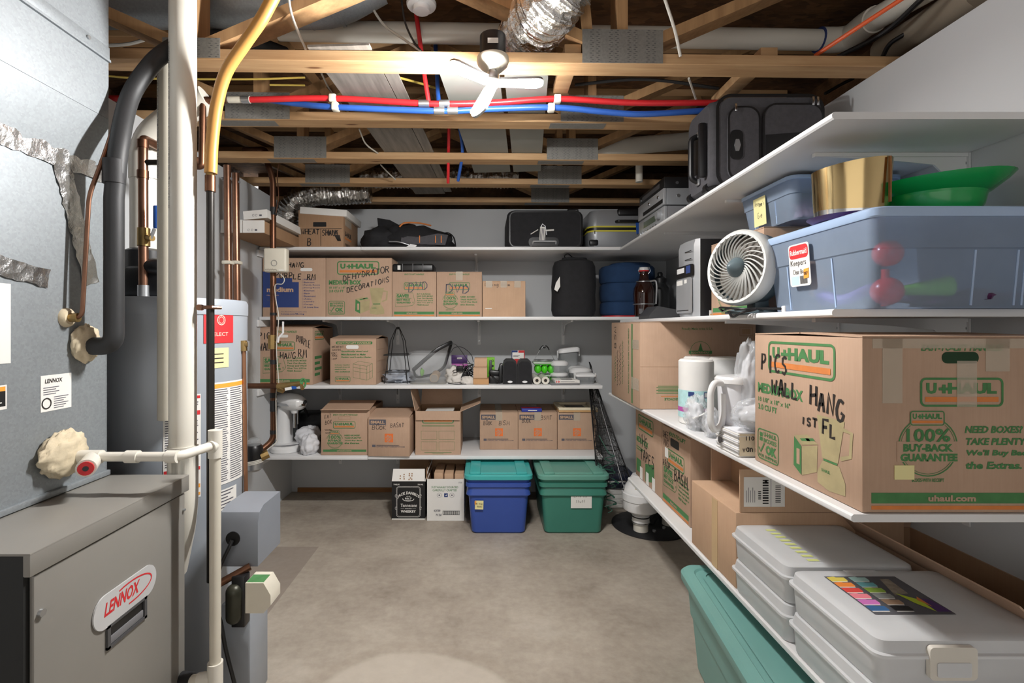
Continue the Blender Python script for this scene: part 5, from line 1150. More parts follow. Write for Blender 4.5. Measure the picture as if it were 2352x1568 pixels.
# three brown boxes
for (a, b, z0_, z1_, dy, lab) in ((1087, 1123, 0, .042, 0, 'small brown box at the bottom of the stack of three'), (1087, 1119, .0425, .12, .004, 'small brown box in the middle of the stack of three'), (1089.5, 1119, .1205, .183, .012, 'small brown box on top of the stack of three')):
    xa, xb = span(a, b, 3.45+dy); cc = Carton(lab, xa, xb, 3.45+dy, .10, SH[2]+z0_+.0005, z1_-z0_-.001, cardmat('small_card%d' % a, '#bf9468') if a == 1087 and z0_ == 0 else CARDL, group='stacked small brown boxes')
    cc.close(False)
lc = thing('ink_box', 'lime green packet standing behind the three small brown boxes', 'box', (PX(1127, 3.62), 3.66, SH[2]+.10))
MB().b2((-.03, 0, -.1), (.03, .05, .075), LIMEP, None, .002).build('carton', lc)
LM = frame((-.03, -.0002, 0), (1, 0, 0), (0, 0, 1)); MB().ribbon([(.045+.007*cos(radians(a)), .05+.007*sin(radians(a))) for a in range(0, 360, 30)], .003, BLACKP, LM, .0008, True).rect(.04, .005, .052, .02, BLACKP, LM).build('logo', lc)
dk = thing('charging_dock', 'black plastic charging dock beside the two speakers', 'charger', (PX(1137, 3.5), 3.56, SH[2]))
MB().b2((-.045, -.06, 0), (.035, .05, .055), BLACK, None, .012).build('base', dk)
MB().b2((-.05, -.02, .05), (.04, .05, .09), BLACK, T(ry=.1), .012).build('cradle', dk)
MB().b2((.0, .0, .07), (.045, .045, .145), BLACK, T(ry=.25), .01).build('post', dk)
MB().b2((-.04, .01, .08), (-.02, .03, .16), GREYPL, None, .004).build('card', dk)
MB().tube(smooth_path([(-.03, -.065, .07), (.0, -.09, .04), (.03, -.085, .008), (.06, -.085, .006)], 6), .004, BLACK, None, 6).build('cord', dk)
def speaker(px, label):
    t = thing('speaker', label, 'speaker', (PX(px, 3.5), 3.52, SH[2]), 0, 'pair of black desk speakers')
    out = [(-.0505, 0), (.0505, 0), (.0505, .125), (.042, .16), (.025, .175), (-.025, .175), (-.042, .16), (-.0505, .125)]
    MB().prism(out, -.06, .03, BLACK, frame((0, -.02, 0), (1, 0, 0), (0, 0, 1))).build('cabinet', t)
    MB().prism([(x*.9, .008+z*.86) for x, z in out], .0, .006, BFAB, frame((0, -.05, 0), (1, 0, 0), (0, 0, 1))).build('grille', t)
    MB().prism([(.018*cos(radians(a)), .018+.0075*sin(radians(a))) for a in range(0, 360, 20)], .0, .008, WPL, frame((0, -.05, 0), (1, 0, 0), (0, 0, 1))).build('badge', t, 'white oval badge')
    return t
s1 = speaker(1171, 'black desk speaker next to the charging dock')
dup(s1, (PX(1204.5, 3.5), 3.52, SH[2]), 'black desk speaker next to the two film rolls')
MB().b2((-.075, -.02, 0), (-.052, .0, .13), BLACK, None, .004).build('side_stand', s1)
mb_ = thing('medicine_box', 'white red and blue carton standing behind the speakers', 'box', (PX(1190, 3.72), 3.72, SH[2]+.001))
MB().b2((-.048, 0, 0), (.048, .05, .222), PAPER, None, .002).build('carton', mb_)
BM = frame((-.048, -.0003, 0), (1, 0, 0), (0, 0, 1))
MB().rect(0, 0, .005, .222, BLUEP, BM).rect(.05, .205, .096, .222, REDP, BM).rect(.09, .1, .096, .205, REDP, BM).rect(0, .208, .045, .222, BLUEP, BM, .0005).rect(.012, .185, .06, .188, GREYP, BM).rect(.012, .176, .05, .179, GREYP, BM).rect(.02, .12, .08, .16, REDP, BM).build('printing', mb_)
for px, lab in ((1232, 'roll of translucent film beside the black speaker'), (1251.5, 'roll of translucent film under the green tray')):
    t = thing('film_roll', lab, 'roll', (PX(px, 3.5), 3.46, SH[2]+.0275), 0, 'rolls of translucent film')
    MB().tube([(0, 0, 0), (0, .28, 0)], .0265, plain('film_wrap%d' % int(px), '#d9d6cb', .35), None, 24).build('film', t)
    MB().cyl((0, -.0005, 0), (0, .02, 0), .0125, TAN, None, 20).cyl((0, -.001, 0), (0, .018, 0), .0105, BLACKP, None, 20).build('core', t)
# silicone tray and wire rack
tr = thing('silicone_tray', 'lime green silicone mould with rounded cups and a frosted cover', 'baking mould', (PX(1250, 3.68), 3.70, SH[2]+.055))
for a in range(3):
    for b in range(2): MB().sphere((-.048+a*.048, -.04+b*.055, .035), (.024, .026, .033), LIME, None, 14, 10).build('cup', tr)
MB().b2((-.075, -.07, .066), (.075, .05, .072), LIME, None, .003).build('tray_edge', tr)
MB().b2((-.085, -.078, .074), (.085, .06, .088), plain('frost_cover', '#b9cdb6', .4), None, .005).build('cover', tr, 'frosted green-white cover')
tr2 = thing('silicone_tray', 'lime green silicone mould at the bottom behind the film rolls', 'baking mould', (PX(1262, 3.72), 3.72, SH[2]+.001))
MB().b2((-.06, -.07, .035), (.06, .05, .044), plain('frost_cover2', '#b9cdb6', .4), None, .003).build('cover', tr2)
for a in range(2): MB().sphere((-.03+a*.055, -.03, .02), (.026, .028, .0195), LIME, None, 14, 10).build('cup', tr2)
rk = thing('steamer_rack', 'round wire steamer rack with raised handles on the green mould', 'rack', (PX(1250, 3.7), 3.70, SH[2]+.147))
for r_ in (.078, .05): MB().tube([(r_*cos(radians(a)), r_*.8*sin(radians(a)), .006) for a in range(0, 360, 15)], .0028, ALU, None, 6, True).build('ring', rk)
for k in range(5): MB().tube([(-.06+k*.03, -.05, .006), (-.06+k*.03, .05, .006)], .002, ALU, None, 6).build('crossbar', rk)
for sx in (-1, 1):
    MB().tube(smooth_path([(sx*.075, .0, .006), (sx*.03, -.01, .085), (sx*.005, -.015, .11)], 4), .0018, ALU, None, 6).build('handle_wire', rk)
    MB().tube(bend([(sx*.035, -.01, .08), (sx*.028, -.01, .098), (sx*.01, -.01, .115), (sx*.004, -.01, .095), (sx*-.005, -.01, .1)], .006), .0042, BLACK, None, 6).build('grip', rk)
# food containers
def food(loc, w_, d_, h_, lab, round_=True, lidh=.028, body=None):
    t = thing('food_container', lab, 'container', loc, 0, 'white-lidded food containers')
    q = .49 if round_ else .2
    MB().loft([[(x*s_, y*s_, z) for x, y, _ in rrect(w_, d_, min(w_, d_)*q, 0, 5)] for z, s_ in ((0, .72), (.006, .78), (h_, .95))], body or GLASSC, None, True, False).build('bowl', t)
    MB().loft([[(x*s_, y*s_, z) for x, y, _ in rrect(w_, d_, min(w_, d_)*q, 0, 5)] for z, s_ in ((h_, .97), (h_+.003, 1.0), (h_+lidh*.5, 1.0), (h_+lidh*.85, .8), (h_+lidh, .62))], WPL).build('lid', t)
    return t
zs = SH[2]+.0005
food((PX(1284, 3.66), 3.66, zs), .132, .12, .04, 'round white-lidded container at the bottom of the pair by the film rolls')
food((PX(1285, 3.64), 3.65, zs+.070), .132, .12, .048, 'round white-lidded container on top of the pair by the film rolls', lidh=.034)
food((PX(1327, 3.8), 3.83, zs), .14, .14, .06, 'round white-lidded container behind the square one', lidh=.04)
food((PX(1334, 3.66), 3.68, zs), .165, .14, .06, 'round white-lidded container just behind the clear square one at the shelf end', lidh=.04)
sq = food((PX(1346, 3.5), 3.54, zs), .15, .13, .05, 'clear square container with a white clip lid at the shelf end', False, .024)
for sx in (-1, 1): MB().b2((sx*.073-.004, -.02, .03), (sx*.073+.004, .02, .07), WPL, None, .002).build('clip', sq)
tall = thing('food_container', 'tall clear container with a white clip lid at the back of the containers', 'container', (PX(1307, 3.85), 3.89, zs), 0, 'white-lidded food containers')
MB().loft([[(x*s_, y*s_, z) for x, y, _ in rrect(.14, .12, .03, 0, 5)] for z, s_ in ((0, .9), (.20, 1.0))], GLASSC, None, True, False).build('bowl', tall)
MB().loft([[(x*s_, y*s_, z+x*.10) for x, y, _ in rrect(.165, .145, .03, 0, 5)] for z, s_ in ((.203, 1.0), (.222, 1.0), (.236, .88), (.24, .6))], WPL).build('lid', tall)
for sx in (-1, 1): MB().b2((sx*.083-.004, -.02, .165+sx*.008), (sx*.083+.004, .02, .222+sx*.008), WPL, None, .002).build('clip', tall)
# books
bk = thing('book', 'grey-covered book under the white paperback at the shelf end', 'book', (PX(1297, 3.44), 3.475, zs+.0005), radians(3), 'books at the end of the third shelf')
MB().b2((-.10, -.06, 0), (.095, .115, .012), GREYM, None, .001).build('cover', bk)
bk2 = thing('book', 'white paperback with a red number 10 on its spine', 'book', (PX(1302, 3.44), 3.48, zs+.0135), radians(2), 'books at the end of the third shelf')
MB().b2((-.083, -.062, 0), (.083, .11, .019), PAPER, None, .001).build('pages', bk2)
KM = frame((-.083, -.0625, 0), (1, 0, 0), (0, 0, 1)); KT = frame((-.083, -.062, .019), (1, 0, 0), (0, 1, 0))
MB().text('10', .004, .003, .024, .014, REDP, KM, .05).rect(.034, .012, .13, .0135, GREYP, KM).rect(.034, .007, .15, .0085, GREYP, KM).build('spine_print', bk2)
MB().rect(.05, .05, .13, .11, GREYM, KT).build('cover_picture', bk2)
ur = thing('twisted_wire', 'black twisted wire poking up behind the last container', 'wire', (PX(1357, 3.7), 3.74, zs))
MB().tube(smooth_path([(0, 0, .003), (.005, 0, .09), (-.003, 0, .135), (.012, 0, .10), (.02, 0, .05)], 6), .004, BLACK, None, 6).build('wire_loop', ur)
# ---------------------------------------------------------------- lowest back shelf
z4 = SH[3]+.0008
mx = thing('stand_mixer', 'white stand mixer with a metal band at the end of the lowest back shelf', 'mixer', (PX(655, 3.55), 3.60, z4), 0)
MB().loft([[(x*s_+.005, y*s_, z) for x, y, _ in rrect(.20, .30, .09, 0, 7)] for z, s_ in ((0, .96), (.006, 1.0), (.03, .99), (.045, .9))], WPL).build('base', mx)
MB().loft([[(x*s_-.045, y*s_+.05, z) for x, y, _ in rrect(.105, .13, .045, 0, 6)] for z, s_ in ((.04, 1.05), (.1, .98), (.27, .82), (.30, .8))], WPL).build('column', mx)
hd = []
for y_, rx, rz_, zc_ in ((.115, .03, .03, .345), (.09, .05, .048, .343), (.0, .066, .062, .34), (-.08, .066, .06, .337), (-.125, .05, .045, .335), (-.145, .02, .02, .333)):
    hd.append([(.0+rx*cos(2*pi*i/20), y_, zc_+rz_*sin(2*pi*i/20)) for i in range(20)])
ho = MB().loft(hd, WPL).build('motor_head', mx); ho.rotation_euler = (0, 0, radians(62)); ho.location = (-.0, .02, 0)
bo = MB().loft([[(x, y, z) for x, y, z in [(.069*cos(a), -.015+.135*sin(a), zz) for a in [2*pi*i/28 for i in range(28)]]] for zz in (.318, .336)], STEEL).build('trim_band', mx, 'shiny metal trim band'); bo.rotation_euler = (0, 0, radians(62)); bo.location = (-.0, .02, 0)
MB().cyl((.06, -.03, .285), (.06, -.03, .16), .011, STEEL).lathe([(.03, .285), (.022, .265)], WPL, T((.06, -.03, 0)), 16).build('beater_shaft', mx)
MB().cyl((.09, -.05, .31), (.09, -.05, .19), .004, STEEL).cyl((.12, -.03, .33), (.145, -.05, .35), .012, BLACK).build('attachment_hub', mx)
MB().tube(smooth_path([(.11, -.02, .045), (.06, -.1, .05), (-.02, -.11, .047), (-.08, -.1, .046)], 6), .004, GREYM, None, 6).build('cord', mx)
cb1 = MB().sphere((0, 0, .08), (.085, .10, .075), CLOTHW, None, 40, 24, .16, 5, 11, 0)
single(cb1, 'cloth', 'white bunched cloth beside the stand mixer, the farther one', 'cloth', (PX(712, 3.7), 3.665, z4+.001), 0)
single(MB().sphere((0, 0, .06), (.062, .075, .075), CLOTHW, None, 40, 24, .16, 5, 14, 0), 'cloth', 'white bunched cloth beside the stand mixer, the nearer one by the carton', 'cloth', (PX(711, 3.47), 3.475, z4+.001), 0)
bkx = thing('food_processor', 'black appliance standing in shade behind the white cloth', 'appliance', (PX(715, 3.87), 3.89, z4))
MB().b2((-.09, -.08, 0), (.12, .10, .22), BLACK, None, .02).build('housing', bkx)
MB().tube(bend([(-.06, -.08, .18), (-.06, -.12, .24), (-.02, -.12, .27), (.0, -.08, .2)], .02), .01, BLACK, None, 8).build('handle', bkx)
G4 = 'cartons on the lowest back shelf'
x0, x1 = span(737, 849, 3.43); c = Carton('brown carton with a 100% buy-back seal and loosely folded top beside the white cloths', x0, x1, 3.43, .44, z4, PZ(941, 3.43)-z4, group=G4)
w, h = c.w, c.h; m = c.m; easy(m, c.F, w, h, .875, .50); m.ribbon(rr2(w*.36, h*.79, w*.62, h*.85, h*.03), .0015, CARDD, c.F, .0008, True); uhaul(m, c.F, w*.25, h*.59, w*.46, h*.155)
buyback(m, c.F, w, h, .33, .285, .165); lines(m, c.F, w*.48, h*.235, w*.37, h*.23, NEED); m.rect(w*.045, h*.075, w*.93, h*.125, UGREEN, c.F); m.text('uhaul.com', w*.33, h*.085, w*.3, h*.03, CARD, c.F, .03, 0, .0014)
m.hand('EAT', w*.08, h*.80, w*.14, h*.09, INK, c.F, .0025, .3); m.hand('BOX', w*.09, h*.67, w*.14, h*.09, INK, c.F, .0025, .3); m.scribble(w*.08, h*.53, w*.15, h*.05, INK, c.F, .0025, 5, 2); m.scribble(w*.09, h*.47, w*.13, h*.04, INK, c.F, .0025, 5, 6)
m.rect(.03, h*.55, .2, h*.8, UGREEN, c.R)
c.close(False, .035)
c.flap((-w/2, -c.d/2, h), (w/2, -c.d/2, h), (.0, -.03, .008), 'front_flap')
x0, x1 = span(848, 944, 3.40); c = Carton('small brown carton marked SMALL and BOOK BASMT, beside the open carton', x0, x1, 3.395, .43, z4, PZ(957, 3.4)-z4, rz=radians(-2), group=G4)
small(c.m, c.F, c.w, c.h); c.m.hand('BOOK', c.w*.10, c.h*.68, c.w*.36, c.h*.11, PEN, c.F, .003); c.m.hand('BASMT', c.w*.54, c.h*.74, c.w*.34, c.h*.11, PEN, c.F, .003); c.close(False, .025)
x0, x1 = span(954, 1058, 3.44); c = Carton('open brown carton with raised flaps full of papers', x0, x1, 3.44, .31, z4, PZ(944, 3.44)-z4, group=G4)
w, h = c.w, c.h; m = c.m; uhaul(m, c.F, w*.15, h*.72, w*.70, h*.24); m.rect(w*.14, h*.655, w*.86, h*.67, UGREEN, c.F)
for i in range(4):
    fx, fy = w*(.13+i % 2*.39), h*(.35-i//2*.245); m.ribbon(rr2(fx, fy, fx+w*.345, fy+h*.195, .002), .0014, UGREEN, c.F, .0008, True)
m.rect(w*.2, h*.045, w*.8, h*.055, UGREEN, c.F); m.rect(w*.38, h*.02, w*.62, h*.028, UGREEN, c.F)
c.shell(); W, D = w/2, c.d/2
c.flap((-W, D, h), (W, D, h), (0, .04, .15), 'back_flap'); c.flap((-W, D, h), (-W, -D, h), (-.03, -.0, .145), 'side_flap'); c.flap((W, -D, h), (W, D, h), (.135, .02, .055), 'side_flap'); c.flap((-W, -D, h), (W, -D, h), (0, -.012, -.06), 'front_flap')
for k in range(5):
    single(MB().b2((-.10, -.12, 0), (.06+.01*k, .10, .013), PAPER, T(ry=.10-.03*k)), 'paper_stack', ['bundle of white papers lowest in the open carton', 'bundle of white papers second from the bottom in the open carton', 'bundle of white papers midway up in the open carton', 'bundle of white papers second from the top in the open carton', 'bundle of white papers topmost in the open carton'][k], 'papers', (c.t.location.x, 3.59, z4+h-.09+k*.0155), 0, 'papers in the open carton')
for k, (a, b, lab, wr) in enumerate(((1102, 1190, 'small brown carton marked SMALL and BOOK BSM, with a tape patch on top', 1), (1190.5, 1280, 'small brown carton marked SMALL and BOOK BSMT, under the blue packet', 2), (1281, 1370, 'small brown carton marked SMALL under the framed picture', 0))):
    x0, x1 = span(a, b, 3.58); c = Carton(lab, x0, x1, 3.585, .39, z4, .268, group=G4)
    small(c.m, c.F, c.w, c.h)
    if wr: c.m.hand('BOOK', c.w*.10, c.h*(.66 if wr == 1 else .72), c.w*.24, c.h*.11, PEN, c.F, .003); c.m.hand('BSM' if wr == 1 else 'BSMT', c.w*(.5 if wr == 1 else .58), c.h*(.66 if wr == 1 else .80), c.w*.30, c.h*.11, PEN, c.F, .003)
    c.close(True, 0, 'y')
pk = thing('packet', 'flat blue packet lying on a small brown book carton', 'packet', (PX(1222, 3.6), 3.65, z4+.2695))
MB().b2((-.075, -.06, 0), (.07, .06, .022), plain('packet_blue', '#2a3a9a', .4), None, .002).build('carton', pk)
MB().rect(.045, .007, .11, .013, PAPER, frame((-.075, -.0603, 0), (1, 0, 0), (0, 0, 1))).rect(-.0, .0, .14, .05, REDP, frame((-.073, -.03, .0222), (1, 0, 0), (0, 1, 0))).build('printing', pk)
pf_ = thing('picture_frame', 'wooden framed picture lying face up on the last small carton', 'picture frame', (PX(1327, 3.6), 3.74, z4+.2695))
MB().b2((-.14, -.165, 0), (.14, .13, .013), OAKF, None, .003).build('backing', pf_)
fr = MB()
for a, b in (((-.14, -.165), (.14, -.13)), ((-.14, .095), (.14, .13)), ((-.14, -.13), (-.105, .095)), ((.105, -.13), (.14, .095))): fr.b2((a[0], a[1], .0135), (b[0], b[1], .03), CREAMP, None, .004)
fr.build('frame', pf_)
MB().rect(-.105, -.13, .105, .095, CREAMP, T((0, 0, .0145))).rect(-.07, -.09, .07, .07, SOILP, T((0, 0, .0155))).build('photograph', pf_)
# ---------------------------------------------------------------- on the floor below the back shelves
x0, x1 = span(900, 976, 3.42); c = Carton('black whiskey carton with an upright white flap', x0, x1, 3.42, .30, .0005, .262, BLACKP, name='whiskey_carton')
w, h = c.w, c.h; m = c.m; M = c.F
m.text('TWELVE', w*.05, h*.90, w*.18, h*.035, PAPER, M, .03); m.text('750 ML', w*.78, h*.90, w*.17, h*.035, PAPER, M, .03)
for k in (0, 1): m.ribbon(rr2(w*(.14+k*.02), h*(.07+k*.02), w*(.86-k*.02), h*(.86-k*.02), h*.06), .0022-.001*k, PAPER, M, .0008, True)
for sx in (.13, .87):
    for sy in (.3, .62): m.ribbon([(w*(sx+.03*cos(radians(a))), h*(sy+.04*sin(radians(a)))) for a in range(0, 330, 40)], .0016, PAPER, M)
# arched name over the oval number
vs, fs, asp = textgeo("JACK DANIEL'S", .03)
m.add([(w*.5+(u-.5)*w*.66, h*(.64+v*.10)-abs(u-.5)**2*h*.42, .001) for u, v in vs], fs, PAPER, M)
m.ribbon([(w*(.5+.17*cos(radians(a))), h*(.545+.062*sin(radians(a)))) for a in range(170, 371, 12)], .004, PAPER, M); m.text('No.7', w*.40, h*.525, w*.2, h*.05, PAPER, M, .04); m.text('OLD', w*.44, h*.592, w*.12, h*.025, PAPER, M, .02); m.text('BRAND', w*.42, h*.485, w*.16, h*.025, PAPER, M, .02)
m.text('Tennessee', w*.25, h*.33, w*.5, h*.085, PAPER, M, .01, .2); m.text('SOUR MASH', w*.40, h*.275, w*.2, h*.025, PAPER, M, .02); m.rect(w*.27, h*.285, w*.38, h*.291, PAPER, M); m.rect(w*.62, h*.285, w*.73, h*.291, PAPER, M)
m.text('WHISKEY', w*.27, h*.18, w*.46, h*.07, PAPER, M, .04)
m.rect(0, 0, w, h*.03, PAPER, M, .0009)
c.shell(.005, CARDD); W, D = w/2, c.d/2
c.mat = PAPER; fl = c.flap((-W, -D, h), (W, -D, h), (0, .035, .075), 'front_flap'); fl['label'] = 'white flap with brown glue dots'
FLM = frame((-W, -D-.0015, h), (1, 0, 0), (0, .42, .9)); dots = MB()
for x_, y_ in ((.25, .035), (.36, .045), (.36, .03), (.25, .018), (.37, .016), (.52, .05), (.60, .05), (.52, .038), (.60, .036), (.56, .022), (.60, .014), (.52, .012)): dots.prism([(x_*w+.005*cos(radians(a)), y_+.005*sin(radians(a))) for a in range(0, 360, 40)], .003, .0045, CARDD, FLM)
dots.build('glue_dot', c.t)
c.mat = CARDD; c.flap((-W, D, h), (W, D, h), (0, .02, .09), 'back_flap'); c.mat = PAPER; c.flap((W, -D, h), (W, D, h), (.02, 0, .08), 'side_flap')
x0, x1 = span(981, 1066, 3.40); c = Carton('white wine carton with green printing and cardboard dividers', x0, x1, 3.40, .30, .0005, .283, PAPER, name='wine_carton')
w, h = c.w, c.h; m = c.m; M = c.F
m.text('SUSTAINABLY SOURCED', w*.12, h*.78, w*.72, h*.05, UGREEN, M, .01); m.text('CARFULLY CRAFTED'.replace('CARF', 'CAREF'), w*.15, h*.71, w*.66, h*.05, UGREEN, M, .01)
for k, x_ in enumerate((.33, .51, .67)):
    if k == 1: m.rect(w*.46, h*.57, w*.56, h*.66, BLUEP, M); m.poly([(w*.48, h*.6, .0012), (w*.54, h*.64, .0012), (w*.53, h*.6, .0012)], PAPER, M)
    else: m.ribbon([(w*x_+w*.06*cos(radians(a)), h*.615+w*.06*sin(radians(a))) for a in range(0, 360, 20)], .0015, GREYP, M, .0008, True); m.rect(w*x_-w*.02, h*.6, w*x_+w*.02, h*.63, GREYP, M)
m.text('429789', w*.18, h*.21, w*.18, h*.06, GREYP, M, .02); m.text('PN 3567', w*.24, h*.11, w*.16, h*.06, GREYP, M, .02); m.rect(w*.42, h*.14, w*.88, h*.24, BLACKP, M); m.rect(w*.43, h*.15, w*.87, h*.23, PAPER, M, .0009)
for k in range(22): m.rect(w*(.44+k*.019), h*.15, w*(.448+k*.019+(k % 3)*.003), h*.23, BLACKP, M, .0012)
m.text('1750', w*.84, h*.9, w*.1, h*.035, GREYP, M)
c.shell(.005, CARDD)
for k in range(3): MB().b2((-w*.32+k*w*.28, -c.d/2+.02, .02), (-w*.32+k*w*.28+w*.24, c.d/2-.03, h+.035-.004*k), CARDL, None, .003).build('divider', c.t)
c.mat = CARDD; c.flap((-w/2, c.d/2, h), (w/2, c.d/2, h), (0, .02, .085), 'back_flap'); c.flap((-w/2, c.d/2, h), (-w/2, -c.d/2, h), (-.004, 0, .06), 'side_flap')
def tote(label, px0, px1, lidmat, bodymat, loc, wlid, wbot, dlid, dbot, hh, rz=0, ribs=True):
    t = thing('storage_tote', label, 'storage bin', loc, rz)
    def rg(w_, d_, z, r_=.035): return rrect(w_, d_, r_, z, 5)
    MB().loft([rg(wbot*.96, dbot*.96, 0), rg(wbot, dbot, .01), rg((wbot+wlid)/2-.01, (dbot+dlid)/2-.01, hh*.62), rg((wbot+wlid)/2+.02, (dbot+dlid)/2+.02, hh*.66), rg(wlid-.045, dlid-.045, hh*.78), rg(wlid-.02, dlid-.02, hh*.80), rg(wlid-.02, dlid-.02, hh*.86), rg(wlid-.04, dlid-.04, hh*.865), rg(wlid-.03, dlid-.03, hh-.03)], bodymat).build('tub', t)
    L_ = MB().loft([rg(wlid-.008, dlid-.008, hh-.032, .05), rg(wlid, dlid, hh-.028, .05), rg(wlid, dlid, hh-.006, .05), rg(wlid-.012, dlid-.012, hh, .05), rg(wlid-.075, dlid-.075, hh+.001, .04), rg(wlid-.085, dlid-.085, hh+.006, .04), rg(wlid-.13, dlid-.13, hh+.006, .04)], lidmat)
    for sx in (-1, 1): L_.b2((sx*wlid*.34-.035, -dlid/2+.02, hh-.002), (sx*wlid*.34+.035, dlid/2-.02, hh+.014), lidmat, None, .008)
    L_.build('lid', t)
    return t
bt = tote('blue storage tote with a teal lid and a small yellow note', 0, 0, TEAL, BINB, (PX(1143, 3.4), 3.44, .0005), .436, .345, .60, .50, .385)
NM = frame((-.345*.5+.025, -.277, .165), (1, .02, -.03), (0, -.03, 1)); NM.translation = V((PX(1091, 3.17)-PX(1143, 3.4), -.2785, .165))
n = MB().box((.026, .028, 0), (.053, .056, .001), NOTE, NM); n.hand('HS YEAR', .004, .03, .045, .010, INK, NM, .0014); n.hand('BOOKS', .012, .013, .035, .010, INK, NM, .0014); n.rect(-.003, .03, .007, .053, ORP, NM, .001); n.build('paper_note', bt, 'yellowed paper note')
gt = tote('green storage tote with a sage green lid and a white paper label', 0, 0, BINGL, BING, (PX(1304, 3.4), 3.44, .0005), .455, .365, .60, .50, .385)
NM = frame((0, 0, 0), (1, 0, 0), (0, -.06, 1)); NM.translation = V((PX(1311, 3.17)-PX(1304, 3.4), -.272, .17))
n = MB().box((.066, .05, 0), (.132, .10, .001), PAPER, NM); n.hand('Erik HS', .02, .07, .085, .018, PEN, NM, .0016); n.hand('Stuff', .032, .035, .06, .018, PEN, NM, .0016); n.build('paper_note', gt, 'white taped paper label')
# tomato cage tangled in netting, leaning at the shelf ends
nc = thing('tomato_cage', 'black wire garden cage tangled in string netting, leaning between the back shelves and the corner', 'garden cage', (0, 0, 0))
topc, botc = P(1358, 868, 3.62), P(1412, 1112, 3.28)
nl = 8; rr_ = random.Random(12)
def cagep(t, a):
    c_ = topc.lerp(botc, t); r_ = .022+.10*t**1.3
    return c_+V((r_*cos(a), r_*.85*sin(a), 0))
for k in range(4): MB().tube([cagep(0, k*pi/2+.3), cagep(1, k*pi/2+.3)], .0042, BLACK, None, 6).build('leg', nc)
for t_ in (.02, .25, .48, .68, .86, 1.0): MB().tube([cagep(t_, 2*pi*i/20) for i in range(20)], .0028, BLACK, None, 6, True).build('ring', nc)
net = MB()
for k in range(14):
    a0 = 2*pi*k/14
    net.tube([cagep(j/12, a0+.5*sin(j*1.1+k)+rr_.uniform(-.15, .15)) for j in range(13)], .0012, BLACK, None, 4)
    net.tube([cagep(j/12, a0-.9*j/12+rr_.uniform(-.2, .2)) for j in range(13)], .0012, BLACK, None, 4)
for k in range(16):
    t_ = .05+k*.06; net.tube([cagep(min(1, t_+.02*sin(3*2*pi*i/16+k)), 2*pi*i/16) for i in range(16)], .0013, BLACK, None, 4, True)
no = net.build('netting', nc); no['kind'] = 'stuff'
gl = thing('light_string', 'dark green string of lights hanging down through the wire cage', 'string lights', (0, 0, 0))
pts = [P(1376, 1000, 3.32)]
for k in range(26): pts.append(P(1398+12*sin(k*1.9), 1040+k*5.5, 3.24)+V((rr_.uniform(-.02, .02), rr_.uniform(-.05, .05), 0)))
pts[-1].z = max(pts[-1].z, .01)
MB().tube(smooth_path(pts, 5), .0035, plain('green_cord', '#1f4a3c', .5), None, 6).build('cord', gl)
for k in range(8, 26, 2): MB().tube([pts[k], pts[k]+V((.02*cos(k), -.01, .018*sin(k)))], .006, MATS['green_cord'], None, 6).build('bulb', gl)
# books and papers behind the cage
pz = thing('flat_box', 'dark blue flat box lying on the pile of white papers in the corner', 'box', (PX(1414, 3.75), 3.78, .170))
MB().b2((-.13, -.12, 0), (.13, .16, .055), plain('dark_blue_board', '#232a46', .5), None, .003).build('carton', pz)
MB().rect(.05, .01, .2, .02, PAPER, frame((-.13, -.1203, 0), (1, 0, 0), (0, 0, 1))).build('printing', pz)
single(MB().b2((-.14, -.13, 0), (.13, .16, .03), plain('dark_blue_board2', '#1d2233', .5), None, .003), 'flat_box', 'thin black-blue flat box directly under the dark blue one in the corner', 'box', (PX(1416, 3.75), 3.78, .1385))
for k, nm in enumerate(('lowest', 'second', 'third', 'top')):
    single(MB().b2((-.12, -.13, 0), (.12, .16, .032), PAPER, T(rz=.03*(k-1)), .003), 'paper_ream', 'white paper bundle in the corner pile, %s from the floor' % nm if nm not in ('lowest', 'top') else 'white paper bundle, the %s of the corner pile' % nm, 'papers', (PX(1425, 3.7), 3.76, .001+k*.0338), 0, 'paper bundles in the corner pile')
# radon fan on its sump cover
sc_ = thing('sump_cover', 'round black sump cover lying on the concrete in the far corner', 'cover', (PX(1492, 3.32), 3.32, .0005))
MB().lathe([(.245, 0), (.245, .008), (.225, .018), (.05, .022)], RUBBER, None, 44).build('lid_plate', sc_)
MB().tube(bend([(.09, .02, .02), (.09, .02, .10), (.02, -.02, .05), (.0, -.03, .0225)], .03), .02, RUBBER, None, 10).build('discharge_hose', sc_)
MB().cyl((.115, -.03, .021), (.115, -.03, .09), .042, PVC, None, 24).build('pipe_stub', sc_, 'white pipe stub')
for x_, y_ in ((.06, -.1), (-.02, -.15), (.13, -.12)): MB().cyl((x_, y_, .02), (x_, y_, .03), .012, ALU, None, 6).build('bolt', sc_)
rf_ = thing('radon_fan', 'white round radon fan on a clamped pipe over the black sump cover', 'fan', (PX(1474, 3.17), 3.19, .022))
MB().cyl((0, 0, 0), (0, 0, .09), .046, PVC, None, 28).build('pipe', rf_)
MB().lathe([(.05, .045), (.054, .05), (.054, .10), (.05, .105)], WPL, None, 28).build('coupling', rf_)
for z in (.056, .092): MB().tube([(.0555*cos(radians(a)), .0555*sin(radians(a)), z) for a in range(0, 360, 15)], .0035, STEEL if z < .06 else BLACK, None, 6, True).build('hose_clamp', rf_)
MB().lathe([(.054, .105), (.075, .118), (.108, .138), (.112, .15), (.112, .20)], WPL, None, 36, False).lathe([(.114, .20), (.118, .203), (.118, .245), (.112, .25)], WPL, None, 36, False, False).build('lower_housing', rf_)
MB().lathe([(.112, .25), (.108, .268), (.085, .30), (.062, .34), (.052, .355)], WPL, None, 36).build('upper_housing', rf_)
a0 = -2.2
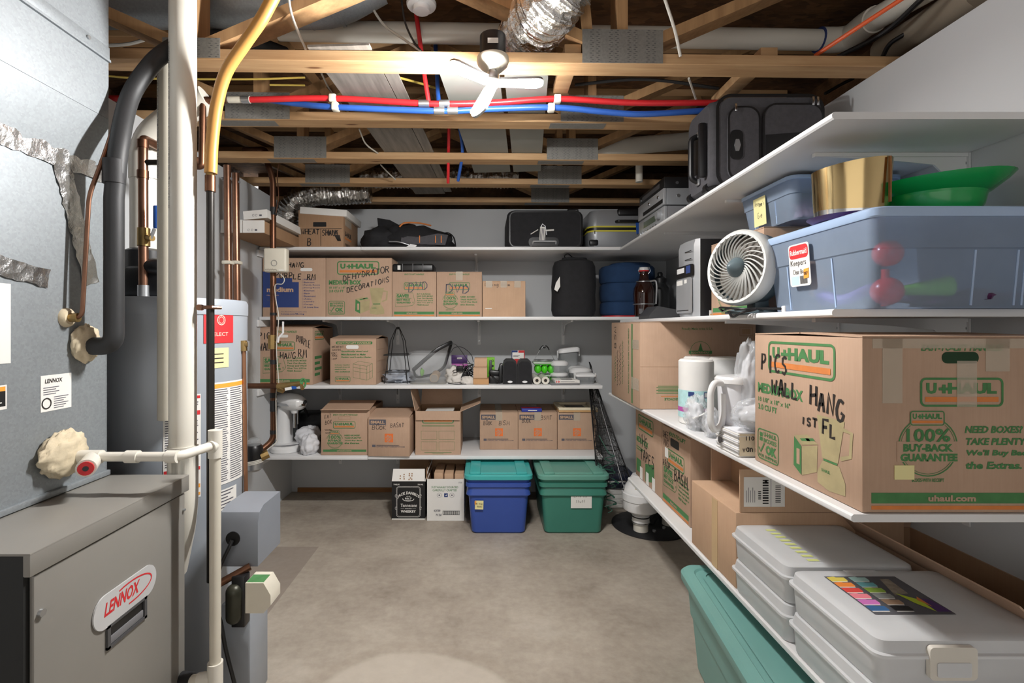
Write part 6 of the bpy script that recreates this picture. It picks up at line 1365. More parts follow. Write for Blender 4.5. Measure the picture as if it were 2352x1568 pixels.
MB().add([V((.0985*cos(a0+u*.32), .0985*sin(a0+u*.32), .285+v*.03-.0)) for u in (0, 1) for v in (0, 1)], [(0, 2, 3, 1)], YCAB, None).build('warning_sticker', rf_, 'yellow warning sticker')
MB().add([V((.119*cos(-1.0+u*.25), .119*sin(-1.0+u*.25), .212+v*.025)) for u in (0, 1) for v in (0, 1)], [(0, 2, 3, 1)], GREYM, None).build('rating_sticker', rf_)
# ---------------------------------------------------------------- long tote under the corner shelves
lt = thing('storage_tote', 'long sea-green storage tote lying on the floor under the lowest side shelf', 'storage bin', (.985, 1.50, .0005), radians(-5.5))
def rg(w_, d_, z, r_=.05): return rrect(w_, d_, r_, z, 6)
MB().loft([rg(.40, .86, 0), rg(.42, .88, .012), rg(.45, .91, .20), rg(.462, .922, .205), rg(.475, .935, .30), rg(.47, .93, .30), rg(.475, .935, .335)], BINT).build('tub', lt)
L_ = MB().loft([rg(.515, .985, .325, .06), rg(.52, .99, .33, .06), rg(.52, .99, .355, .06), rg(.50, .97, .366, .055), rg(.44, .91, .368, .05), rg(.43, .90, .362, .05)], BINT)
L_.ribbon([(x, y) for x, y in rr2(-.19, -.43, .19, .43, .05)], .012, BINT, T((0, 0, .3635)), .003, True)
for k in (-1, 1): L_.prism([(.09*cos(radians(a)), k*.405+.045*sin(radians(a))*-k) for a in range(0, 181, 15)], .362, .372, BINT)
L_.build('lid', lt)
# ---------------------------------------------------------------- side shelves (along the wall with the grey suitcase)
def quadboard(pts, z0, z1, label):
    c_ = V((pts[0][0], pts[0][1], z0)); m = MB()
    q = [(x-c_.x, y-c_.y) for x, y in pts]; e = .006
    # rounded front edge
    m.loft([[(q[0][0]+a, q[0][1], b), (q[1][0], q[1][1], b), (q[2][0], q[2][1], b), (q[3][0]+a, q[3][1], b)] for a, b in ((e, 0), (.001, .004), (0, (z1-z0)/2), (.001, z1-z0-.004), (e, z1-z0))], WHITE)
    return single(m, 'shelf_board', label, 'shelf', c_, 0, 'white shelf boards on the side wall')
T1, T2, T3, T4 = 1.858, 1.364, .892, .438
quadboard([(.868, 1.252), (XR-.002, 1.252), (XR-.002, 3.40), (.915, 3.40)], T1-.018, T1, 'top white side shelf board, carrying the grey suitcase and stereo units')
quadboard([(.868, 1.252), (XR-.002, 1.252), (XR-.002, 3.40), (.915, 3.40)], T2-.019, T2, 'second white side shelf board down, carrying the fan and blue bin')
quadboard([(.834, 1.14), (XR-.002, 1.14), (XR-.002, 3.25), (.80, 3.25)], T3-.018, T3, 'third white side shelf board down, carrying the paper towels')
quadboard([(.832, .95), (XR-.002, .95), (XR-.002, 2.93), (.834, 2.93)], T4-.022, T4, 'lowest white side shelf board, carrying the clear photo cases')
for z_, nm in ((T1-.018, 'top'), (T2-.019, 'second'), (T3-.018, 'third'), (T4-.022, 'lowest')):
    for y_, w2 in ((1.50, 'toward the blue bin end'), (2.05, 'in the middle'), (2.75, 'toward the back wall')):
        bracket((XR-.001, y_, z_), -pi/2, 'white bracket under the %s side shelf, %s' % (nm, w2), .46, .15, 'white side shelf brackets')
# ---------------------------------------------------------------- top side shelf
gs = thing('suitcase', 'grey and black soft suitcase with zipped pockets on the top side shelf', 'suitcase', (1.105, 2.085, T1+.001))
# local: x along the room-facing handle end (-x) to the wall, front panel toward -y
def ssec(x, s_=1, d=0.0): return [(x, p[0]*s_+d, .185+(p[1])*s_) for p in rr2(-.115, -.183, .115, .183, .05, 5)]
MB().loft([ssec(-.215, .90), ssec(-.20, .97), ssec(-.17, 1), ssec(.20, 1), ssec(.22, .96)], GFAB).build('shell', gs)
PM_ = frame((-.21, -.1155, 0), (1, 0, 0), (0, 0, 1))
fp = MB(); fp.prism(rr2(.02, .012, .425, .358, .05), 0, .014, GFAB, PM_); fp.build('front_panel', gs)
pk1 = MB().prism(rr2(.05, .03, .17, .315, .045), .014, .028, GFAB, PM_); po = pk1.build('front_pocket', gs)
MB().ribbon(rr2(.05, .03, .17, .315, .045, 6), .007, BLACK, PM_, .029, True).build('piping', po)
MB().prism(rr2(.045+.01, .11, .105, .225, .02), .028, .030, BLACK, PM_).build('badge_patch', po)
MB().prism([(.082+.012*cos(radians(a))*1, .165+.026*sin(radians(a))) for a in range(0, 360, 60)], .030, .034, ALU, PM_).build('badge', po, 'metal hexagonal badge')
pk2 = MB().prism(rr2(.185, .02, .415, .325, .05), .014, .030, GFAB, PM_); po = pk2.build('front_pocket', gs)
MB().ribbon(rr2(.185, .02, .415, .325, .05, 6), .007, BLACK, PM_, .031, True).build('piping', po)
MB().prism([(.192, .10), (.41, .10), (.41, .25), (.33, .215), (.192, .205)], .0302, .0315, BLACK, PM_).build('black_panel', po, 'black fabric band')
for x_ in (.375, .393): MB().box((x_, .335, .034), (.009, .035, .005), STEEL, PM_, .002).build('zip_pull', po)
MB().box((.075, .31, .034), (.009, .03, .005), STEEL, PM_, .002).build('zip_pull', gs)
MB().ribbon(rr2(.012, .008, .425, .365, .055, 6), .012, BLACK, PM_, .016, True).build('piping', gs)
MB().tube([V(p) for p in ssec(-.165, 1.015)], .006, BLACK, None, 6, True).build('piping', gs)
EM = frame((-.2155, .115, 0), (0, -1, 0), (0, 0, 1))
MB().rect(.05, .10, .18, .26, BLACK, EM, .002).build('end_panel', gs)
MB().tube(bend([EM @ V((.12, .06, .0)), EM @ V((.12, .075, .035)), EM @ V((.12, .24, .035)), EM @ V((.12, .255, 0))], .03), .011, BLACK, None, 10).build('carry_handle', gs)
for z_ in (.06, .255): MB().box((.12, z_, .006), (.03, .025, .01), ALU, EM, .003).build('handle_mount', gs)
MB().box((.19, .17, .018), (.022, .22, .03), BLACK, EM, .008).build('telescopic_handle', gs)
for y_ in (-.08, .08): MB().cyl((-.205, y_, .02), (-.205, y_+.025, .02), .0195, BLACK, None, 16).build('wheel', gs)
MB().sphere((-.19, -.06, .014), (.03, .06, .0139), BLACK, None, 14, 8).build('foot', gs)
MB().tube([(.222, -.08, .16), (.235, -.08, .14), (.222, -.08, .10)], .006, BLACK, None, 6).build('side_strap', gs)
def stereo(name, label, z, h, mat, y0, y1, x0, x1):
    t = thing(name, label, 'stereo', ((x0+x1)/2, (y0+y1)/2, z), 0, 'stacked stereo units')
    pass
    return t, (lambda a, b, m, bev=.003: MB().b2(V(a)-V(((x0+x1)/2, (y0+y1)/2, z)), V(b)-V(((x0+x1)/2, (y0+y1)/2, z)), m, None, bev)), frame(V((x0, y1, z))-V(((x0+x1)/2, (y0+y1)/2, z)), (0, -1, 0), (0, 0, 1))
z = T1+.0008
t, bb, M = stereo('stereo_receiver', 'silver receiver with knobs, lowest of the stacked stereo units', z, .105, SILVD, 2.66, 3.10, .95, 1.34)
bb((.97, 2.66, z+.012), (1.34, 3.10, z+.105), GREYM).build('case', t); bb((.95, 2.66, z+.012), (.969, 3.10, z+.105), SILV).build('front_panel', t)
MB().cyl(M @ V((.38, .068, 0)), M @ V((.38, .068, .022)), .022, SILV, None, 20).build('volume_knob', t)
for k in range(7): MB().cyl(M @ V((.06+k*.045, .022, 0)), M @ V((.06+k*.045, .022, .008)), .007, STEEL, None, 10).build('button', t)
MB().rect(.10, .05, .31, .085, plain('display_glass', '#55604e', .15), M, .001).build('display', t)
for yy in (2.70, 3.06): bb((1.0, yy-.02, z), (1.04, yy+.02, z+.0118), BLACK).build('foot', t)
z += .107
t, bb, M = stereo('dvd_player', 'silver disc player in the middle of the stacked stereo units', z, .088, SILVD, 2.645, 3.085, .942, 1.33)
bb((.958, 2.645, z+.002), (1.33, 3.085, z+.088), SILVD).build('case', t); bb((.942, 2.645, z+.002), (.9575, 3.085, z+.088), SILV).build('front_panel', t)
MB().rect(.10, .012, .43, .034, BLACKP, M, .001).build('disc_slot', t); MB().cyl(V((1.02-1.136, -.22, .048)), V((1.02-1.136, -.2235, .048)), .009, ALU, None, 12).build('case_screw', t)
for x_ in (.21, .36): MB().box((x_, .058, .002), (.022, .016, .006), STEEL, M, .002).build('button', t)
z += .09
t, bb, M = stereo('video_player', 'black player on top of the stacked stereo units', z, .06, BLACK, 2.66, 3.09, .952, 1.33)
bb((.952, 2.66, z+.002), (1.33, 3.09, z+.062), BLACK).build('case', t); MB().cyl(V((1.02-1.141, -.215, .03)), V((1.02-1.141, -.2185, .03)), .008, GREYPL, None, 12).build('case_screw', t); MB().rect(.06, .02, .36, .045, GREYPL, M, .001).build('front_glass', t); MB().cyl(M @ V((.04, .03, 0)), M @ V((.04, .03, .006)), .009, ALU, None, 12).build('button', t)
# ---------------------------------------------------------------- second side shelf
z = T2+.0008
pc = thing('desktop_computer', 'silver and black desktop computer tower beside the black bottle', 'computer', (1.135, 2.39, z))
MB().b2((-.155, -.11, .004), (.22, .11, .357), BLACK, None, .004).build('case', pc)
fbz = MB().loft([[(x, y, .002+zz) for x, y in ((-.155, -.11), (-.155, .11), (-.172-dx, .09), (-.18-dx, .0), (-.172-dx, -.09))] for zz, dx in ((0, -.004), (.01, 0), (.33, .004), (.357, -.004))], SILV)
fbz.build('front_bezel', pc)
QM = frame((-.1835, .11, 0), (0, -1, 0), (0, 0, 1))
MB().prism(rr2(.02, .19, .205, .245, .008), -.004, .004, BLACK, QM).rect(.03, .212, .12, .236, WPL, QM, .005).rect(.14, .205, .19, .24, BLUEP, QM, .005).build('port_panel', pc, 'black port panel')
MB().prism(rr2(.02, .02, .19, .185, .012), -.004, .0045, plain('bezel_grey', '#a7a9ac', .3, .3), QM).rect(.028, .155, .10, .178, PAPER, QM, .0052).rect(.12, .16, .15, .178, PAPER, QM, .0052).rect(.03, .03, .17, .034, BLACKP, QM, .0052).build('drive_door', pc)
for zz in (.268, .305): MB().rect(.12, zz, .195, zz+.004, BLACKP, QM, .0022).build('slot', pc)
MB().rect(.04, .004, .2, .03, PAPER, frame((-.155, -.1105, 0), (1, 0, 0), (0, 0, 1))).rect(.045, .008, .10, .014, ORP, frame((-.155, -.1108, 0), (1, 0, 0), (0, 0, 1))).build('sticker', pc, 'white licence sticker')
lp_ = thing('laptop_dock', 'dark grey wedge-shaped device lying before the black bottle', 'device', (PX(1520, 2.95), 3.0, z))
MB().prism([(-.09, 0), (.09, 0), (.09, .05), (-.04, .075), (-.09, .02)], -.10, .10, GREYPL, frame((0, 0, 0), (1, 0, 0), (0, 0, 1))).build('body', lp_)
MB().b2((-.14, -.105, 0), (-.093, .02, .01), BLACK, T(ry=-.35), .002).rect(-.13, -.1, -.11, -.03, PAPER, T(ry=-.35), .011).build('slip_case', lp_)
c = Carton('small brown carton with a 100% buy-back seal standing behind the round fan', 0, .32, 1.80, .42, z, .315, at=(1.16, 2.005, z))
w, h = c.d, c.h; m = c.m
easy(m, c.L, w, h, .90, .62); buyback(m, c.L, w, h, .33, .34, .19); lines(m, c.L, w*.58, h*.24, w*.36, h*.23, NEED); footer(m, c.L, w, h); m.hand('DVD', w*.08, h*.52, w*.5, h*.27, INK, c.L, .007)
c.close(False)
# round fan
fn = thing('table_fan', 'round grey air circulator fan with a swirled grille on the second side shelf', 'fan', (.925, 1.735, z))
n_ = V((-.93, -.34, .06)).normalized(); FC = V((-.035, 0, .158)); u_ = V((0, 0, 1)).cross(n_).normalized(); v_ = n_.cross(u_)
FMx = Matrix((u_, v_, n_)).transposed().to_4x4(); FMx.translation = FC
MB().lathe([(.128, -.02), (.131, .0), (.131, .022), (.124, .032), (.114, .03), (.113, .012)], FANG, FMx, 56, False, False).build('rim', fn)
MB().lathe([(.126, .0), (.124, -.06), (.10, -.105), (.05, -.125)], FAND, FMx, 48, False, True).build('shroud', fn)
gr_ = MB()
for k in range(30):
    a0 = 2*pi*k/30; pts = []
    for j in range(9):
        q = j/8; r_ = .026+.089*q; a = a0-.95*q**.8
        pts.append((r_*cos(a), r_*sin(a), .030-.012*(1-q)+.012*sin(pi*q)))
    gr_.tube(pts, .0022, FANG, FMx, 4, flat=2.2)
gr_.build('grille', fn)
MB().lathe([(.035, .012), (.034, .03), (.024, .044), (.008, .06), (.002, .063)], FAND, FMx, 32).build('nose_cone', fn, 'slate grey nose cone')
MB().lathe([(.112, -.015), (.112, -.012), (.05, -.010)], plain('fan_inside', '#6d675f', .6), FMx, 40).build('blade_disc', fn)
MB().lathe([(.085, 0), (.085, .006), (.07, .014), (.03, .018)], FAND, T((.0, 0, 0)), 32).box((.02, .0, .03), (.05, .06, .05), FAND, None, .008).build('base', fn)
MB().tube(smooth_path([(.03, -.05, .02), (-.05, -.09, .012), (-.09, -.03, .018), (-.07, .06, .012), (-.1, .02, .022), (-.08, -.08, .014), (-.045, -.11, .012), (-.085, -.1, .002), (-.095, -.06, -.012), (-.09, -.02, .006)], 6), .004, BLACK, None, 6).build('power_cord', fn)
MB().tube(smooth_path([(-.09, -.06, .012), (-.02, -.12, .014), (.03, -.14, .012)], 6), .004, BLACK, None, 6).box((.035, -.145, .012), (.03, .02, .02), WPL, None, .004).build('plug', fn)
# blue tubs
def bluetub(label, loc, w_, d_, h_, wr, dr):
    """clear blue tub: base w_ by d_, rim wr by dr"""
    t = thing('storage_tub', label, 'storage bin', loc, 0, 'clear blue storage tubs')
    def rg(k, z, r_=.03): return rrect(w_+(wr-w_)*k, d_+(dr-d_)*k, r_, z, 5)
    m = MB().loft([rg(.0, .0), rg(.08, .006), rg(.50, h_*.585), rg(.62, h_*.60), rg(.82, h_*.90)], LBLUE, None, True, False)
    m.build('tub', t)
    for k in (-.02, .2, .24): MB().prism([(-.0025, h_*.03), (.0025, h_*.03), (.0025, h_*.58), (-.0025, h_*.58)], 0, .003, LBLUED, frame((k*w_, -d_/2-.0, 0), (1, 0, 0), (0, -.095, 1))).build('rib', t)
    for k in (-.18, .28): MB().prism([(-.0025, h_*.03), (.0025, h_*.03), (.0025, h_*.58), (-.0025, h_*.58)], 0, .003, LBLUED, frame((-w_/2-.0, k*d_, 0), (0, -1, 0), (-.095, 0, 1))).build('rib', t)
    L2 = MB().loft([rrect(wr-.004, dr-.004, .035, h_*.90, 5), rrect(wr, dr, .035, h_*.915, 5), rrect(wr, dr, .035, h_*.985, 5), rrect(wr-.01, dr-.01, .032, h_, 5), rrect(wr-.06, dr-.06, .02, h_, 5), rrect(wr-.07, dr-.07, .02, h_-.006, 5)], LBLUED)
    L2.build('lid', t)
    return t
bt2 = bluetub('large clear blue storage tub with a red-topped product label, full of colourful party things', (1.188, 1.432, z), .47, .43, .243, .525, .49)
LMx = frame((-.238, .075, .058), (0, -1, 0), (-.07, 0, 1)); LMx.translation = V((-.2565, .09, .075))
lb = MB().prism(rr2(0, 0, .095, .125, .01), 0, .0015, PAPER, LMx)
lb.prism(rr2(.004, .082, .091, .121, .012), .0016, .002, REDP, LMx); lb.text('Rubbermaid', .009, .093, .077, .016, PAPER, LMx, .02, 0, .0026)
lb.text('Keepers', .008, .056, .072, .022, INK, LMx, .0, 0, .0022); lb.text('Clear Box', .016, .036, .058, .014, INK, LMx, .0, 0, .0022); lb.rect(.006, .004, .045, .03, plain('rainbow_tint', '#bcd3dd', .6), LMx, .0018)
for k in range(12): lb.rect(.048+k*.0028, .006, .0495+k*.0028, .03, BLACKP, LMx, .002)
lb.prism([(.066, .02), (.088, .022), (.09, .05), (.068, .048)], .0022, .0028, ORP, LMx); lb.text('087', .068, .03, .018, .01, INK, LMx, .02, 0, .0032)
lb.build('product_label', bt2, 'white product label with a red top')
zb = z+.008
def inside(name, label, cat, mb, loc): single(mb, name, label, cat, loc, 0, 'party things inside the large blue tub')
RB = plain('party_red', '#e02b33', .3, coat=.4)
inside('plastic_ball', 'shiny red plastic ball low inside the large blue tub', 'ball', MB().sphere((0, 0, 0), .036, RB), (1.02, 1.27, zb+.037))
inside('plastic_ball', 'blurred pink-red plastic ball high inside the large blue tub', 'ball', MB().sphere((0, 0, 0), .034, RB), (1.03, 1.28, zb+.135))
inside('party_stick', 'thin red plastic stick holding the high ball inside the tub', 'stick', MB().cyl((0, 0, 0), (0, 0, .095), .009, RB), (1.04, 1.30, zb+.001))
inside('party_horn', 'lime green paper horn inside the large blue tub', 'party horn', MB().cyl((-.05, 0, .02), (.05, -.02, .03), .012, LIMEP, None, 16, .026), (1.12, 1.28, zb+.02))
inside('tinsel', 'dark magenta tinsel heap at the bottom of the large blue tub', 'tinsel', MB().sphere((0, 0, .02), (.11, .10, .022), plain('tinsel_plum', '#6b3a62', .35, .4), None, 22, 12, .5, 8, 3, 0), (1.24, 1.33, zb+.001))
inside('toy_figure', 'peach coloured plastic party figure leaning inside the large blue tub', 'toy', MB().tube([(0, .05, .13), (.0, .02, .12), (.0, -.02, .08), (0, .0, .03)], [.012, .018, .026, .02], plain('peach_plastic', '#dfb091', .5)), (.995, 1.50, zb+.01))
inside('garland', 'purple and green garland inside the large blue tub', 'garland', MB().tube([(.07*cos(radians(a)), .09*sin(radians(a)), .03+.015*sin(radians(a*3))) for a in range(0, 360, 15)], .014, plain('garland_purple', '#7d55a8', .5), None, 8, True), (1.04, 1.42, zb+.005))
bt3 = bluetub('smaller clear blue storage tub with a yellow note, sitting above the round fan', (1.205, 1.832, z+.317), .33, .30, .146, .385, .345)
NM = frame((-.19, .0, .0), (0, -1, 0), (-.05, 0, 1)); NM.translation = V((-.186, .06, .012))
n = MB().box((.04, .052, 0), (.08, .104, .001), NOTE, NM); n.hand("New", .006, .075, .03, .018, PEN, NM, .0016); n.hand("Year's", .036, .07, .04, .016, PEN, NM, .0016); n.hand('Eve', .028, .028, .03, .02, PEN, NM, .0016); n.build('paper_note', bt3, 'pale yellow note')
single(MB().sphere((0, 0, .05), (.10, .10, .05), plain('party_mix', '#c9a0a6', .6, var=.3, vs=25), None, 18, 12, .3, 6, 5, 0), 'party_hats', 'pinkish party decorations inside the smaller blue tub', 'decorations', (1.21, 1.83, z+.317+.008))
zt = z+.245
gh = thing('party_hat', 'shiny gold party top hat lying on the large blue tub', 'hat', (1.02, 1.395, zt+.008), 0)
def ell(rx, ry, z_, tx=0, tz=0, n=36): return [(rx*cos(2*pi*i/n), ry*sin(2*pi*i/n), z_+tx*rx*cos(2*pi*i/n)+tz*ry*sin(2*pi*i/n)) for i in range(n)]
MB().loft([ell(.088, .078, .0), ell(.091, .082, .03), ell(.097, .087, .148, .12)], GOLD, None, False, False).loft([ell(.085, .075, .0), ell(.094, .084, .147, .12)], GOLD, None, False, False).build('crown', gh)
MB().loft([ell(.0895, .0795, .001), ell(.0905, .0805, .026)], STEEL, None, False, False).build('hat_band', gh, 'silver band')
MB().loft([ell(.02, .02, .0), ell(.09, .085, -.006), ell(.108, .10, .006), ell(.10, .092, .004), ell(.088, .08, .0)], PURP, None, True, False).build('brim', gh, 'purple lined brim')
MB().b2((.04, -.0865, .03), (.044, -.080, .15), BROWNW).build('seam', gh)
gd = thing('party_hat', 'bright green plastic derby hat lying upside down on the large blue tub', 'hat', (1.235, 1.38, zt+.001))
MB().loft([ell(.06, .055, 0), ell(.095, .09, .012), ell(.108, .10, .035), ell(.115, .105, .065), ell(.122, .112, .068), ell(.160, .14, .090, .06), ell(.176, .15, .104, .07), ell(.16, .14, .094, .06), ell(.118, .108, .072), ell(.105, .097, .036)], GRN, None, True, True).build('hat_shell', gd)
# ---------------------------------------------------------------- third side shelf
z = T3+.0008
c = Carton('large brown carton lying on its side with a green stripe, behind the paper towels', 0, .60, 2.586, .585, z, .452, at=(.80+.30, 2.586+.2925, z), mat=CARD)
w, d, h = c.w, c.d, c.h; m = c.m
m.rect(d*.74, .01, d*.78, h-.01, UGREEN, c.L)
VM = frame(c.L @ V((d*.52, h*.08, 0)), c.L.to_3x3() @ V((0, 1, 0)), c.L.to_3x3() @ V((-1, 0, 0)))
m.hand('BSM', .26, .19, .14, .045, INK, VM, .005)
for k, (cc_, x_, w_) in enumerate(((UGREEN, .05, .16), (INK, .03, .22), (INK, .04, .25), (UGREEN, .06, .25))): m.scribble(x_, .19-k*.055, w_, .04, cc_, VM, .004, 9, 4+k)
m.text('PLEASE RECYCLE THIS BOX WHEN YOU ARE FINISHED', .02, -.085, h*.8, .02, UGREEN, VM, .02)
MB().b2((-w/2-.0015, -d/2+.02, h*.2), (-w/2-.0004, -d/2+.15, h*.34), TAPE).build('packing_tape', c.t); MB().b2((-w/2-.0015, -d/2+.02, h*.68), (-w/2-.0004, -d/2+.13, h*.79), TAPE).build('packing_tape', c.t)
m.rect(0, h*.485, w, h*.4885, CARDD, c.F, .0007); m.text('Proudly Made in the U.S.A.', w*.36, h*.90, w*.27, h*.035, UGREEN, c.F, .01); m.ribbon([(w*.86, h*.84), (w*.97, h*.84), (w*.97, h*.94), (w*.86, h*.94)], .003, CARDD, c.F, .0008, True); m.rect(w*.88, h*.86, w*.95, h*.92, CARDD, c.F)
m.ribbon([(w*.52+.052*cos(radians(a)), h*.66+.052*sin(radians(a))) for a in range(0, 360, 12)], .002, UGREEN, c.F, .0008, True); m.rect(w*.42, h*.635, w*.62, h*.67, UGREEN, c.F, .001); m.text('ECO-FRIENDLY', w*.44, h*.642, w*.16, h*.02, CARD, c.F, .03, 0, .0013); m.poly([(w*.50, h*.67, .001), (w*.54, h*.67, .001), (w*.522, h*.76, .001)], UGREEN, c.F)
for k in range(6): m.rect(w*(.14+.015*(k % 2)), h*(.18+k*.016), w*(.36-.01*(k % 2)), h*(.188+k*.016), UGREEN, c.F)
vs, fs, _ = textgeo('RECYCLE', .04); m.add([(w*.34-u*w*.13, h*.13-v*h*.028, .0008) for u, v in vs], [f[::-1] for f in fs], UGREEN, c.F); m.rect(w*.18, h*.145, w*.36, h*.152, UORANGE, c.F)
c.close(False)
def roll(name, label, loc, r_, h_, grp=None, wrap=True):
    t = thing(name, label, 'paper towels', loc, 0, grp)
    MB().lathe([(r_-.006, 0), (r_, .006), (r_, h_-.008), (r_-.008, h_), (.022, h_), (.021, h_-.03)], plain('towel_paper%d' % int(loc[0]*100), '#e3e1dd', .85, bmp=.15, bs=50), None, 40).build('paper_roll', t)
    if wrap:
        AQ = plain('aqua_wrap', '#b5dbdc', .4, var=.1, vs=60)
        MB().lathe([(r_+.0012, .03), (r_+.0012, h_*.53)], AQ, None, 40, False, False).lathe([(r_+.0016, .055), (r_+.0016, .075)], MAGE, None, 40, False, False).build('wrapper', t, 'aqua printed wrapper')
        s_ = MB()
        def pat(a0, a1, z0, z1, m_): 
            n = 5; vs = []
            for i in range(n+1):
                a = radians(a0+(a1-a0)*i/n)
                for zz in (z0, z1): vs.append(((r_+.002)*cos(a), (r_+.002)*sin(a), zz))
            s_.add(vs, [(2*i, 2*i+2, 2*i+3, 2*i+1) for i in range(n)], m_)
        pat(-140, -115, .085, .115, PAPER); pat(-137, -118, .125, .145, BLUEP); pat(-88, -70, .12, .145, BLUEP); pat(-86, -72, .123, .142, PAPER)
        s_.build('wrapper_print', t)
    else:
        MB().lathe([(r_+.002, .01), (r_+.003, h_*.5), (r_+.001, h_*.97)], FILM, None, 30, False, False).build('wrapper', t, 'clear film wrapper')
    return t
roll('paper_towel_roll', 'paper towel roll in an aqua printed wrapper', (.935, 2.22, z), .073, .283)
roll('paper_towel_roll', 'white paper towel roll in clear film behind the white pitcher', (1.13, 2.33, z), .08, .285, None, False)
roll('paper_towel_roll', 'white paper towel roll in clear film close to the big carton, behind the aqua one', (1.06, 2.46, z), .08, .28, None, False)
# pitcher
pi_ = thing('water_pitcher', 'white lidded water filter pitcher with an open loop handle', 'pitcher', (.93, 1.80, z), radians(20))
MB().loft([[(x*s_, y*s_, zz) for x, y, _ in rrect(.19, .12, .055, 0, 6)] for zz, s_ in ((.0, .86), (.006, .9), (.10, .95), (.225, 1.0))], WPL if False else plain('pitcher_shell', '#dfe0e4', .25), None, True, False).build('body', pi_)
MB().loft([[(x*s_, y*s_, zz) for x, y, _ in rrect(.205, .13, .055, 0, 6)] for zz, s_ in ((.226, .98), (.228, 1.0), (.242, 1.0), (.25, .94), (.252, .6))], WPL).build('lid', pi_)
hpts = [(-.085, 0, .225), (-.135, 0, .232), (-.152, 0, .20), (-.152, 0, .09), (-.135, 0, .062), (-.105, 0, .075), (-.094, 0, .12), (-.09, 0, .19)]
MB().tube(bend(hpts, .02), .0115, WPL, None, 12).build('handle', pi_)
def bag(label, loc, r_, seed, amp=.35, name='plastic_bag', cat='bag', mat=None, kids=True):
    t = thing(name, label, cat, loc)
    MB().sphere((0, 0, r_[2]*.9), r_, mat or FILM, None, 48, 32, amp*.55, 7, seed, 0).build('film', t)
    if kids: MB().sphere((0, 0, r_[2]*.8), [q*.72 for q in r_], plain('bag_fill%d' % seed, '#d5d6da', .7, var=.05), None, 36, 24, .14, 6, seed+20, .002).build('contents', t)
    return t
b_ = bag('crumpled clear plastic bag at the shelf edge before the paper towels', (.872, 2.07, z), (.045, .05, .075), 4, .4)
MB().tube([(-.03, -.04, .055), (.0, -.05, .07), (.03, -.045, .085)], .009, PAPER, None, 6, flat=.3).build('label_strip', b_)
bag('clear plastic cups in film hanging by the pitcher handle', (.875, 1.93, z), (.036, .036, .06), 7, .18, 'plastic_cups', 'cups')
bag('clear wrapped bundle of white plates on the napkins beside the pitcher', (.91, 1.665, z+.083), (.085, .07, .055), 9, .2, 'wrapped_plates', 'plates')
bag('tall clear plastic bag on the napkin pack, against the big marked carton', (.925, 1.75, z+.084), (.045, .05, .155), 12, .2)
# napkins
np_ = thing('napkin_pack', 'pack of stacked white paper napkins beside the big marked carton', 'napkins', (.895, 1.715, z))
st_ = MB()
for k in range(16):
    o_ = .003*sin(k*1.3)
    st_.b2((-.068+o_, -.078+o_, .0006+k*.005), (.075, .078, .0052+k*.005), CLOTHW if k % 2 else PAPER, None, .0016)
st_.build('napkins', np_)
KM = frame((-.066, -.0795, 0), (1, 0, 0), (0, 0, 1)); 
lb = MB().b2((.002, .004, 0), (.138, .076, .0012), CREAMP, KM); lb.text('110', .022, .055, .028, .014, INK, KM, .02, 0, .002); lb.hand('vanity', .012, .018, .075, .025, INK, KM, .003, z=.002); lb.rect(.075, .06, .10, .074, REDP, KM, .0018); lb.build('wrapper_end', np_)
MB().prism([(.028+.012*cos(radians(a)), .03+.012*sin(radians(a))) for a in range(0, 360, 30)], 0, .0012, GREYM, frame((-.0715, .07, 0), (0, -1, 0), (0, 0, 1))).build('sticker', np_)
# the big carton near the shelf end
c = Carton('large brown carton marked PICS WALL HANG at the near end of the third side shelf', 0, .455, 1.146, .458, z, .406, at=(.864+.2275, 1.146+.229, z))
w, d, h = c.w, c.d, c.h; m = c.m
medium(m, c.L, d, h)
m.hand('PICS', d*.09, h*.715, d*.31, h*.14, INK, c.L, .0085); m.hand('WALL', d*.21, h*.565, d*.29, h*.105, INK, c.L, .0085, -.06); m.hand('HANG', d*.60, h*.54, d*.29, h*.13, INK, c.L, .0085, -.22); m.hand('1ST', d*.52, h*.40, d*.15, h*.055, INK, c.L, .006); m.hand('FL', d*.71, h*.38, d*.12, h*.085, INK, c.L, .0085, -.2)
easy(m, c.F, w, h, .915, .41); m.prism(rr2(w*.40, h*.845, w*.585, h*.91, h*.03), .0004, .0012, plain('handle_shadow_green', '#1d3a22', .9), c.F); uhaul(m, c.F, w*.29, h*.60, w*.42, h*.165)
buyback(m, c.F, w, h, .375, .33, .148); lines(m, c.F, w*.515, h*.235, w*.34, h*.27, NEED); footer(m, c.F, w, h)
c.close(False, .006)
for a, b, e_, f_ in ((.10, .62, .20, .985), (.475, .60, .575, .86), (.05, .93, .96, .985), (.62, .80, .74, .985)): MB().b2((-w/2+w*a, -d/2-.0016, h*b), (-w/2+w*e_, -d/2-.0004, h*f_), TAPE).build('packing_tape', c.t, 'clear packing tape strip')
MB().b2((-w/2+w*.16, -d/2-.0016, h*.19), (-w/2+w*.26, -d/2-.0005, h*.27), NOTE).build('tape_residue', c.t)
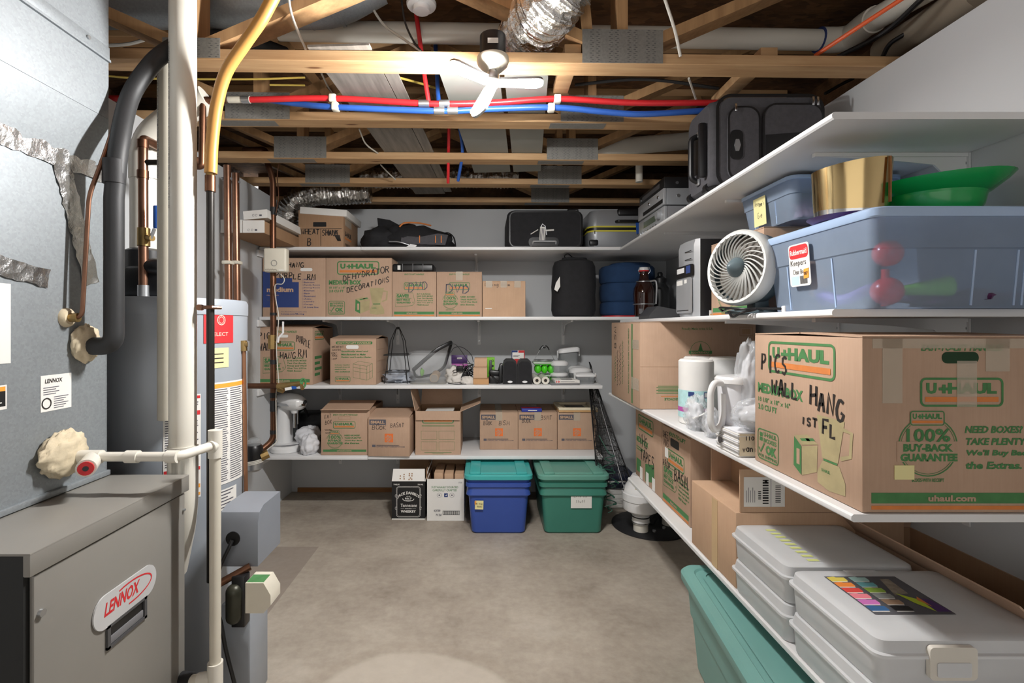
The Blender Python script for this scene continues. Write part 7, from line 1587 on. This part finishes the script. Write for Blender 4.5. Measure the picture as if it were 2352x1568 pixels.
# ---------------------------------------------------------------- lowest side shelf
z = T4+.0008
c = Carton('brown carton marked VHS TAPES at the far end of the lowest side shelf', 0, .44, 2.55, .44, z, .395, at=(.90+.22, 2.555+.22, z))
w, d, h = c.w, c.d, c.h; m = c.m
uhaul(m, c.L, d*.12, h*.72, d*.60, h*.22); m.text('MEDIUM BOX', d*.05, h*.52, d*.48, h*.085, UGREEN, c.L, .05); m.rect(d*.05, h*.44, d*.4, h*.455, UGREEN, c.L); m.rect(d*.05, h*.405, d*.3, h*.42, UGREEN, c.L)
m.rect(d*.05, h*.08, d*.24, h*.27, UGREEN, c.L); m.poly([(d*.42, h*.03, .001), (d*.75, h*.12, .001), (d*.75, h*.36, .001), (d*.42, h*.28, .001)], UGREEN, c.L)
m.hand('VHS', d*.18, h*.50, d*.34, h*.17, INK, c.L, .006); m.hand('TAPES', d*.22, h*.30, d*.55, h*.16, INK, c.L, .008)
c.close(False)
for a in (.20, .45, .68): MB().b2((-w/2-.0016, d/2-d*(a+.1), h*.01), (-w/2-.0004, d/2-d*a, h*.18), PAPER).build('torn_paper', c.t, 'torn white paper patch')
c = Carton('brown carton marked BASM with a dark hand hole in its side', 0, .40, 2.19, .35, z, .392, at=(.897+.20, 2.19+.175, z))
w, d, h = c.w, c.d, c.h; m = c.m
m.text('EASY-TO-LIFT', d*.30, h*.90, d*.55, h*.05, UGREEN, c.L, .04, .2); m.prism(rr2(d*.34, h*.78, d*.64, h*.88, .008), .0004, .0012, BLACKP, c.L); uhaul(m, c.L, d*.22, h*.54, d*.60, h*.19)
saver(m, c.L, d, h, .06, .22, .52, .27); lines(m, c.L, d*.62, h*.2, d*.34, h*.28, BUND, .03); footer(m, c.L, d, h)
m.hand('SHEET', d*.05, h*.84, d*.28, h*.08, INK, c.L, .0035); m.hand('MUS', d*.08, h*.74, d*.2, h*.08, INK, c.L, .0035); m.hand('PROP', d*.05, h*.47, d*.3, h*.09, INK, c.L, .004); m.hand('BASM', d*.48, h*.40, d*.46, h*.14, INK, c.L, .007)
c.close(False, .02)
MB().b2((-w/2-.0016, d/2-d*.25, h*.6), (-w/2-.0004, d/2-d*.13, h*.72), PAPER).build('torn_paper', c.t, 'torn white paper patch')
# large open-fronted carton with a shipping label
oc = thing('carton', 'plain brown carton with an open upper front and a white shipping label', 'box', (1.12, 1.862, z))
MB().b2((-.278, -.18, 0), (.29, .18, .255), CARDL, None, .004).build('body', oc)
MB().b2((-.262, -.178, .256), (.29, -.172, .40), CARDL).build('side_flap', oc); MB().b2((-.20, .172, .256), (.29, .178, .40), CARD).build('side_flap', oc); MB().b2((-.12, -.171, .256), (-.115, .171, .395), CARDD).build('inner_panel', oc)
MB().b2((-.2795, -.05, 0), (-.2785, -.005, .25), MTAPE).build('masking_tape', oc, 'strip of tan tape')
SM_ = frame((-.262, -.1785, 0), (1, 0, 0), (0, 0, 1))
sl = MB().rect(.012, .275, .15, .375, PAPER, SM_, .0008)
for k in range(10): sl.rect(.075+.0, .285+k*.0085, .095, .289+k*.0085+(k % 3)*.001, BLACKP, SM_, .0012); sl.rect(.118, .29+k*.006, .136, .2925+k*.006, BLACKP, SM_, .0012)
for k in range(5): sl.rect(.06, .30+k*.006, .07, .3035+k*.006, BLACKP, SM_, .0012); sl.rect(.02+k*.007, .29, .0215+k*.007, .33+k % 2*.01, GREYP, SM_, .0012)
sl.rect(.082, .355, .090, .366, BLACKP, SM_, .0012); sl.rect(.102, .275, .1035, .375, GREYP, SM_, .0012); sl.build('shipping_label', oc, 'white shipping label with barcodes')
# photo cases
def photocase(label, loc, w_, d_, h_, grp='frosted photo storage cases'):
    t = thing('photo_case', label, 'storage case', loc, 0, grp)
    def rg(k, z_): return rrect(w_+k, d_+k, .022, z_, 4)
    MB().loft([rg(-.022, 0), rg(-.016, .006), rg(-.008, h_*.66)], FROST, None, True, False).build('tray', t)
    MB().loft([rg(.0, h_*.64), rg(.008, h_*.66), rg(.008, h_*.72), rg(-.004, h_*.74), rg(-.012, h_*.96), rg(-.022, h_-.001), rg(-.06, h_)], FROST, None, False, True).build('lid', t)
    MB().loft([rg(-.05, .012), rg(-.045, h_*.6), rg(-.05, h_*.9)], plain('case_fill', '#b9b9b7', .8, var=.08, vs=18) if 'case_fill' not in MATS else MATS['case_fill']).build('contents', t)
    return t
A = (1.015, 1.535); B = (1.035, 1.215); hh = .108
photocase('frosted photo case, the lower one of the farther pair by the shipping carton', (A[0], A[1], z), .37, .305, hh)
ta = photocase('frosted photo case, the upper one of the farther pair, with yellow index tabs inside', (A[0], A[1], z+hh+.001), .37, .305, hh)
tabs = MB()
for k in range(9): tabs.rect(-.10+k*.0, -.12+k*.026, -.068, -.107+k*.026, plain('tab_yellow', '#d3d98b', .7) if k == 0 else MATS['tab_yellow'], T((0, 0, hh+.0005)), .0006)
tabs.build('index_tabs', ta, 'faint yellow index tabs')
photocase('frosted photo case, the lower one of the nearer pair with a front latch', (B[0], B[1], z), .41, .315, hh)
tb = photocase('frosted photo case with a picture card of coloured cases under its lid', (B[0], B[1], z+hh+.001), .41, .315, hh)
CMx = frame((-.135, .075, hh+.0009), (.81, -.0, 0), (0, .9, 0)); CMx = T((-.136, -.062, hh+.0006)) @ Matrix.Diagonal((.80, 1, 1, 1))
pic = MB().rect(0, 0, .235, .175, plain('card_slate', '#55555a', .6), CMx, .0004)
cols = ['#d9c65a', '#e8873a', '#d8473f', '#e5808c', '#c670b4', '#34608f']; cols2 = ['#a9cfcb', '#6fb3b9', '#9cc24e', '#9a9f9c', '#a98b71', '#1a1a1c']
for col_, ox in ((cols, .004), (cols2, .075)):
    for k, hx in enumerate(col_):
        mm = plain('card_%s' % hx[1:], hx, .55); y_ = .148-k*.027
        pic.poly([(ox, y_, .0008), (ox+.05, y_+.0, .0008), (ox+.056, y_+.006, .0008), (ox+.056, y_+.021, .0008), (ox+.03, y_+.021, .0008), (ox+.026, y_+.025, .0008), (ox, y_+.021, .0008)], mm, CMx); pic.rect(ox, y_-.003, ox+.05, y_, PAPER, CMx, .0009)
pic.poly([(.14, .08, .0009), (.17, .16, .0009), (.20, .16, .0009), (.19, .09, .0009)], plain('card_moss', '#8c8274', .7, var=.3, vs=60), CMx)
pic.poly([(.165, .045, .001), (.15, .09, .001), (.195, .06, .001), (.19, .01, .001)], plain('card_lime', '#b5c932', .5), CMx); pic.poly([(.19, .01, .001), (.195, .07, .001), (.225, .06, .001), (.233, .01, .001)], PURP, CMx); pic.poly([(.185, .06, .0012), (.2, .075, .0012), (.2, .03, .0012)], UORANGE, CMx)
pic.build('picture_card', tb, 'dark card picturing small coloured cases')
LMx = frame((-.10, -.1545, 0), (1, 0, 0), (0, 0, 1))
lm = MB(); lm.prism(rr2(0, .028, .10, .098, .01), .0, .010, WPL if False else plain('latch_plastic', '#d8d3c8', .3), LMx); lm.prism(rr2(.014, .036, .086, .066, .004), .0102, .012, FROST, LMx); lm.build('latch', tb, 'clear front latch')
MB().prism(rr2(-.06, 0, .03, .012, .004), 0, .012, FROST, frame((0, .15, hh-.012), (1, 0, 0), (0, 0, 1))).build('rear_latch', tb)
# open carton in the shade beside the wall
c = Carton('open brown carton with spread flaps in the shade behind the photo cases', 0, .20, 0, .60, z, .20, at=(1.345, 1.40, z))
c.shell(); w, d, h = c.w/2, c.d/2, c.h
c.flap((-w, d, h), (-w, -d, h), (-.055, 0, .06), 'side_flap'); c.flap((w, d, h), (-w, d, h), (0, -.03, .13), 'back_flap'); c.flap((-w, -d, h), (w, -d, h), (0, .04, .09), 'front_flap')
# ---------------------------------------------------------------- camera, light, view
cam = bpy.data.cameras.new('camera'); co = bpy.data.objects.new('camera', cam); COL.objects.link(co)
co.location = (0, 0, CH); co.rotation_euler = (pi/2, 0, 0)
cam.sensor_fit = 'HORIZONTAL'; cam.sensor_width = 36; cam.lens = F/2352*36
cam.shift_x = (1176-VX)/2352; cam.shift_y = -(784-VY)/2352; cam.clip_start = .05
SC.camera = co
w = bpy.data.worlds.new('World'); SC.world = w; w.use_nodes = True
bg = w.node_tree.nodes['Background']; bg.inputs['Color'].default_value = (1, .97, .93, 1); bg.inputs['Strength'].default_value = 1.0
SC.view_settings.view_transform = 'Standard'; SC.view_settings.look = 'None'; SC.view_settings.gamma = 1; SC.view_settings.exposure = .28
SC.view_settings.use_curve_mapping = False
